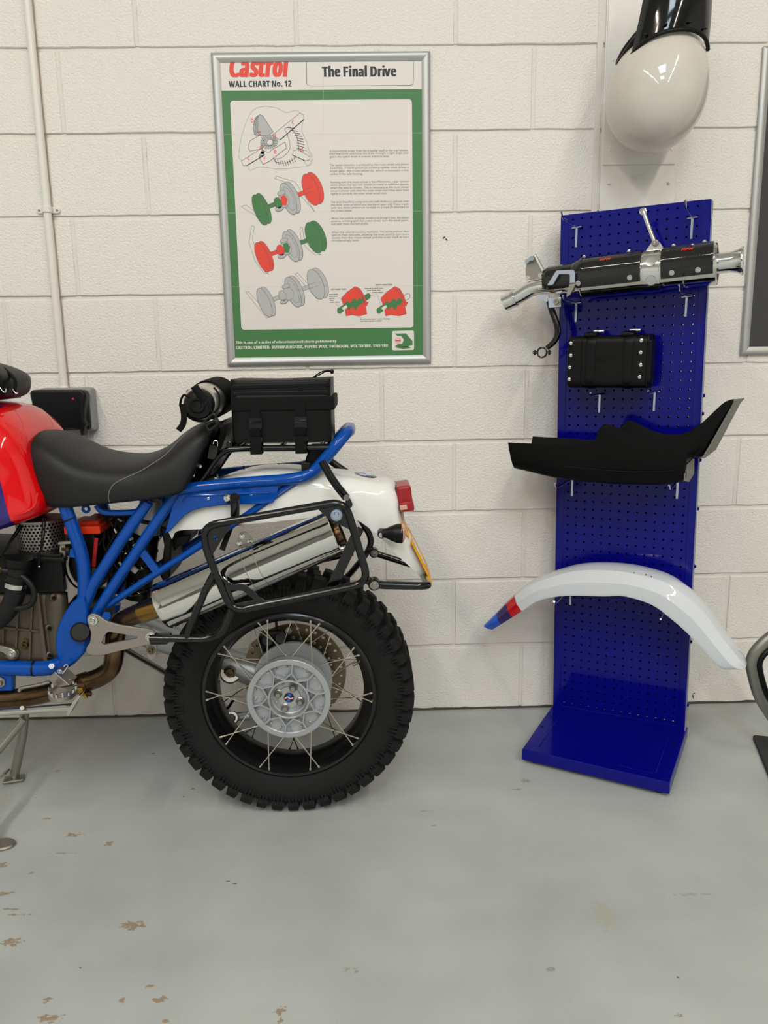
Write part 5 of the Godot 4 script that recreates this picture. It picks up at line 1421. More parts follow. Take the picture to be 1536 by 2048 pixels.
func seat_and_tank(b: Node3D, zc: float) -> void:
	var prof := [Vector2(0.0, 0.03), Vector2(0.9, 0.0), Vector2(0.97, 0.02), Vector2(1.0, 0.1), Vector2(1.02, 0.3), Vector2(1.0, 0.52), Vector2(0.96, 0.66), Vector2(0.88, 0.78), Vector2(0.74, 0.88), Vector2(0.52, 0.95), Vector2(0.27, 0.99), Vector2(0, 1)]
	var top := smooth([Vector3(-0.8201, 0.9805, 0.505), Vector3(-0.8028, 0.996, 0.505), Vector3(-0.7758, 1.0005, 0.505), Vector3(-0.745, 0.9939, 0.505), Vector3(-0.7151, 0.9775, 0.505), Vector3(-0.6782, 0.956, 0.505), Vector3(-0.6319, 0.9417, 0.505), Vector3(-0.5848, 0.936, 0.505), Vector3(-0.5444, 0.9377, 0.505), Vector3(-0.5032, 0.9506, 0.505), Vector3(-0.4703, 0.9685, 0.505), Vector3(-0.442, 0.9912, 0.505), Vector3(-0.4129, 1.009, 0.505), Vector3(-0.3906, 1.0147, 0.505), Vector3(-0.3701, 1.0132, 0.505), Vector3(-0.3597, 1.0033, 0.505)], 3)
	var bot := smooth([Vector3(-0.7545, 0.8465, 0.65), Vector3(-0.7469, 0.8311, 0.65), Vector3(-0.7209, 0.8295, 0.65), Vector3(-0.6957, 0.8313, 0.65), Vector3(-0.6635, 0.8342, 0.65), Vector3(-0.6291, 0.8371, 0.65), Vector3(-0.5889, 0.841, 0.65), Vector3(-0.5464, 0.8449, 0.65), Vector3(-0.5085, 0.8477, 0.65), Vector3(-0.4727, 0.8528, 0.65), Vector3(-0.445, 0.8581, 0.65), Vector3(-0.426, 0.8683, 0.65), Vector3(-0.4094, 0.8958, 0.65), Vector3(-0.3937, 0.93, 0.65), Vector3(-0.3807, 0.9561, 0.65), Vector3(-0.3707, 0.973, 0.65)], 3)
	var ws := [0.105, 0.122, 0.132, 0.14, 0.145, 0.148, 0.15, 0.151, 0.152, 0.153, 0.153, 0.15, 0.145, 0.14, 0.132, 0.12]
	var w2 := []
	for x in ws: w2.append(Vector2(x, 0))
	w2 = smooth(w2, 3)
	var rings := []
	for i in top.size(): rings.append(ring_of(bot[i], top[i], zc, w2[i].x, prof))
	var sm := MB.new().loft(rings)
	var st := part("seat", sm, M.black_leather, b, Transform3D(), 60.0)
	var seam := []
	for p in smooth([Vector3(-0.5944, 0.8453, 0.66), Vector3(-0.5942, 0.8604, 0.66), Vector3(-0.587, 0.8787, 0.66), Vector3(-0.5711, 0.8934, 0.66), Vector3(-0.5209, 0.9154, 0.66), Vector3(-0.4904, 0.9331, 0.66), Vector3(-0.4644, 0.9508, 0.66), Vector3(-0.4402, 0.9764, 0.66), Vector3(-0.4161, 1.0019, 0.66), Vector3(-0.3984, 1.0162, 0.66)], 5):
		var q := hit(sm, Vector3(p.x, p.y, 1.2), Vector3.FORWARD) + Vector3(0, 0, 0.0004)
		if q.z < 0.7: seam.append(q)
	part("seat_stitching", MB.new().tube(seam, 0.0011, 6), M.seat_thread, st)
	# back shell of the seat
	var bs := part("seat_back", MB.new().plate(bend([Vector2(-0.3515, 1.0206), Vector2(-0.3322, 1.0157), Vector2(-0.33, 0.9924), Vector2(-0.3406, 0.967), Vector2(-0.3593, 0.9262), Vector2(-0.3849, 0.8876), Vector2(-0.4072, 0.8677), Vector2(-0.4312, 0.8598), Vector2(-0.41, 0.8975), Vector2(-0.3962, 0.9327), Vector2(-0.3826, 0.9642)], 0.008, 3, true), flat_z(0.41), 0.19, [], 0.012), M.satin_black, b, Transform3D(), 30.0)
	part("seat_hook", MB.new().tube(smooth([Vector3(-0.3604, 0.9702, 0.605), Vector3(-0.3577, 0.9771, 0.605), Vector3(-0.3507, 0.977, 0.605), Vector3(-0.3502, 0.9653, 0.605)]), 0.0022, 8), M.polished_steel, bs)
	for p in [Vector3(-0.3943, 0.9188, 0.602), Vector3(-0.4119, 0.8978, 0.602)]: part("seat_screw", bolt(MB.new(), p, Vector3.BACK, 0.003), M.polished_steel, bs)
	part("seat_pivot", MB.new().bar(Vector3(-0.3592, 0.9673, 0.6), Vector3(-0.3658, 0.9345, 0.6), 0.02, 0.012), M.gloss_black, bs)
	part("rack_clamp", MB.new().tube([Vector3(-0.3936, 0.8742, 0.59), Vector3(-0.3754, 0.8834, 0.59), Vector3(-0.3564, 0.8855, 0.59)], 0.012, 10), M.gloss_black, b)
	# tank
	var tp := [Vector2(0.0, -0.01), Vector2(0.6, 0.0), Vector2(0.86, 0.015), Vector2(0.97, 0.05), Vector2(1.0, 0.12), Vector2(0.99, 0.3), Vector2(0.985, 0.48), Vector2(1.0, 0.6), Vector2(0.985, 0.72), Vector2(0.93, 0.83), Vector2(0.82, 0.91), Vector2(0.62, 0.965), Vector2(0.36, 0.99), Vector2(0, 1)]
	var tt := smooth([Vector3(-1.4098, 1.0686, 0.505), Vector3(-1.2422, 1.0802, 0.505), Vector3(-1.0638, 1.081, 0.505), Vector3(-0.957, 1.0781, 0.505), Vector3(-0.886, 1.0722, 0.505), Vector3(-0.844, 1.0619, 0.505), Vector3(-0.8153, 1.0386, 0.505), Vector3(-0.796, 1.0153, 0.505), Vector3(-0.7857, 0.9982, 0.505), Vector3(-0.7818, 0.9762, 0.505)], 4)
	var tb := smooth([Vector3(-1.3176, 0.8022, 0.66), Vector3(-1.1755, 0.7761, 0.66), Vector3(-1.0188, 0.7647, 0.66), Vector3(-0.9164, 0.7674, 0.66), Vector3(-0.8418, 0.7847, 0.66), Vector3(-0.8042, 0.7969, 0.66), Vector3(-0.7759, 0.8069, 0.66), Vector3(-0.7589, 0.8182, 0.66), Vector3(-0.7489, 0.839, 0.66), Vector3(-0.7427, 0.8666, 0.66)], 4)
	var tw := []
	for x in [0.13, 0.165, 0.175, 0.175, 0.172, 0.168, 0.16, 0.148, 0.13, 0.1]: tw.append(Vector2(x, 0))
	tw = smooth(tw, 4)
	var tr := []
	for i in tt.size(): tr.append(ring_of(tb[i], tt[i], zc, tw[i].x, tp))
	var a: Vector3 = Vector3(-0.8308, 0.9243, 0.66)
	var e: Vector3 = Vector3(-0.812, 0.7982, 0.66)
	var d := (e - a).normalized()
	var n := Vector3(-d.y, d.x, 0)
	if n.x < 0.0: n = -n
	var cut := MB.new().loft(tr).clip(n, n.dot(a))
	# the violet field covers the lower side only; above it the tank stays red
	var up: Vector3 = Vector3(-1.0318, 1.0851, 0.66)
	var h := Vector3(0.12, 1, 0).normalized()
	var violet: Array = cut[1].clip(h, h.dot(up))
	var tk := part("fuel_tank", cut[0].put(violet[0]), M.red_paint, b, Transform3D(), 60.0)
	part("tank_stripe", violet[1], M.violet_paint, tk, Transform3D(), 60.0)
	part("tank_seam", MB.new().tube(smooth([Vector3(-0.91, 0.7923, 0.667), Vector3(-0.8522, 0.804, 0.667), Vector3(-0.8052, 0.8217, 0.667), Vector3(-0.776, 0.8316, 0.667), Vector3(-0.7577, 0.8451, 0.667), Vector3(-0.7481, 0.8737, 0.667)]), 0.003, 8), M.red_paint, tk)


func exhaust(b: Node3D, zc: float) -> void:
	var a: Vector3 = Vector3(-0.4888, 0.5999, 0.675)
	var e: Vector3 = Vector3(-0.0796, 0.7708, 0.675)
	var L := (e - a).length()
	var xf := along(a, e - a)
	var m := part("silencer", MB.new().lathe([Vector2(0.05, 0.012), Vector2(0.0545, 0.006), Vector2(0.0555, 0.008), Vector2(0.0555, 0.022), Vector2(0.0548, 0.024), Vector2(0.0538, L - 0.03), Vector2(0.0545, L - 0.026), Vector2(0.0545, L), Vector2(0.052, L + 0.002), Vector2(0.05, L - 0.012), Vector2(0, L - 0.016)], xf, 64), M.polished_steel, b)
	part("inlet_cap", MB.new().lathe([Vector2(0, 0.004), Vector2(0.03, 0.0), Vector2(0.052, 0.006), Vector2(0.0545, 0.014), Vector2(0, 0.02)], xf, 48), M.polished_steel, m)
	part("end_cone", MB.new().lathe([Vector2(0.016, L - 0.01), Vector2(0.03, L - 0.012), Vector2(0.03, L + 0.014), Vector2(0.027, L + 0.015), Vector2(0.026, L - 0.005), Vector2(0, L - 0.005)], xf * Transform3D(Basis(), Vector3(0.008, 0, 0)), 32), M.heat_tinted_steel, m)
	for h in [0.52, 0.585]: part("weld_seam", MB.new().torus(xf * Transform3D(Basis(), Vector3(0, L * h, 0)), 0.0541, 0.0008, 48, 6), M.brushed_steel, m)
	var rim := MB.new()
	for i in 3:
		var w := TAU * i / 3.0 + 0.4
		part("rivet", MB.new().ball(xf * Vector3(cos(w) * 0.0555, 0.014, sin(w) * 0.0555), Vector3(0.003, 0.003, 0.003), 8), M.brushed_steel, m)
	var br := part("silencer_bracket", MB.new().plate(bend([Vector2(-0.3056, 0.7588), Vector2(-0.2992, 0.7705), Vector2(-0.2854, 0.7714), Vector2(-0.2767, 0.7594), Vector2(-0.2702, 0.7522), Vector2(-0.28, 0.7405), Vector2(-0.301, 0.7361), Vector2(-0.3121, 0.7435)], 0.004, 3, true), flat_z(0.655), 0.006), M.brushed_steel, m)
	for p in [Vector3(-0.2947, 0.7626, 0.662), Vector3(-0.3014, 0.7449, 0.662), Vector3(-0.277, 0.748, 0.662)]: part("bracket_bolt", bolt(MB.new(), p, Vector3.BACK, 0.004), M.polished_steel, br)
	# header: under the engine, up behind the hanger plate, into the silencer
	var pipe := smooth([Vector3(-1.0702, 0.3447, 0.6), Vector3(-0.9476, 0.3456, 0.6), Vector3(-0.8488, 0.3511, 0.6), Vector3(-0.7835, 0.3654, 0.6), Vector3(-0.7231, 0.3811, 0.6), Vector3(-0.6725, 0.3983, 0.6), Vector3(-0.6435, 0.4226, 0.6), Vector3(-0.6317, 0.4614, 0.6), Vector3(-0.6241, 0.5091, 0.6), Vector3(-0.6083, 0.5395, 0.6)], 5) + smooth([Vector3(-0.5777, 0.5597, 0.62), Vector3(-0.5356, 0.5811, 0.645), Vector3(-0.4848, 0.6013, 0.672)], 4)
	part("header_pipe", MB.new().tube(smooth(pipe, 2), 0.0235, 24), M.heat_tinted_steel, b)
	part("inlet_sleeve", MB.new().tube([Vector3(-0.5384, 0.5796, 0.644), Vector3(-0.4788, 0.6061, 0.676)], 0.0262, 24), M.gold_steel, b)
	part("pipe_joint", MB.new().tube([Vector3(-0.7885, 0.3642, 0.6), Vector3(-0.7785, 0.3666, 0.6)], 0.025, 24), M.heat_tinted_steel, b)
	part("pipe_joint", MB.new().tube([Vector3(-0.7257, 0.3799, 0.6), Vector3(-0.7029, 0.3872, 0.6)], 0.0255, 24), M.heat_tinted_steel, b)
	part("pipe_clamp", MB.new().plate(bend([Vector2(-0.7216, 0.384), Vector2(-0.7072, 0.3836), Vector2(-0.7035, 0.3705), Vector2(-0.6953, 0.3546), Vector2(-0.7025, 0.3548), Vector2(-0.711, 0.3681), Vector2(-0.7204, 0.3709)], 0.003, 3, true), flat_z(0.625), 0.005), M.brass, b)
	part("clamp_bolt", MB.new().cyl(Vector3(-0.7102, 0.3635, 0.62), Vector3(-0.6895, 0.363, 0.62), 0.006, 8, 0.001), M.heat_tinted_steel, b)
	part("exhaust_spring", MB.new().tube(smooth([Vector3(-0.8596, 0.3796, 0.63), Vector3(-0.8516, 0.3872, 0.63), Vector3(-0.8197, 0.3929, 0.63), Vector3(-0.7827, 0.401, 0.63)]), 0.0042, 8), M.brushed_steel, b)


func racks(b: Node3D, zc: float) -> void:
	# pannier rack round the silencer
	var z := 0.745
	var loop := bend([Vector3(-0.3623, 0.8057, 0.745), Vector3(-0.0527, 0.8555, 0.745), Vector3(-0.0037, 0.6696, 0.745), Vector3(-0.3117, 0.6087, 0.745), Vector3(-0.3461, 0.7079, 0.745), Vector3(-0.3619, 0.7573, 0.745)], 0.035, 6, true)
	var r := part("pannier_rack", MB.new().tube(loop, 0.0088, 12, true), M.black_enamel, b)
	part("rack_plate", MB.new().plate(bend([Vector2(-0.3653, 0.7743), Vector2(-0.3616, 0.799), Vector2(-0.3435, 0.8098), Vector2(-0.2941, 0.8178), Vector2(-0.3295, 0.7679), Vector2(-0.3488, 0.7377), Vector2(-0.3593, 0.747)], 0.006, 4, true), flat_z(0.742), 0.006, [ellipse(Vector2(-0.3387, 0.7794), 0.005, 0.006, 0.4, 12)]), M.black_enamel, r)
	part("rack_plate", MB.new().plate(bend([Vector2(-0.1121, 0.8389), Vector2(-0.1075, 0.8455), Vector2(-0.0528, 0.8511), Vector2(-0.0379, 0.833), Vector2(-0.0279, 0.7902), Vector2(-0.0368, 0.7881), Vector2(-0.0866, 0.8138)], 0.006, 4, true), flat_z(0.742), 0.006), M.black_enamel, r)
	part("plate_washer", MB.new().cyl(Vector3(-0.0719, 0.8253, 0.748), Vector3(-0.0718, 0.8259, 0.751), 0.0135, 24, 0.001), M.zinc, r)
	part("plate_bolt", bolt(MB.new(), Vector3(-0.0718, 0.8259, 0.751), Vector3.BACK, 0.006), M.zinc, r)
	part("rack_plate", MB.new().plate([Vector2(-0.3273, 0.6903), Vector2(-0.3105, 0.6727), Vector2(-0.2774, 0.6696), Vector2(-0.237, 0.6316), Vector2(-0.2418, 0.6223), Vector2(-0.3114, 0.6145)], flat_z(0.742), 0.006, [[Vector2(-0.3113, 0.6588), Vector2(-0.2847, 0.6571), Vector2(-0.2591, 0.6344), Vector2(-0.3041, 0.6261)]]), M.black_enamel, r)
	part("rack_brace", MB.new().bar(Vector3(-0.0309, 0.7709, 0.72), Vector3(-0.089, 0.651, 0.72), 0.023, 0.005), M.black_enamel, r)
	part("rack_leg", MB.new().tube([Vector3(-0.3466, 0.6974, 0.74), Vector3(-0.3701, 0.6562, 0.74), Vector3(-0.4075, 0.5749, 0.74), Vector3(-0.4172, 0.5466, 0.74)], 0.0085, 12), M.black_enamel, r)
	part("rack_leg", MB.new().tube(bend([Vector3(-0.5003, 0.5473, 0.74), Vector3(-0.3431, 0.5437, 0.74), Vector3(-0.3148, 0.6082, 0.74)], 0.04, 6), 0.0085, 12), M.black_enamel, r)
	part("rack_leg_end", MB.new().rbox(Transform3D(Basis(), Vector3(-0.4842, 0.5357, 0.71)), Vector3(0.04, 0.014, 0.05), 0.004), M.black_enamel, r)
	part("rack_post", MB.new().tube([Vector3(-0.2997, 0.8541, 0.7), Vector3(-0.3022, 0.8062, 0.7)], 0.0105, 12), M.black_enamel, r)
	part("post_boss", MB.new().cyl(Vector3(-0.3153, 0.8427, 0.61), Vector3(-0.2973, 0.8608, 0.712), 0.0115, 18, 0.002), M.black_enamel, r)
	part("post_boss", MB.new().cyl(Vector3(-0.3296, 0.8438, 0.615), Vector3(-0.3213, 0.8518, 0.66), 0.011, 18, 0.002), M.black_enamel, r)
	part("post_bolt", bolt(MB.new(), Vector3(-0.3224, 0.8518, 0.66), Vector3.BACK, 0.0065), M.polished_steel, r)
	part("rack_eye", MB.new().plate(bend([Vector2(-0.0503, 0.8644), Vector2(-0.0416, 0.862), Vector2(-0.0354, 0.8463), Vector2(-0.0444, 0.8354), Vector2(-0.0528, 0.8511)], 0.004, 3, true), flat_z(0.735), 0.012), M.black_enamel, r)
	part("eye_bolt", MB.new().cyl(Vector3(-0.0497, 0.8605, 0.73), Vector3(-0.049, 0.8645, 0.752), 0.0065, 14, 0.001), M.polished_steel, r)
	part("rack_strut", MB.new().tube([Vector3(-0.1053, 0.9332, 0.66), Vector3(-0.0881, 0.8984, 0.66), Vector3(-0.0706, 0.8715, 0.66), Vector3(-0.0518, 0.8468, 0.66)], 0.0095, 12), M.black_enamel, r)
	# far side rack and the bar that ties both together behind the wheel
	var far := bend([Vector3(-0.4807, 0.697, 0.29), Vector3(-0.0534, 0.7671, 0.29), Vector3(0.0074, 0.6615, 0.29), Vector3(-0.0074, 0.6212, 0.29), Vector3(-0.0728, 0.5434, 0.29), Vector3(-0.3883, 0.4686, 0.29), Vector3(-0.4255, 0.5655, 0.29)], 0.03, 6, true)
	var f := part("far_pannier_rack", MB.new().tube(far, 0.0088, 12, true), M.black_enamel, b)
	part("rack_strut", MB.new().tube([Vector3(-0.1174, 0.8995, 0.32), Vector3(-0.0882, 0.8771, 0.32), Vector3(-0.0588, 0.856, 0.32)], 0.0095, 12), M.black_enamel, f)
	part("rack_brace", MB.new().bar(Vector3(-0.0241, 0.696, 0.3), Vector3(-0.0563, 0.6334, 0.3), 0.02, 0.006), M.black_enamel, f)
	part("rack_brace", MB.new().bar(Vector3(-0.1412, 0.6061, 0.3), Vector3(-0.048, 0.626, 0.3), 0.018, 0.006), M.black_enamel, f)
	part("rack_stay", MB.new().bar(Vector3(-0.3724, 0.7397, 0.3), Vector3(-0.4138, 0.6406, 0.3), 0.016, 0.005), M.black_enamel, f)
	part("tie_bar", MB.new().tube(bend([Vector3(-0.007, 0.674, 0.74), Vector3(0.0085, 0.662, 0.74), Vector3(0.1296, 0.6571, 0.74), Vector3(0.1373, 0.58, 0.3), Vector3(0.0109, 0.6233, 0.3), Vector3(-0.0071, 0.6353, 0.3)], 0.03, 6), 0.0092, 12), M.black_enamel, r)
	for p in [Vector3(0.0074, 0.6647, 0.745), Vector3(0.0109, 0.6246, 0.305)]:
		part("tie_lug", MB.new().cyl(p - Vector3(0, 0, 0.02), p + Vector3(0, 0, 0.006), 0.0135, 16, 0.002), M.black_enamel, r)
		part("tie_bolt", bolt(MB.new(), p + Vector3(0.001, 0, 0.006), Vector3.BACK, 0.0065), M.brushed_steel, r)
	# luggage carrier above the mudguard
	var c := bend([Vector3(-0.4147, 0.8607, 0.6), Vector3(-0.387, 0.8912, 0.6), Vector3(-0.3603, 0.9286, 0.6), Vector3(-0.3368, 0.9528, 0.6), Vector3(-0.3109, 0.9582, 0.6), Vector3(-0.0799, 0.9566, 0.6)], 0.03, 5)
	var lc := part("luggage_carrier", MB.new().tube(c, 0.0078, 12), M.black_enamel, b)
	part("carrier_rail", MB.new().tube(mir(c, zc), 0.0078, 12), M.black_enamel, lc)
	for p in [Vector3(-0.2992, 0.958, 0.6), Vector3(-0.206, 0.9576, 0.6), Vector3(-0.1126, 0.9572, 0.6)]: part("carrier_crossbar", MB.new().cyl(p, Vector3(p.x, p.y, 2 * zc - p.z), 0.006, 10), M.black_enamel, lc)
	part("strap_loop", MB.new().tube(bend([Vector3(-0.3295, 0.9574, 0.6), Vector3(-0.3275, 0.9737, 0.6), Vector3(-0.3194, 0.9736, 0.6), Vector3(-0.319, 0.9584, 0.6)], 0.004, 3), 0.0026, 8), M.black_enamel, lc)
	part("carrier_post", MB.new().plate([Vector2(-0.1409, 0.9518), Vector2(-0.1011, 0.9511), Vector2(-0.1039, 0.937), Vector2(-0.1282, 0.9103), Vector2(-0.1472, 0.9023), Vector2(-0.1539, 0.9143)], flat_z(0.46), 0.115, [], 0.004), M.satin_black, lc)
	part("post_mount", MB.new().rbox(Transform3D(Basis(), Vector3(-0.1465, 0.9128, 0.59)), Vector3(0.022, 0.022, 0.04), 0.004), M.satin_black, lc)


func stand_and_pegs(b: Node3D, zc: float) -> void:
	var h := part("hanger_plate", MB.new().plate(bend([Vector2(-0.675, 0.5618), Vector2(-0.6704, 0.5729), Vector2(-0.6607, 0.5764), Vector2(-0.6504, 0.5737), Vector2(-0.6294, 0.5571), Vector2(-0.5985, 0.5464), Vector2(-0.5273, 0.5348), Vector2(-0.5137, 0.5257), Vector2(-0.51, 0.5118), Vector2(-0.5192, 0.4994), Vector2(-0.6025, 0.4824), Vector2(-0.645, 0.472), Vector2(-0.67, 0.4713), Vector2(-0.6846, 0.4805), Vector2(-0.6826, 0.4906), Vector2(-0.6716, 0.5067), Vector2(-0.6673, 0.5292), Vector2(-0.6716, 0.5468)], 0.006, 3, true), flat_z(0.637), 0.007, [bend([Vector2(-0.6458, 0.5036), Vector2(-0.6346, 0.5247), Vector2(-0.627, 0.5308), Vector2(-0.6153, 0.5293), Vector2(-0.5582, 0.5179), Vector2(-0.5597, 0.5129), Vector2(-0.638, 0.4984)], 0.003, 3, true)], 0.001), M.plate_alloy, b)
	part("hanger_bolt", bolt(MB.new(), Vector3(-0.6598, 0.5602, 0.645), Vector3.BACK, 0.0075), M.polished_steel, h)
	part("hanger_bolt", bolt(MB.new(), Vector3(-0.5263, 0.5159, 0.645), Vector3.BACK, 0.0085), M.polished_steel, h)
	part("hanger_tab", MB.new().plate(bend([Vector2(-0.5407, 0.5005), Vector2(-0.5169, 0.5), Vector2(-0.5195, 0.4645), Vector2(-0.5285, 0.4557), Vector2(-0.5379, 0.4585), Vector2(-0.5417, 0.4714)], 0.005, 3, true), flat_z(0.632), 0.005), M.plate_alloy, h)
	part("tab_bolt", bolt(MB.new(), Vector3(-0.5308, 0.4805, 0.638), Vector3.BACK, 0.007), M.disc_steel, h)
	# foot peg
	var pg := part("foot_peg_bracket", MB.new().plate([Vector2(-0.7707, 0.4254), Vector2(-0.7513, 0.4427), Vector2(-0.7202, 0.4089), Vector2(-0.7492, 0.4032)], flat_z(0.62), 0.05, [], 0.001), M.brushed_steel, b)
	part("peg_spring", MB.new().tube(smooth([Vector3(-0.7336, 0.4389, 0.67), Vector3(-0.723, 0.4513, 0.67), Vector3(-0.7189, 0.4575, 0.67), Vector3(-0.7232, 0.4613, 0.67), Vector3(-0.7284, 0.4564, 0.67)]), 0.0018, 8), M.polished_steel, pg)
	part("bracket_bolt", MB.new().cyl(Vector3(-0.7707, 0.4462, 0.64), Vector3(-0.7597, 0.4563, 0.665), 0.007, 6), M.zinc, pg)
	part("bracket_bolt", bolt(MB.new(), Vector3(-0.739, 0.4441, 0.67), Vector3.BACK, 0.004), M.zinc, pg)
	var c: Vector3 = Vector3(-0.7246, 0.4005, 0.7)
	var oval := []
	for i in 28:
		var w := TAU * i / 28.0
		oval.append(Vector2(0.0315 * cos(w), 0.052 * sin(w)))
	var inner := []
	for q in oval: inner.append(q * Vector2(0.8, 0.88))
	var pf := Transform3D(Basis(Vector3(0.97, -0.05, -0.22), Vector3(-0.25, 0.05, 0.97), Vector3(0, 1, 0)).orthonormalized(), c)
	var pl := part("foot_peg", MB.new().plate(oval, pf, 0.011, [inner]), M.brushed_steel, b)
	part("peg_floor", MB.new().plate(inner, pf, 0.004), M.plate_alloy, pl)
	for i in range(0, 28, 2):
		var q: Vector2 = oval[i] * Vector2(0.9, 0.94)
		part("peg_tooth", MB.new().cyl(pf * Vector3(q.x, q.y, 0.009), pf * Vector3(q.x, q.y, 0.0185), 0.0034, 6), M.polished_steel, pl)
	# side stand folded up along the bike
	var a: Vector3 = Vector3(-0.989, 0.3359, 0.665)
	var e: Vector3 = Vector3(-0.7225, 0.351, 0.665)
	var s := part("side_stand", MB.new().cyl(a, e, 0.0088, 20), M.polished_steel, b)
	part("stand_tip", MB.new().plate(bend([Vector2(-0.7289, 0.3366), Vector2(-0.7228, 0.339), Vector2(-0.7076, 0.3629), Vector2(-0.69, 0.3879), Vector2(-0.6945, 0.3893), Vector2(-0.7116, 0.3707), Vector2(-0.7252, 0.3506)], 0.002, 3, true), flat_z(0.655), 0.028), M.polished_steel, s)
	part("stand_lug", MB.new().cyl(Vector3(-0.8368, 0.3547, 0.672), Vector3(-0.8329, 0.3584, 0.68), 0.005, 12), M.brushed_steel, s)
	# centre stand
	var cs := part("centre_stand_leg", MB.new().tube(smooth([Vector3(-0.9631, 0.2143, 0.4), Vector3(-0.9781, 0.1447, 0.395), Vector3(-0.9995, 0.0802, 0.387), Vector3(-1.0207, 0.0126, 0.381)]), 0.0125, 16), M.brushed_steel, b)
	part("centre_stand_foot", MB.new().rbox(Transform3D(Basis(Vector3.UP, 0.25), Vector3(-1.0207, 0.006, 0.3856)), Vector3(0.055, 0.009, 0.034), 0.004), M.brushed_steel, cs)
	part("foot_lip", MB.new().bar(Vector3(-1.0491, 0.0233, 0.39), Vector3(-1.0341, 0.0321, 0.39), 0.006, 0.03), M.brushed_steel, cs)
	part("centre_stand_brace", MB.new().tube([Vector3(-0.9568, 0.2047, 0.42), Vector3(-1.0159, 0.1346, 0.45), Vector3(-1.0849, 0.0661, 0.49)], 0.011, 14), M.brushed_steel, b)
	var f1: Vector3 = Vector3(-0.9154, 0.006, 0.6879)
	part("centre_stand_leg", MB.new().tube(smooth([Vector3(f1.x - 0.02, 0.012, f1.z - 0.005), Vector3(f1.x - 0.06, 0.1, f1.z - 0.03), Vector3(f1.x - 0.08, 0.22, f1.z - 0.07)]), 0.0125, 16), M.brushed_steel, b)
	part("centre_stand_foot", MB.new().lathe([Vector2(0, -0.005), Vector2(0.024, -0.005), Vector2(0.026, -0.001), Vector2(0.024, 0.003), Vector2(0, 0.004)], Transform3D(Basis.from_scale(Vector3(1.25, 1, 0.9)), f1), 28), M.brushed_steel, b)


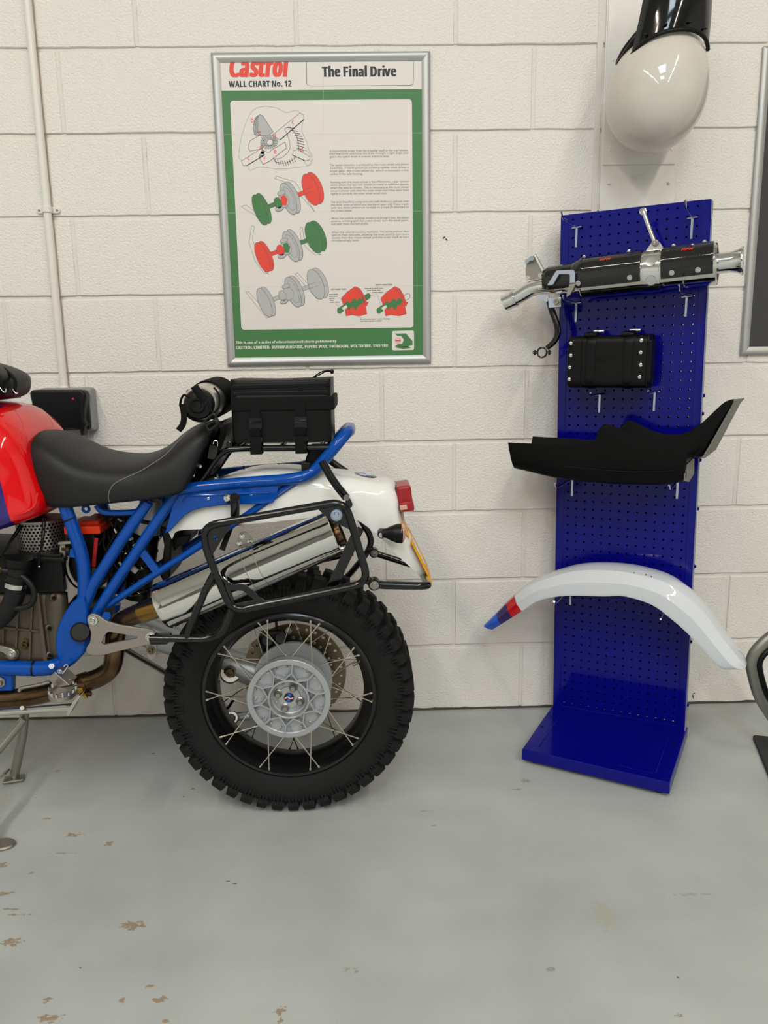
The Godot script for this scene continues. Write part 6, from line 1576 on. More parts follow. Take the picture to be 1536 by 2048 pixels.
func build_bags() -> void:
	var zc := 0.505
	# tail bag strapped on the carrier
	var p0: Vector3 = Vector3(-0.3172, 0.9712, 0.6)
	var p1: Vector3 = Vector3(-0.0836, 1.1148, 0.6)
	var w := 0.19
	var b := thing("tail_bag", "black roll-top tail bag strapped on the carrier behind the seat", "bag", Transform3D(Basis(), Vector3((p0.x + p1.x) / 2, p0.y, zc)))
	var rings := []
	for i in 14:
		var f := i / 13.0
		var k := 1.0 - 0.03 * sin(f * PI * 0.5)
		if f > 0.72: k *= 1.0 - (f - 0.72) * 0.4
		var ring := []
		for q in bend([Vector2(-1, -1), Vector2(1, -1), Vector2(1, 1), Vector2(-1, 1)], 0.16, 3, true):
			var x: float = lerpf(p0.x, p1.x, 0.5 + q.x * 0.5)
			var sag: float = 0.0 if f < 0.6 else 0.009 * (1.0 - q.x * q.x) * (f - 0.6) / 0.4
			var ripple := 0.0025 * sin(f * 60.0 + q.x * 3.0) * smoothstep(0.7, 0.8, f)
			ring.append(Vector3(x, lerpf(p0.y, p1.y + 0.002, f) - sag, zc + q.y * w / 2 * k + signf(q.y) * ripple))
		rings.append(ring)
	part("bag_body", MB.new().loft(rings), M.black_tarpaulin, b, Transform3D(), 35.0)
	var top := p1.y
	for i in 3:
		var y := top - 0.01 - 0.017 * i
		var zf := zc + w / 2 * (0.87 + 0.03 * i)
		part("roll_fold", MB.new().rbox(Transform3D(Basis(Vector3.BACK, 0.01 - 0.008 * i), Vector3((p0.x + p1.x) / 2, y - 0.004, zf)), Vector3(p1.x - p0.x - 0.012, 0.014, 0.01), 0.004, true), M.black_tarpaulin, b)
	var band: Vector3 = Vector3(-0.1955, 1.0598, 0.605)
	part("waist_strap", MB.new().rbox(Transform3D(Basis(), Vector3(band.x, band.y, zc)), Vector3(p1.x - p0.x + 0.006, 0.031, w + 0.004), 0.003), M.webbing, b)
	for px in [Vector3(-0.2599, 1.0126, 0.605), Vector3(-0.1558, 1.0132, 0.605)]:
		var s := part("buckle_strap", MB.new().box(Vector3(px.x - 0.012, p0.y + 0.004, zc + w / 2 - 0.002), Vector3(px.x + 0.012, band.y, zc + w / 2 + 0.004), 0.001), M.webbing, b)
		part("strap_wrap", MB.new().plate(bend([Vector2(0.583, p0.y - 0.0265), Vector2(0.6165, p0.y - 0.0265), Vector2(0.6165, p0.y + 0.016), Vector2(0.583, p0.y + 0.004)], 0.005, 3, true), Transform3D(Basis(Vector3.BACK, Vector3.UP, Vector3.RIGHT), Vector3(px.x - 0.0135, 0, 0)), 0.027, [bend([Vector2(0.5865, p0.y - 0.0235), Vector2(0.613, p0.y - 0.0235), Vector2(0.613, p0.y + 0.011), Vector2(0.5865, p0.y + 0.001)], 0.003, 3, true)], 0.001), M.webbing, s)
		part("buckle", MB.new().plate(bend([Vector2(px.x - 0.0155, px.y - 0.012), Vector2(px.x + 0.0155, px.y - 0.012), Vector2(px.x + 0.0155, px.y + 0.017), Vector2(px.x - 0.0155, px.y + 0.017)], 0.005, 3, true), flat_z(zc + w / 2 + 0.003), 0.005, [], 0.001), M.black_plastic, s)
		part("buckle_bar", MB.new().bar(Vector3(px.x - 0.013, px.y + 0.0065, zc + w / 2 + 0.009), Vector3(px.x + 0.013, px.y + 0.0065, zc + w / 2 + 0.009), 0.006, 0.003), M.gloss_black, s)
		part("strap_tail", MB.new().rbox(Transform3D(Basis(Vector3.RIGHT, 0.16), Vector3(px.x, px.y - 0.018, zc + w / 2 + 0.009)), Vector3(0.022, 0.02, 0.004), 0.001), M.webbing, s)
		part("lower_ring", MB.new().plate(bend([Vector2(px.x - 0.0165, p0.y + 0.003), Vector2(px.x + 0.0165, p0.y + 0.003), Vector2(px.x + 0.0165, p0.y + 0.013), Vector2(px.x - 0.0165, p0.y + 0.013)], 0.003, 3, true), flat_z(0.612), 0.004), M.black_plastic, s)
	part("draw_cord", MB.new().tube(smooth([Vector3(-0.1317, 1.1146, 0.52), Vector3(-0.1194, 1.1239, 0.52), Vector3(-0.106, 1.1308, 0.52), Vector3(-0.0928, 1.1329, 0.52), Vector3(-0.0832, 1.1316, 0.52)]), 0.0016, 6), M.webbing, b)
	part("draw_cord", MB.new().tube(smooth([Vector3(-0.1272, 1.1168, 0.515), Vector3(-0.1125, 1.1237, 0.515), Vector3(-0.0979, 1.1306, 0.515), Vector3(-0.0835, 1.1304, 0.515)]), 0.0016, 6), M.webbing, b)
	part("cord_stop", MB.new().ball(Vector3(-0.0833, 1.1304, 0.52), Vector3(0.005, 0.006, 0.005), 10), M.black_plastic, b)
	# bottle in a webbing cradle
	var a: Vector3 = Vector3(-0.3875, 1.0618, 0.625)
	var e: Vector3 = Vector3(-0.3708, 1.075, 0.43)
	var d := (e - a).normalized()
	var xf := along(a, d)
	var t := thing("drinks_bottle", "steel drinks bottle in a black webbing cradle lying across the back of the seat", "bottle", Transform3D(Basis(), Vector3((a.x + e.x) / 2, a.y - 0.047, (a.z + e.z) / 2)))
	part("bottle", MB.new().lathe([Vector2(0, 0.024), Vector2(0.036, 0.024), Vector2(0.041, 0.03), Vector2(0.0425, 0.042), Vector2(0.0425, 0.19), Vector2(0.035, 0.2), Vector2(0, 0.2)], xf, 40), M.bottle_steel, t)
	part("bottle_cap", MB.new().lathe([Vector2(0, 0.002), Vector2(0.009, 0.002), Vector2(0.012, -0.001), Vector2(0.0165, -0.001), Vector2(0.019, 0.003), Vector2(0.022, 0.006), Vector2(0.031, 0.008), Vector2(0.0345, 0.013), Vector2(0.035, 0.026), Vector2(0, 0.026)], xf, 40), M.black_plastic, t)
	part("cradle", MB.new().lathe([Vector2(0.043, 0.088), Vector2(0.046, 0.084), Vector2(0.0475, 0.11), Vector2(0.047, 0.185), Vector2(0.043, 0.2), Vector2(0.0, 0.203), Vector2(0, 0.196), Vector2(0.043, 0.19), Vector2(0.043, 0.088)], xf, 32), M.black_nylon, t)
	part("cradle_cup", MB.new().lathe([Vector2(0.043, 0.02), Vector2(0.0455, 0.018), Vector2(0.046, 0.05), Vector2(0.0465, 0.09), Vector2(0.043, 0.09), Vector2(0.043, 0.02)], xf * Transform3D(Basis(Vector3(1, 0, 0), 0.1), Vector3(0, 0, 0)), 32).clip(Vector3(0.25, 1, 0).normalized(), Vector3(0.25, 1, 0).normalized().dot(a) - 0.018)[1], M.black_nylon, t)
	for i in 5:
		var p: Vector3 = Vector3(-0.4059, 1.0882, 0.58).lerp(Vector3(-0.3637, 1.1025, 0.44), i / 4.0)
		part("webbing_knot", MB.new().rbox(Transform3D(Basis(Vector3(0.3, 0.5, 0.8).normalized(), i * 1.3), p), Vector3(0.026, 0.014, 0.024), 0.005), M.black_nylon, t)
	part("cradle_strap", MB.new().tube(smooth([Vector3(-0.3988, 1.0801, 0.65), Vector3(-0.4096, 1.0858, 0.65), Vector3(-0.417, 1.0748, 0.65), Vector3(-0.4201, 1.0615, 0.65)]), 0.006, 8, false, Vector2(1, 0.4)), M.webbing, t)
	part("cradle_strap", MB.new().tube(smooth([Vector3(-0.3883, 1.105, 0.64), Vector3(-0.3811, 1.0938, 0.64), Vector3(-0.374, 1.0825, 0.64), Vector3(-0.3656, 1.0735, 0.64)]), 0.009, 8, false, Vector2(0.4, 1)), M.webbing, t)
	part("strap_end", MB.new().tube(smooth([Vector3(-0.4153, 1.0659, 0.65), Vector3(-0.4125, 1.0413, 0.65), Vector3(-0.416, 1.0212, 0.65), Vector3(-0.4271, 1.0068, 0.65)]), 0.007, 8, false, Vector2(0.35, 1)), M.webbing, t)
	part("strap_buckle", MB.new().tube(bend([Vector3(-0.3664, 1.0279, 0.66), Vector3(-0.3431, 1.0454, 0.66), Vector3(-0.3332, 1.0229, 0.66), Vector3(-0.3566, 1.0054, 0.66)], 0.005, 3, true), 0.0028, 8, true), M.black_plastic, t)
	part("strap_buckle", MB.new().tube([Vector3(-0.3615, 1.0167, 0.66), Vector3(-0.3382, 1.0342, 0.66)], 0.0024, 8), M.black_plastic, t)
	part("strap_cord", MB.new().tube(smooth([Vector3(-0.3572, 1.0686, 0.655), Vector3(-0.3504, 1.0518, 0.655), Vector3(-0.3442, 1.0428, 0.655)]), 0.003, 8), M.webbing, t)
	part("strap_cord", MB.new().tube(smooth([Vector3(-0.3438, 1.101, 0.64), Vector3(-0.3335, 1.0841, 0.64), Vector3(-0.3349, 1.0596, 0.64), Vector3(-0.347, 1.0441, 0.64)]), 0.002, 8), M.webbing, t)
	# tank bag
	var g := thing("tank_bag", "rounded black bag with wire hooks resting on top of the red tank", "bag", Transform3D(Basis(), Vector3(-0.9331, 1.0777, 0.505)))
	var rr := []
	var tops := smooth([Vector3(-1.1526, 1.1262, 0.505), Vector3(-1.0897, 1.1547, 0.505), Vector3(-0.9929, 1.1732, 0.505), Vector3(-0.9227, 1.1674, 0.505), Vector3(-0.8767, 1.155, 0.505), Vector3(-0.8498, 1.1405, 0.505), Vector3(-0.8348, 1.1261, 0.505), Vector3(-0.8303, 1.1118, 0.505)], 3)
	var bots := smooth([Vector3(-1.15, 1.1025, 0.505), Vector3(-1.0974, 1.0969, 0.505), Vector3(-1.0031, 1.0907, 0.505), Vector3(-0.9323, 1.0848, 0.505), Vector3(-0.8853, 1.0781, 0.505), Vector3(-0.8589, 1.0789, 0.505), Vector3(-0.8436, 1.0882, 0.505), Vector3(-0.8326, 1.1012, 0.505)], 3)
	for i in tops.size():
		var m: Vector3 = (tops[i] + bots[i]) / 2.0
		var hh: Vector3 = (tops[i] - bots[i]) / 2.0
		var ring := []
		for q in bend([Vector2(-1, -1), Vector2(1, -1), Vector2(1, 1), Vector2(-1, 1)], 0.7, 4, true):
			ring.append(m + hh * q.y + Vector3(0, 0, q.x * minf(0.105, 0.03 + i * 0.02 if i < 5 else 0.105 - maxf(0.0, (i - 15) * 0.011))))
		rr.append(ring)
	part("bag_body", MB.new().loft(rr), M.satin_black, g, Transform3D(), 60.0)
	part("bag_base", MB.new().rbox(Transform3D(Basis(Vector3.BACK, -0.05), Vector3(-0.9504, 1.0833, 0.505)), Vector3(0.17, 0.007, 0.15), 0.003), M.violet_paint, g)
	for s in [[Vector3(-0.8702, 1.149, 0.5), Vector3(-0.8202, 1.1227, 0.56), Vector3(-0.8215, 1.0908, 0.57)], [Vector3(-0.8934, 1.1541, 0.5), Vector3(-0.834, 1.124, 0.6), Vector3(-0.831, 1.0901, 0.6)]]:
		part("bag_welt", MB.new().tube(smooth(s), 0.004, 8), M.black_nylon, g)
	part("wire_hook", MB.new().tube(smooth([Vector3(-0.8312, 1.1076, 0.615), Vector3(-0.8264, 1.0997, 0.615), Vector3(-0.8212, 1.0962, 0.615), Vector3(-0.8183, 1.1018, 0.615), Vector3(-0.8191, 1.1052, 0.615)]), 0.0011, 6), M.chrome, g)
	part("wire_hook", MB.new().tube(smooth([Vector3(-0.8103, 1.1033, 0.6), Vector3(-0.8065, 1.0965, 0.6), Vector3(-0.8012, 1.093, 0.6), Vector3(-0.7987, 1.0952, 0.6)]), 0.0011, 6), M.chrome, g)


func stand_frame() -> Transform3D:
	# panel coordinates: x along the panel, y up, z out of its face
	var a := deg_to_rad(28.0)
	return Transform3D(Basis(Vector3(cos(a), 0, sin(a)), Vector3.UP, Vector3(-sin(a), 0, cos(a))), Vector3(0.590, 0, 0.0935))


func build_stand() -> void:
	var S := stand_frame()
	var s := thing("pegboard_stand", "tall blue steel pegboard stand on a flat base, angled against the block wall", "display stand", S * Transform3D(Basis(), Vector3(0.19, 0, 0.1)))
	# the upright leans a touch to the left
	var P := S * Transform3D(Basis(Vector3.BACK, 0.0138), Vector3(0.0205, 0, 0))
	var pit := 0.0254
	var fl := sheet(14, 59, pit, pit, 0.0031, 0.0015).mesh(0.0)
	part("pegboard_panel", fl, M.stand_blue, s, P * Transform3D(Basis(), Vector3(0.0085, 0.0665, 0.001)))
	part("pegboard_panel", fl, M.stand_blue, s, P * Transform3D(Basis(), Vector3(0.0085, 0.0665, -0.036)))
	var x0 := 0.0085 - pit / 2
	var x1 := x0 + 14 * pit
	for q in [["upright", -0.0275, x0 + 0.0005, -0.0385, 0.0025], ["upright", x1 - 0.0005, 0.372, -0.0385, 0.0025]]:
		part(q[0], MB.new().box(Vector3(q[1], 0.036, q[3]), Vector3(q[2], 1.554, q[4]), 0.0018), M.stand_blue, s, P)
	part("side_flange", MB.new().box(Vector3(0.3715, 0.04, -0.032), Vector3(0.374, 1.552, 0.0005), 0.0008), M.stand_edge, s, P)
	part("top_rail", MB.new().box(Vector3(x0, 1.5515, -0.028), Vector3(x1, 1.5545, 0.0015), 0.001), M.stand_blue, s, P)
	part("bottom_rail", MB.new().box(Vector3(x0, 0.04, -0.025), Vector3(x1, 0.055, 0.002), 0.001), M.stand_blue, s, P)
	for y in [0.12, 0.32, 0.55, 0.72, 0.86, 0.99, 1.04]:
		part("side_bolt", bolt(MB.new(), Vector3(0.374, y, -0.014), Vector3.RIGHT, 0.0045), M.stand_blue, s, P)
	# base: a tray with turned-down edges
	var c := [Vector2(-0.012, -0.034), Vector2(0.398, -0.034), Vector2(0.388, 0.318), Vector2(-0.018, 0.308)]
	var flip := Transform3D(Basis(Vector3.RIGHT, -PI / 2), Vector3.ZERO)
	var o := []
	for q in c: o.append(Vector2(q.x, -q.y))
	part("base_tray", MB.new().plate(o, S * Transform3D(Basis(), Vector3(0, 0.012, 0)) * flip, 0.033, [], 0.002), M.stand_blue, s)
	part("edge_crease", MB.new().bar(Vector3(0.03, 0.0455, 0.04), Vector3(0.022, 0.0455, 0.275), 0.0022, 0.0015, Vector3.UP), M.stand_blue, s, S)
	part("edge_crease", MB.new().bar(Vector3(0.352, 0.0455, 0.04), Vector3(0.347, 0.0455, 0.285), 0.0022, 0.0015, Vector3.UP), M.stand_blue, s, S)
	part("edge_crease", MB.new().bar(Vector3(0.25, 0.0455, 0.285), Vector3(0.347, 0.0455, 0.288), 0.0022, 0.0015, Vector3.UP), M.stand_blue, s, S)
	for q in [Vector3(0.004, 0.0455, 0.07), Vector3(-0.002, 0.0455, 0.15), Vector3(0.372, 0.0455, 0.09), Vector3(0.368, 0.0455, 0.17)]:
		part("base_screw", MB.new().cyl(q - Vector3(0, 0.002, 0), q + Vector3(0, 0.0008, 0), 0.0042, 12), M.satin_black, s, S)
	for q in [Vector3(0.015, 0, 0.28), Vector3(0.36, 0, 0.29), Vector3(0.015, 0, 0.0), Vector3(0.37, 0, 0.0)]:
		part("foot", MB.new().cyl(q, q + Vector3(0, 0.014, 0), 0.016, 18, 0.003), M.black_plastic, s, S)


func hook(label: String, root: Vector3, arm: float, tip: float) -> void:
	var S := stand_frame()
	var f := S * Transform3D(Basis(), root)
	var t := thing("pegboard_hook", label, "hook", f, "chrome pegboard hooks")
	part("arm", MB.new().tube(bend([Vector3(0, 0, 0.002), Vector3(0, 0.001, arm - tip), Vector3(0, tip * 0.75, arm)], 0.012, 4), 0.0026, 10), M.chrome, t, f)
	part("crosspiece", MB.new().tube([Vector3(-0.0135, -0.001, 0.003), Vector3(0.0135, 0.001, 0.003)], 0.0021, 8), M.chrome, t, f)
	part("leg", MB.new().box(Vector3(-0.0034, -0.054, 0.001), Vector3(0.0034, -0.002, 0.0042), 0.001), M.zinc, t, f)


func build_stand_things() -> void:
	hook("chrome hook at the top left corner of the blue pegboard, nothing on it", Vector3(0.0193, 1.5165, 0.002), 0.185, 0.02)
	hook("chrome hook at the top right corner of the blue pegboard, nothing on it", Vector3(0.3265, 1.5148, 0.002), 0.185, 0.02)
	hook("chrome hook under the left part of the carbon silencer", Vector3(0.025, 1.3083, 0.002), 0.16, 0.015)
	hook("chrome hook under the right part of the carbon silencer", Vector3(0.3246, 1.3125, 0.002), 0.2, 0.02)
	hook("chrome hook carrying the left half of the black tool bag", Vector3(0.1023, 1.0481, 0.002), 0.13, 0.012)
	hook("chrome hook carrying the right half of the black tool bag", Vector3(0.2549, 1.0548, 0.002), 0.13, 0.012)
	hook("chrome hook under the left part of the black tray, above the white mudguard", Vector3(0.0306, 0.7946, 0.002), 0.21, 0.022)
	hook("chrome hook under the right part of the black tray, above the white mudguard", Vector3(0.3302, 0.8073, 0.002), 0.21, 0.022)
	hook("chrome hook carrying the left part of the white mudguard", Vector3(0.0374, 0.4509, 0.002), 0.205, 0.022)
	hook("chrome hook carrying the right part of the white mudguard", Vector3(0.3282, 0.4533, 0.002), 0.205, 0.004)
	spare_silencer()
	tool_bag()
	black_tray()
	spare_mudguard()


func spare_silencer() -> void:
	var S := stand_frame()
	var a: Vector3 = Vector3(-0.0381, 1.3605, 0.095)
	var e: Vector3 = Vector3(0.4037, 1.3845, 0.095)
	var d := (e - a).normalized()
	var L := (e - a).length()
	var t := thing("spare_silencer", "long chrome and carbon fibre silencer lying on hooks across the blue pegboard", "exhaust", S * Transform3D(Basis(), (a + e) / 2 - Vector3(0, 0.055, 0)))
	# X of this frame looks up the panel, Z out of it
	var xf := Transform3D(Basis(Vector3(-d.y, d.x, 0), d, Vector3(0, 0, 1)), a)
	xf.basis.x = d.cross(Vector3(0, 0, 1)) * -1.0
	var s0 := L * 0.22
	part("silencer_body", MB.new().lathe([Vector2(0, L * 0.2), Vector2(0.035, L * 0.2), Vector2(0.0505, s0), Vector2(0.052, s0 + 0.004), Vector2(0.052, L - 0.03), Vector2(0.0535, L - 0.028), Vector2(0.0535, L - 0.004), Vector2(0.05, L), Vector2(0.03, L + 0.003), Vector2(0, L + 0.003)], xf, 56), M.polished_steel, t, S)
	part("outlet_tip", MB.new().lathe([Vector2(0.026, L - 0.01), Vector2(0.026, L + 0.028), Vector2(0.029, L + 0.045), Vector2(0.0345, L + 0.056), Vector2(0.036, L + 0.054), Vector2(0.0355, L + 0.0575), Vector2(0.033, L + 0.0585), Vector2(0.026, L + 0.045), Vector2(0.0225, L + 0.028), Vector2(0.0225, L - 0.01), Vector2(0.026, L - 0.01)], xf, 48), M.chrome, t, S)
	part("joint_flare", MB.new().lathe([Vector2(0, L * 0.12), Vector2(0.026, L * 0.12), Vector2(0.03, L * 0.16), Vector2(0.036, L * 0.19), Vector2(0.036, L * 0.21), Vector2(0, L * 0.21)], xf, 40), M.polished_steel, t, S)
	# carbon heat shields over the upper front
	var shields := [[-0.005, s0 - 0.02, 0.0, 0.043, 0.046], [s0 - 0.02, L * 0.585, 0.0, 0.0555, 0.0565], [L * 0.70, L - 0.008, 0.0, 0.0565, 0.0565]]
	for k in 3:
		var q: Array = shields[k]
		var rows := []
		var n := 16
		for i in n + 1:
			var f := float(i) / n
			var h := lerpf(q[0], q[1], f)
			var r := lerpf(q[3], q[4], f)
			if k == 1: r = lerpf(0.047, 0.0565, smoothstep(0.0, 0.12, f))
			if k == 0: r *= 0.86 + 0.14 * smoothstep(0.0, 0.15, f)
			var line := []
			for j in 25:
				var w := lerpf(-0.52, 2.7, j / 24.0)
				# a raised facet runs along the shield
				var rr := r + (0.0022 if j > 5 and j < 12 else 0.0)
				line.append(xf * Vector3(sin(w) * rr, h, cos(w) * rr))
			rows.append(line)
		var sh := part("carbon_shield", MB.new().shell(rows, -0.003), M.carbon_fibre, t, S, 25.0)
		var spots: Array = [[[0.55, 0.42]], [[0.12, -0.28], [0.86, -0.28], [0.15, 1.6], [0.8, 1.62]], [[0.22, -0.28], [0.72, -0.28], [0.2, 1.62], [0.8, 1.62]]][k]
		for p in spots:
			var r: float = q[4] if k > 0 else 0.0455
			var w: float = p[1]
			var at := xf * Vector3(sin(w) * r, lerpf(q[0], q[1], p[0]), cos(w) * r)
			var out := (xf.basis * Vector3(sin(w), 0, cos(w))).normalized()
			part("shield_screw", bolt(MB.new(), at, out, 0.0045), M.polished_steel, sh, S)
		if k > 0:
			var w := 0.72
			var out := (xf.basis * Vector3(sin(w), 0, cos(w))).normalized()
			var at := xf * Vector3(sin(w) * (q[4] + 0.0031), lerpf(q[0], q[1], 0.5), cos(w) * (q[4] + 0.0031))
			var tf := Transform3D(Basis(d, out.cross(d).normalized(), out), at)
			part("shield_lettering", MB.new().text("HPN", Rect2(-0.013, -0.004, 0.026, 0.008), 0.0, true, 0.35, 0.0006, "Droid Sans", tf), M.ink_red, sh, S, 0.0)
	part("clamp_band", MB.new().lathe([Vector2(0.052, L * 0.60), Vector2(0.0542, L * 0.60), Vector2(0.0542, L * 0.69), Vector2(0.052, L * 0.69), Vector2(0.052, L * 0.60)], xf, 56), M.chrome, t, S)
	for w in [0.35, -0.55]:
		var at := xf * Vector3(sin(w) * 0.054, L * 0.645, cos(w) * 0.054)
		var out := (xf.basis * Vector3(sin(w), 0, cos(w))).normalized()
		part("band_boss", MB.new().lathe([Vector2(0, 0), Vector2(0.0135, 0), Vector2(0.013, 0.0012), Vector2(0, 0.0016)], along(at, out), 24), M.chrome, t, S)
	part("band_ring", MB.new().torus(xf * Transform3D(Basis(), Vector3(0, s0 + 0.003, 0)), 0.052, 0.0022, 48, 8), M.polished_steel, t, S)
	# hanger strut with eyes
	var u0: Vector3 = Vector3(0.2501, 1.4424, 0.115)
	var u1: Vector3 = Vector3(0.216, 1.5244, 0.115)
	var st := part("hanger_strut", MB.new().tube([u0, u1], 0.0055, 12), M.polished_steel, t, S)
	part("strut_eye", MB.new().torus(Transform3D(Basis(Vector3.RIGHT, PI / 2), u1), 0.007, 0.003, 24), M.polished_steel, st, S)
	part("strut_eye", MB.new().cyl(u1 - Vector3(0, 0, 0.004), u1 + Vector3(0, 0, 0.004), 0.0058, 16), M.brushed_steel, st, S)
	part("strut_lug", MB.new().plate(bend([Vector2(0.226, 1.4242), Vector2(0.24, 1.4444), Vector2(0.2496, 1.4511), Vector2(0.261, 1.4453), Vector2(0.2731, 1.4271)], 0.004, 3, true), flat_z(0.106), 0.006), M.polished_steel, st, S)
	part("strut_bolt", bolt(MB.new(), u0 + Vector3(0, 0.001, 0.0), Vector3.BACK, 0.006), M.brushed_steel, st, S)
	# inlet pipe
	var pp := part("inlet_pipe", MB.new().tube(smooth([Vector3(-0.157, 1.3126, 0.095), Vector3(-0.1186, 1.329, 0.095), Vector3(-0.0838, 1.3466, 0.095), Vector3(-0.0436, 1.3527, 0.095), Vector3(-0.001, 1.3504, 0.095), Vector3(0.0546, 1.3502, 0.095)], 5), 0.0215, 24), M.chrome, t, S)
	part("inlet_sleeve", MB.new().tube([Vector3(-0.1615, 1.31, 0.095), Vector3(-0.1333, 1.3227, 0.095)], 0.0238, 28), M.chrome, pp, S)
	part("sleeve_lip", MB.new().tube([Vector3(-0.1347, 1.3221, 0.095), Vector3(-0.1289, 1.3246, 0.095)], 0.0255, 28), M.polished_steel, pp, S)
	# plate with two bolts behind the pipe
	var pl := part("bracket_plate", MB.new().plate(bend([Vector2(-0.1025, 1.4), Vector2(-0.1001, 1.4244), Vector2(-0.0773, 1.4405), Vector2(-0.0429, 1.3842), Vector2(-0.0627, 1.3745), Vector2(-0.1004, 1.3711)], 0.0015, 2, true), flat_z(0.085), 0.004), M.brushed_steel, t, S)
	part("bracket_edge", MB.new().bar(Vector3(-0.0773, 1.4405, 0.09), Vector3(-0.0443, 1.3843, 0.09), 0.006, 0.018), M.chrome, pl, S)
	for p in [Vector3(-0.0947, 1.3777, 0.09), Vector3(-0.0586, 1.3838, 0.09), Vector3(-0.0986, 1.4229, 0.09)]: part("plate_bolt", bolt(MB.new(), p, Vector3.BACK, 0.0048), M.polished_steel, pl, S)
	part("plate_spacer", MB.new().cyl(Vector3(-0.0971, 1.4215, 0.09), Vector3(-0.0799, 1.4278, 0.11), 0.007, 12), M.zinc, pl, S)
	# zinc clamp with an open loop
	var cl := part("loop_clamp", MB.new().plate(bend([Vector2(-0.0216, 1.3489), Vector2(-0.0105, 1.3483), Vector2(-0.005, 1.3493), Vector2(0.0107, 1.376), Vector2(0.0393, 1.3743), Vector2(0.0401, 1.3508), Vector2(0.0549, 1.3513), Vector2(0.054, 1.3786), Vector2(0.0497, 1.3853), Vector2(0.0035, 1.3869)], 0.002, 2, true), flat_z(0.142), 0.014, [], 0.001), M.zinc, t, S)
	part("loop_return", MB.new().plate([Vector2(0.0401, 1.3495), Vector2(0.0549, 1.35), Vector2(0.0513, 1.3385), Vector2(0.0411, 1.3207), Vector2(0.0317, 1.3159), Vector2(0.0338, 1.3342)], flat_z(0.14), 0.012), M.brushed_steel, cl, S)
	part("clamp_bow", MB.new().tube([xf * Vector3(0.0, -0.0, 0.0), xf * Vector3(0.0, 0.014, 0.0)], 0.027, 28), M.chrome, cl, S)
	part("clamp_block", MB.new().rbox(Transform3D(Basis(Vector3.BACK, 0.05), Vector3(-0.0044, 1.3033, 0.12)), Vector3(0.036, 0.026, 0.03), 0.002), M.zinc, cl, S)
	part("clamp_bolt", bolt(MB.new(), Vector3(0.0027, 1.3047, 0.137), Vector3.BACK, 0.0068), M.brushed_steel, cl, S)
	part("clamp_ear", MB.new().plate(bend([Vector2(-0.0645, 1.3228), Vector2(-0.0289, 1.3279), Vector2(-0.027, 1.3116), Vector2(-0.0355, 1.3079)], 0.002, 2, true), flat_z(0.105), 0.005), M.zinc, cl, S)
	part("ear_bolt", bolt(MB.new(), Vector3(-0.0343, 1.3173, 0.11), Vector3.BACK, 0.0045), M.polished_steel, cl, S)
	part("clamp_catch", MB.new().bar(Vector3(-0.0014, 1.329, 0.135), Vector3(0.0152, 1.3322, 0.135), 0.005, 0.006), M.polished_steel, cl, S)
	# black bent arm ending in a split ring
	var ar := part("bent_arm", MB.new().tube(smooth([Vector3(-0.0296, 1.3095, 0.1), Vector3(-0.0188, 1.2791, 0.1), Vector3(-0.005, 1.2444, 0.1), Vector3(-0.0028, 1.2196, 0.1), Vector3(-0.0122, 1.1991, 0.1), Vector3(-0.0318, 1.1815, 0.1)], 5), [0.0085, 0.0085, 0.009, 0.009, 0.009, 0.009, 0.009, 0.009, 0.009, 0.009, 0.009, 0.009, 0.009, 0.009, 0.009, 0.009, 0.0088, 0.0088, 0.0086, 0.0084, 0.0082, 0.008, 0.0078, 0.0075, 0.0072, 0.007], 14), M.black_enamel, t, S)
	var rc: Vector3 = Vector3(-0.046, 1.1691, 0.1)
	part("split_ring", MB.new().torus(Transform3D(Basis(Vector3.RIGHT, PI / 2), rc), 0.0135, 0.0026, 32), M.black_enamel, ar, S)
	for q in [-1.0, 1.0]:
		for v in [-1.0, 1.0]:
			part("ring_ear", MB.new().box(rc + Vector3(q * 0.014, v * 0.0022 - 0.0014, -0.005), rc + Vector3(q * 0.0265, v * 0.0022 + 0.0014, 0.005), 0.0008), M.black_enamel, ar, S)
		part("ring_bolt", MB.new().cyl(rc + Vector3(q * 0.021, -0.007, 0), rc + Vector3(q * 0.021, 0.007, 0), 0.003, 8), M.satin_black, ar, S)


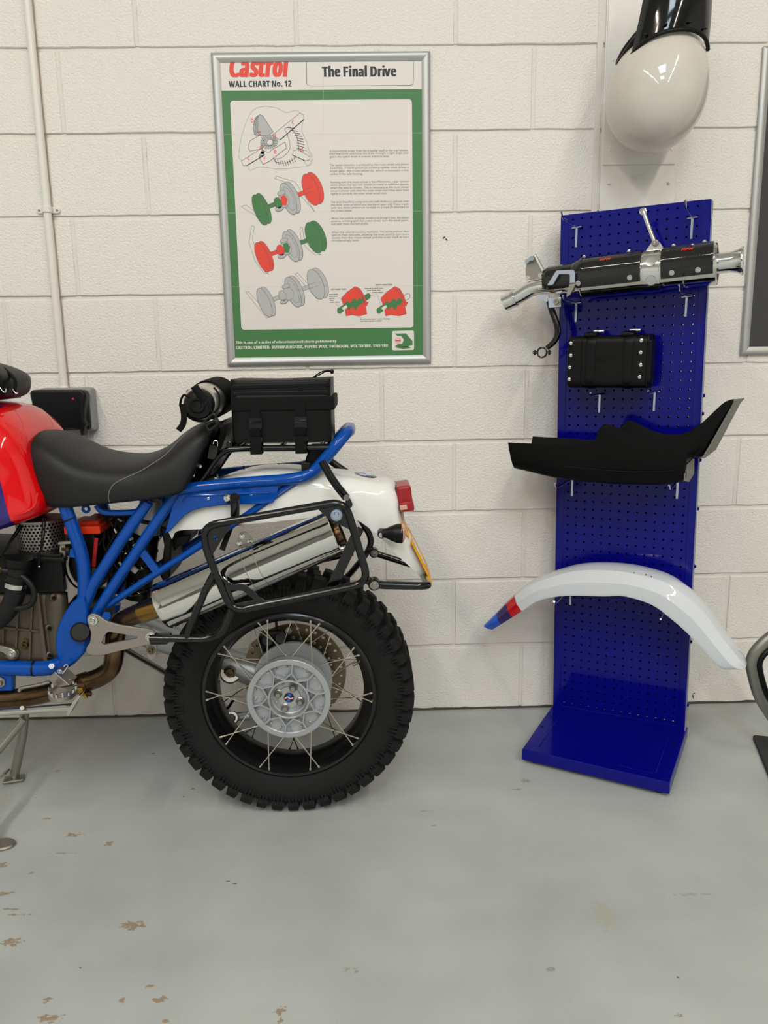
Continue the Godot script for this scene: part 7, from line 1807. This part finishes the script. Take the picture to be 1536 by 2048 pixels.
func tool_bag() -> void:
	var S := stand_frame()
	var a: Vector3 = Vector3(0.0347, 1.0703, 0.13)
	var e: Vector3 = Vector3(0.2464, 1.2124, 0.13)
	var d0 := 0.015
	var d1 := 0.13
	var t := thing("tool_bag", "black leather tool bag with chrome rivets hanging on the pegboard below the silencer", "bag", S * Transform3D(Basis(), Vector3((a.x + e.x) / 2, a.y, 0.08)))
	var prof := bend([Vector2(d0, a.y), Vector2(d0, e.y), Vector2(d1 - 0.004, e.y), Vector2(d1, a.y)], 0.022, 6, true)
	var rings := []
	for f in [0.0, 0.03, 0.97, 1.0]:
		var ring := []
		var k := 0.97 if f == 0.0 or f == 1.0 else 1.0
		for q in prof:
			var c := Vector2((d0 + d1) / 2, (a.y + e.y) / 2)
			var w: Vector2 = c + (q - c) * k
			ring.append(Vector3(lerpf(a.x, e.x, f), w.y, w.x))
		rings.append(ring)
	part("bag_body", MB.new().loft(rings), M.black_leatherette, t, S, 45.0)
	# gusset on the right end, its edge sewn outward
	var edge := []
	for q in prof: edge.append(Vector3(e.x + 0.001, q.y, q.x))
	part("edge_welt", MB.new().tube(edge, 0.0022, 8, true), M.black_leatherette, t, S)
	part("end_gusset", MB.new().rbox(Transform3D(Basis(), Vector3(e.x + 0.002, (a.y + e.y) / 2, (d0 + d1) / 2)), Vector3(0.016, e.y - a.y - 0.026, d1 - d0 - 0.022), 0.007, true), M.black_leatherette, t, S)
	for q in [Vector3(0.0419, 1.1922, 0.13), Vector3(0.043, 1.1595, 0.13), Vector3(0.0413, 1.1268, 0.13), Vector3(0.0409, 1.0938, 0.13), Vector3(0.2294, 1.196, 0.13), Vector3(0.2296, 1.1647, 0.13), Vector3(0.2312, 1.1319, 0.13), Vector3(0.2302, 1.1003, 0.13)]:
		part("rivet", MB.new().lathe([Vector2(0, -0.002), Vector2(0.0052, -0.002), Vector2(0.0048, 0.001), Vector2(0.003, 0.0018), Vector2(0, 0.002)], along(Vector3(q.x, q.y, d1 + 0.0012 - 0.004 * (q.y - a.y) / (e.y - a.y)), Vector3.BACK), 16), M.chrome, t, S)
	part("panel_seam", MB.new().bar(Vector3(0.0719, 1.2116, 0.132) + Vector3(0, 0, -0.004), Vector3(0.0741, 1.0719, 0.132) + Vector3(0, 0, -0.001), 0.0012, 0.002), M.black_leatherette, t, S)
	for q in [[Vector3(0.0971, 1.2164, 0.13).x, 0], [Vector3(0.1962, 1.2177, 0.13).x, 1]]:
		var x: float = q[0]
		var run := [Vector3(x, e.y + 0.001, d0 + 0.01), Vector3(x, e.y + 0.0015, d1 - 0.018), Vector3(x, e.y - 0.012, d1 - 0.001), Vector3(x + 0.0, a.y + 0.016, d1 + 0.002), Vector3(x, a.y - 0.001, d1 - 0.016), Vector3(x, a.y - 0.001, d0 + 0.02)]
		var st := part("strap", MB.new().tube(bend(run, 0.012, 4), 0.0125, 8, false, Vector2(1.0, 0.12)), M.black_leatherette, t, S, 30.0)
		part("strap_keeper", MB.new().rbox(Transform3D(Basis(Vector3.RIGHT, 0.1), Vector3(x - 0.004, e.y + 0.004, d1 - 0.03)), Vector3(0.034, 0.012, 0.05), 0.005, true), M.black_leatherette, st, S)
		part("strap_buckle", MB.new().box(Vector3(x - 0.014, e.y + 0.008, d0 + 0.012), Vector3(x + 0.016, e.y + 0.016, d0 + 0.02), 0.001), M.chrome, st, S)
	var m: Vector3 = Vector3(0.1373, 1.1502, 0.13)
	part("embossed_lettering", MB.new().text("HPN", Rect2(m.x - 0.027, m.y - 0.008, 0.054, 0.017), d1 - 0.0012, true, 0.2, 0.0016), M.black_leatherette, t, S, 0.0)


func black_tray() -> void:
	var S := stand_frame()
	# a trough: near rim, lower edge, far rim, swept up into a beak at its right end
	var near := smooth([Vector3(-0.1105, 0.9191, 0.2), Vector3(-0.0463, 0.9186, 0.2), Vector3(0.0246, 0.9183, 0.2), Vector3(0.0935, 0.9181, 0.2), Vector3(0.1245, 0.9193, 0.2), Vector3(0.1332, 0.9345, 0.2), Vector3(0.1427, 0.9645, 0.2), Vector3(0.1619, 0.9784, 0.2), Vector3(0.187, 0.9697, 0.2), Vector3(0.2108, 0.9584, 0.2), Vector3(0.233, 0.9485, 0.2), Vector3(0.2624, 0.9429, 0.2), Vector3(0.2863, 0.9424, 0.2), Vector3(0.3122, 0.9432, 0.2), Vector3(0.3391, 0.9454, 0.2), Vector3(0.3595, 0.9474, 0.2), Vector3(0.378, 0.9595, 0.2), Vector3(0.4013, 0.9856, 0.2), Vector3(0.4273, 1.0188, 0.2), Vector3(0.45, 1.0415, 0.2), Vector3(0.4678, 1.0479, 0.2)], 2)
	var low := smooth([Vector3(-0.0942, 0.8409, 0.2), Vector3(-0.0443, 0.832, 0.2), Vector3(0.0204, 0.82, 0.2), Vector3(0.0834, 0.8152, 0.2), Vector3(0.1244, 0.8135, 0.2), Vector3(0.1446, 0.8133, 0.2), Vector3(0.1581, 0.8128, 0.2), Vector3(0.1741, 0.8124, 0.2), Vector3(0.1978, 0.8124, 0.2), Vector3(0.2303, 0.8144, 0.2), Vector3(0.2624, 0.8151, 0.2), Vector3(0.2877, 0.8166, 0.2), Vector3(0.304, 0.8176, 0.2), Vector3(0.3287, 0.8218, 0.2), Vector3(0.3519, 0.8272, 0.2), Vector3(0.3672, 0.836, 0.2), Vector3(0.3681, 0.8831, 0.2), Vector3(0.3867, 0.8943, 0.2), Vector3(0.4057, 0.8964, 0.2), Vector3(0.4397, 0.9702, 0.2), Vector3(0.4687, 1.0356, 0.2)], 2)
	var farp := smooth([Vector3(-0.0836, 0.9217, 0.04), Vector3(-0.0317, 0.9204, 0.04), Vector3(0.028, 0.9194, 0.04), Vector3(0.0719, 0.9179, 0.04), Vector3(0.1007, 0.9189, 0.04), Vector3(0.1221, 0.9196, 0.04), Vector3(0.1457, 0.9305, 0.04), Vector3(0.1699, 0.9527, 0.04), Vector3(0.1896, 0.9759, 0.04), Vector3(0.2131, 0.9708, 0.04), Vector3(0.241, 0.956, 0.04), Vector3(0.2534, 0.9508, 0.04), Vector3(0.2657, 0.9469, 0.04), Vector3(0.2926, 0.9407, 0.04), Vector3(0.3216, 0.9402, 0.04), Vector3(0.3447, 0.9451, 0.04), Vector3(0.3647, 0.9567, 0.04), Vector3(0.3902, 0.9764, 0.04), Vector3(0.4184, 1.0081, 0.04), Vector3(0.4406, 1.0285, 0.04), Vector3(0.4621, 1.0367, 0.04)], 2)
	var t := thing("black_tray", "matt black moulded under-tray with a swept-up right end resting on two pegboard hooks", "motorcycle part", S * Transform3D(Basis(), Vector3(0.15, low[10].y, 0.12)))
	var rows := []
	for i in near.size():
		var n: Vector3 = near[i]
		var l: Vector3 = low[i]
		var f: Vector3 = farp[i]
		var fl := Vector3(lerpf(f.x, l.x, 0.75), l.y + 0.004, 0.06)
		var line := [n, n.lerp(l, 0.3) + Vector3(0, 0, 0.002), n.lerp(l, 0.62) + Vector3(0, 0, 0.001), n.lerp(l, 0.8) + Vector3(0, 0, -0.004), n.lerp(l, 0.94) + Vector3(0, 0, -0.012), l + Vector3(0, 0, -0.03), l.lerp(fl, 0.6), fl + Vector3(0, 0, 0.0), fl.lerp(f, 0.25), fl.lerp(f, 0.6), f]
		rows.append(line)
	var m := MB.new().shell(rows, 0.003)
	part("tray_shell", m, M.matt_black_sheet, t, S, 40.0)
	# broad edge of the swept end, turned outward
	var r2 := []
	for q in [[Vector3(0.4679, 1.0466, 0.2), Vector3(0.4882, 1.0474, 0.14)], [Vector3(0.4687, 1.0356, 0.2), Vector3(0.4801, 1.0365, 0.15)], [Vector3(0.4397, 0.9702, 0.2), Vector3(0.45, 0.9635, 0.15)], [Vector3(0.4224, 0.9317, 0.2), Vector3(0.4305, 0.9163, 0.15)], [Vector3(0.4056, 0.8977, 0.2), Vector3(0.4066, 0.8943, 0.15)]]:
		r2.append([q[0] + Vector3(-0.002, 0, 0), q[0].lerp(q[1], 0.5), q[1]])
	part("swept_edge", MB.new().shell(r2, 0.003), M.raw_inner_face, t, S)
	part("end_wall", MB.new().shell([[Vector3(0.3646, 0.8927, 0.195), Vector3(0.3663, 0.8641, 0.195), Vector3(0.3668, 0.8352, 0.195)], [Vector3(0.3784, 0.8817, 0.1), Vector3(0.3796, 0.841, 0.1), Vector3(0.3683, 0.8185, 0.1)]], 0.003), M.raw_inner_face, t, S)
	part("rib_crease", MB.new().tube(smooth([Vector3(0.0544, 0.8584, 0.2005), Vector3(0.123, 0.855, 0.2005), Vector3(0.1896, 0.8529, 0.2005), Vector3(0.2669, 0.8543, 0.2005), Vector3(0.3292, 0.8602, 0.2005), Vector3(0.3649, 0.8778, 0.2005), Vector3(0.3985, 0.918, 0.2005)]), 0.0018, 8), M.matt_black_sheet, t, S)


func spare_mudguard() -> void:
	var S := stand_frame()
	var top := smooth([Vector3(-0.2057, 0.3277, 0.11), Vector3(-0.1749, 0.3635, 0.11), Vector3(-0.1148, 0.4349, 0.11), Vector3(-0.0563, 0.4883, 0.11), Vector3(0.0129, 0.526, 0.11), Vector3(0.086, 0.5541, 0.11), Vector3(0.1672, 0.5661, 0.11), Vector3(0.2463, 0.5645, 0.11), Vector3(0.325, 0.5501, 0.11), Vector3(0.3764, 0.5231, 0.11), Vector3(0.4279, 0.4808, 0.11), Vector3(0.4805, 0.412, 0.11), Vector3(0.5323, 0.3481, 0.11), Vector3(0.5426, 0.3252, 0.11)], 4)
	var bot := smooth([Vector3(-0.1749, 0.326, 0.17), Vector3(-0.1323, 0.3613, 0.17), Vector3(-0.0768, 0.4057, 0.17), Vector3(-0.026, 0.4484, 0.17), Vector3(0.0285, 0.4708, 0.17), Vector3(0.0877, 0.483, 0.17), Vector3(0.1651, 0.4915, 0.17), Vector3(0.2265, 0.4994, 0.17), Vector3(0.298, 0.4842, 0.17), Vector3(0.3481, 0.4523, 0.17), Vector3(0.3992, 0.4111, 0.17), Vector3(0.4463, 0.3628, 0.17), Vector3(0.4835, 0.3262, 0.17), Vector3(0.5241, 0.3249, 0.17)], 4)
	var ws := []
	for x in [0.02, 0.042, 0.055, 0.062, 0.066, 0.068, 0.07, 0.07, 0.068, 0.066, 0.064, 0.06, 0.052, 0.038]: ws.append(Vector2(x, 0))
	ws = smooth(ws, 4)
	var prof := [Vector2(0.97, 0), Vector2(1.0, 0.1), Vector2(1.0, 0.52), Vector2(0.93, 0.6), Vector2(0.82, 0.7), Vector2(0.74, 0.83), Vector2(0.66, 0.9), Vector2(0.36, 0.97), Vector2(0, 1)]
	var rows := []
	for i in top.size(): rows.append(ring_of(bot[i], top[i], 0.105, ws[i].x, prof))
	var mid: Vector3 = top[26]
	var t := thing("spare_mudguard", "white motorcycle mudguard with red, violet and blue tip hanging low on the blue stand", "mudguard", S * Transform3D(Basis(), Vector3(mid.x, mid.y - 0.08, 0.105)))
	var m := MB.new().shell(rows, 0.003)
	var cuts := [[Vector3(-0.1009, 0.4494, 0.17), Vector3(-0.0724, 0.4126, 0.17)], [Vector3(-0.1269, 0.4208, 0.17), Vector3(-0.1012, 0.3817, 0.17)], [Vector3(-0.158, 0.3815, 0.17), Vector3(-0.14, 0.3522, 0.17)]]
	var mats := [M.gloss_white, M.stripe_red_paint, M.stripe_violet_paint, M.light_blue_paint]
	var names := ["mudguard_body", "red_band", "violet_band", "blue_tip"]
	var rest := m
	for k in 3:
		var a: Vector3 = cuts[k][0]
		var d: Vector3 = (cuts[k][1] - a)
		var n := Vector3(-d.y, d.x, 0).normalized()
		if n.x < 0: n = -n
		var got: Array = rest.clip(n, n.dot(a))
		part(names[k], got[0], mats[k], t, S, 22.0)
		rest = got[1]
	part(names[3], rest, mats[3], t, S, 50.0)
	for p in [Vector3(0.2446, 0.5615, 0.15), Vector3(0.2768, 0.5608, 0.15), Vector3(0.2915, 0.5568, 0.15)]: part("drilled_hole", MB.new().ball(p, Vector3(0.0022, 0.0012, 0.0022), 8), M.satin_black, t, S)


func build_edge_things() -> void:
	# grey bent lever of another machine, and the mat it stands on
	var g := thing("grey_frame_loop", "bent grey metal loop entering from the right edge beside the stand", "motorcycle part", Transform3D(Basis(), Vector3(1.2394, 0, 0.2601)))
	var base: Vector3 = Vector3(1.2394, 0, 0.2601)
	var run := bend([Vector3(1.1944, 0.4301, 0.38), Vector3(1.1026, 0.366, 0.38), Vector3(1.0669, 0.3179, 0.38), Vector3(1.0798, 0.2636, 0.38), Vector3(1.1022, 0.1994, 0.38), Vector3(1.1529, 0.1276, 0.38), Vector3(1.2165, 0.0325, 0.38)], 0.03, 5)
	part("loop_tube", MB.new().tube(run, 0.0155, 16, false, Vector2(1.0, 1.3)), M.grey_lever, g)
	part("loop_inset", MB.new().tube(bend([Vector3(1.1888, 0.4005, 0.395), Vector3(1.1061, 0.3496, 0.395), Vector3(1.0794, 0.3147, 0.395), Vector3(1.0902, 0.2698, 0.395), Vector3(1.1123, 0.2091, 0.395), Vector3(1.1538, 0.158, 0.395)], 0.03, 5), 0.008, 12), M.satin_black, g)
	part("loop_foot", MB.new().cyl(Vector3(base.x + 0.02, 0.011, 0.38), Vector3(base.x + 0.03, 0.1, 0.38), 0.02, 18, 0.004), M.grey_lever, g)
	var c: Vector3 = Vector3(1.1631, 0.012, 0.2412)
	var e: Vector3 = Vector3(1.0972, 0.012, 0.4647)
	var d := Vector2(e.x - c.x, e.z - c.z).normalized()
	var n := Vector2(-d.y, d.x)
	if n.x < 0: n = -n
	var q := [Vector2(c.x, c.z), Vector2(c.x, c.z) + d * 1.0, Vector2(c.x, c.z) + d * 1.0 + n * 0.9, Vector2(c.x, c.z) + n * 0.9]
	var o := []
	for p in q: o.append(Vector2(p.x, -p.y))
	var m := thing("floor_mat", "dark speckled mat on the grey floor at the right edge", "mat", Transform3D(Basis(), Vector3(c.x + 0.4, 0, c.z + 0.3)))
	part("mat_pile", MB.new().plate(bend(o, 0.01, 3, true), Transform3D(Basis(Vector3.RIGHT, -PI / 2), Vector3(0, 0.001, 0)), 0.01, [], 0.003), M.speckled_mat, m)
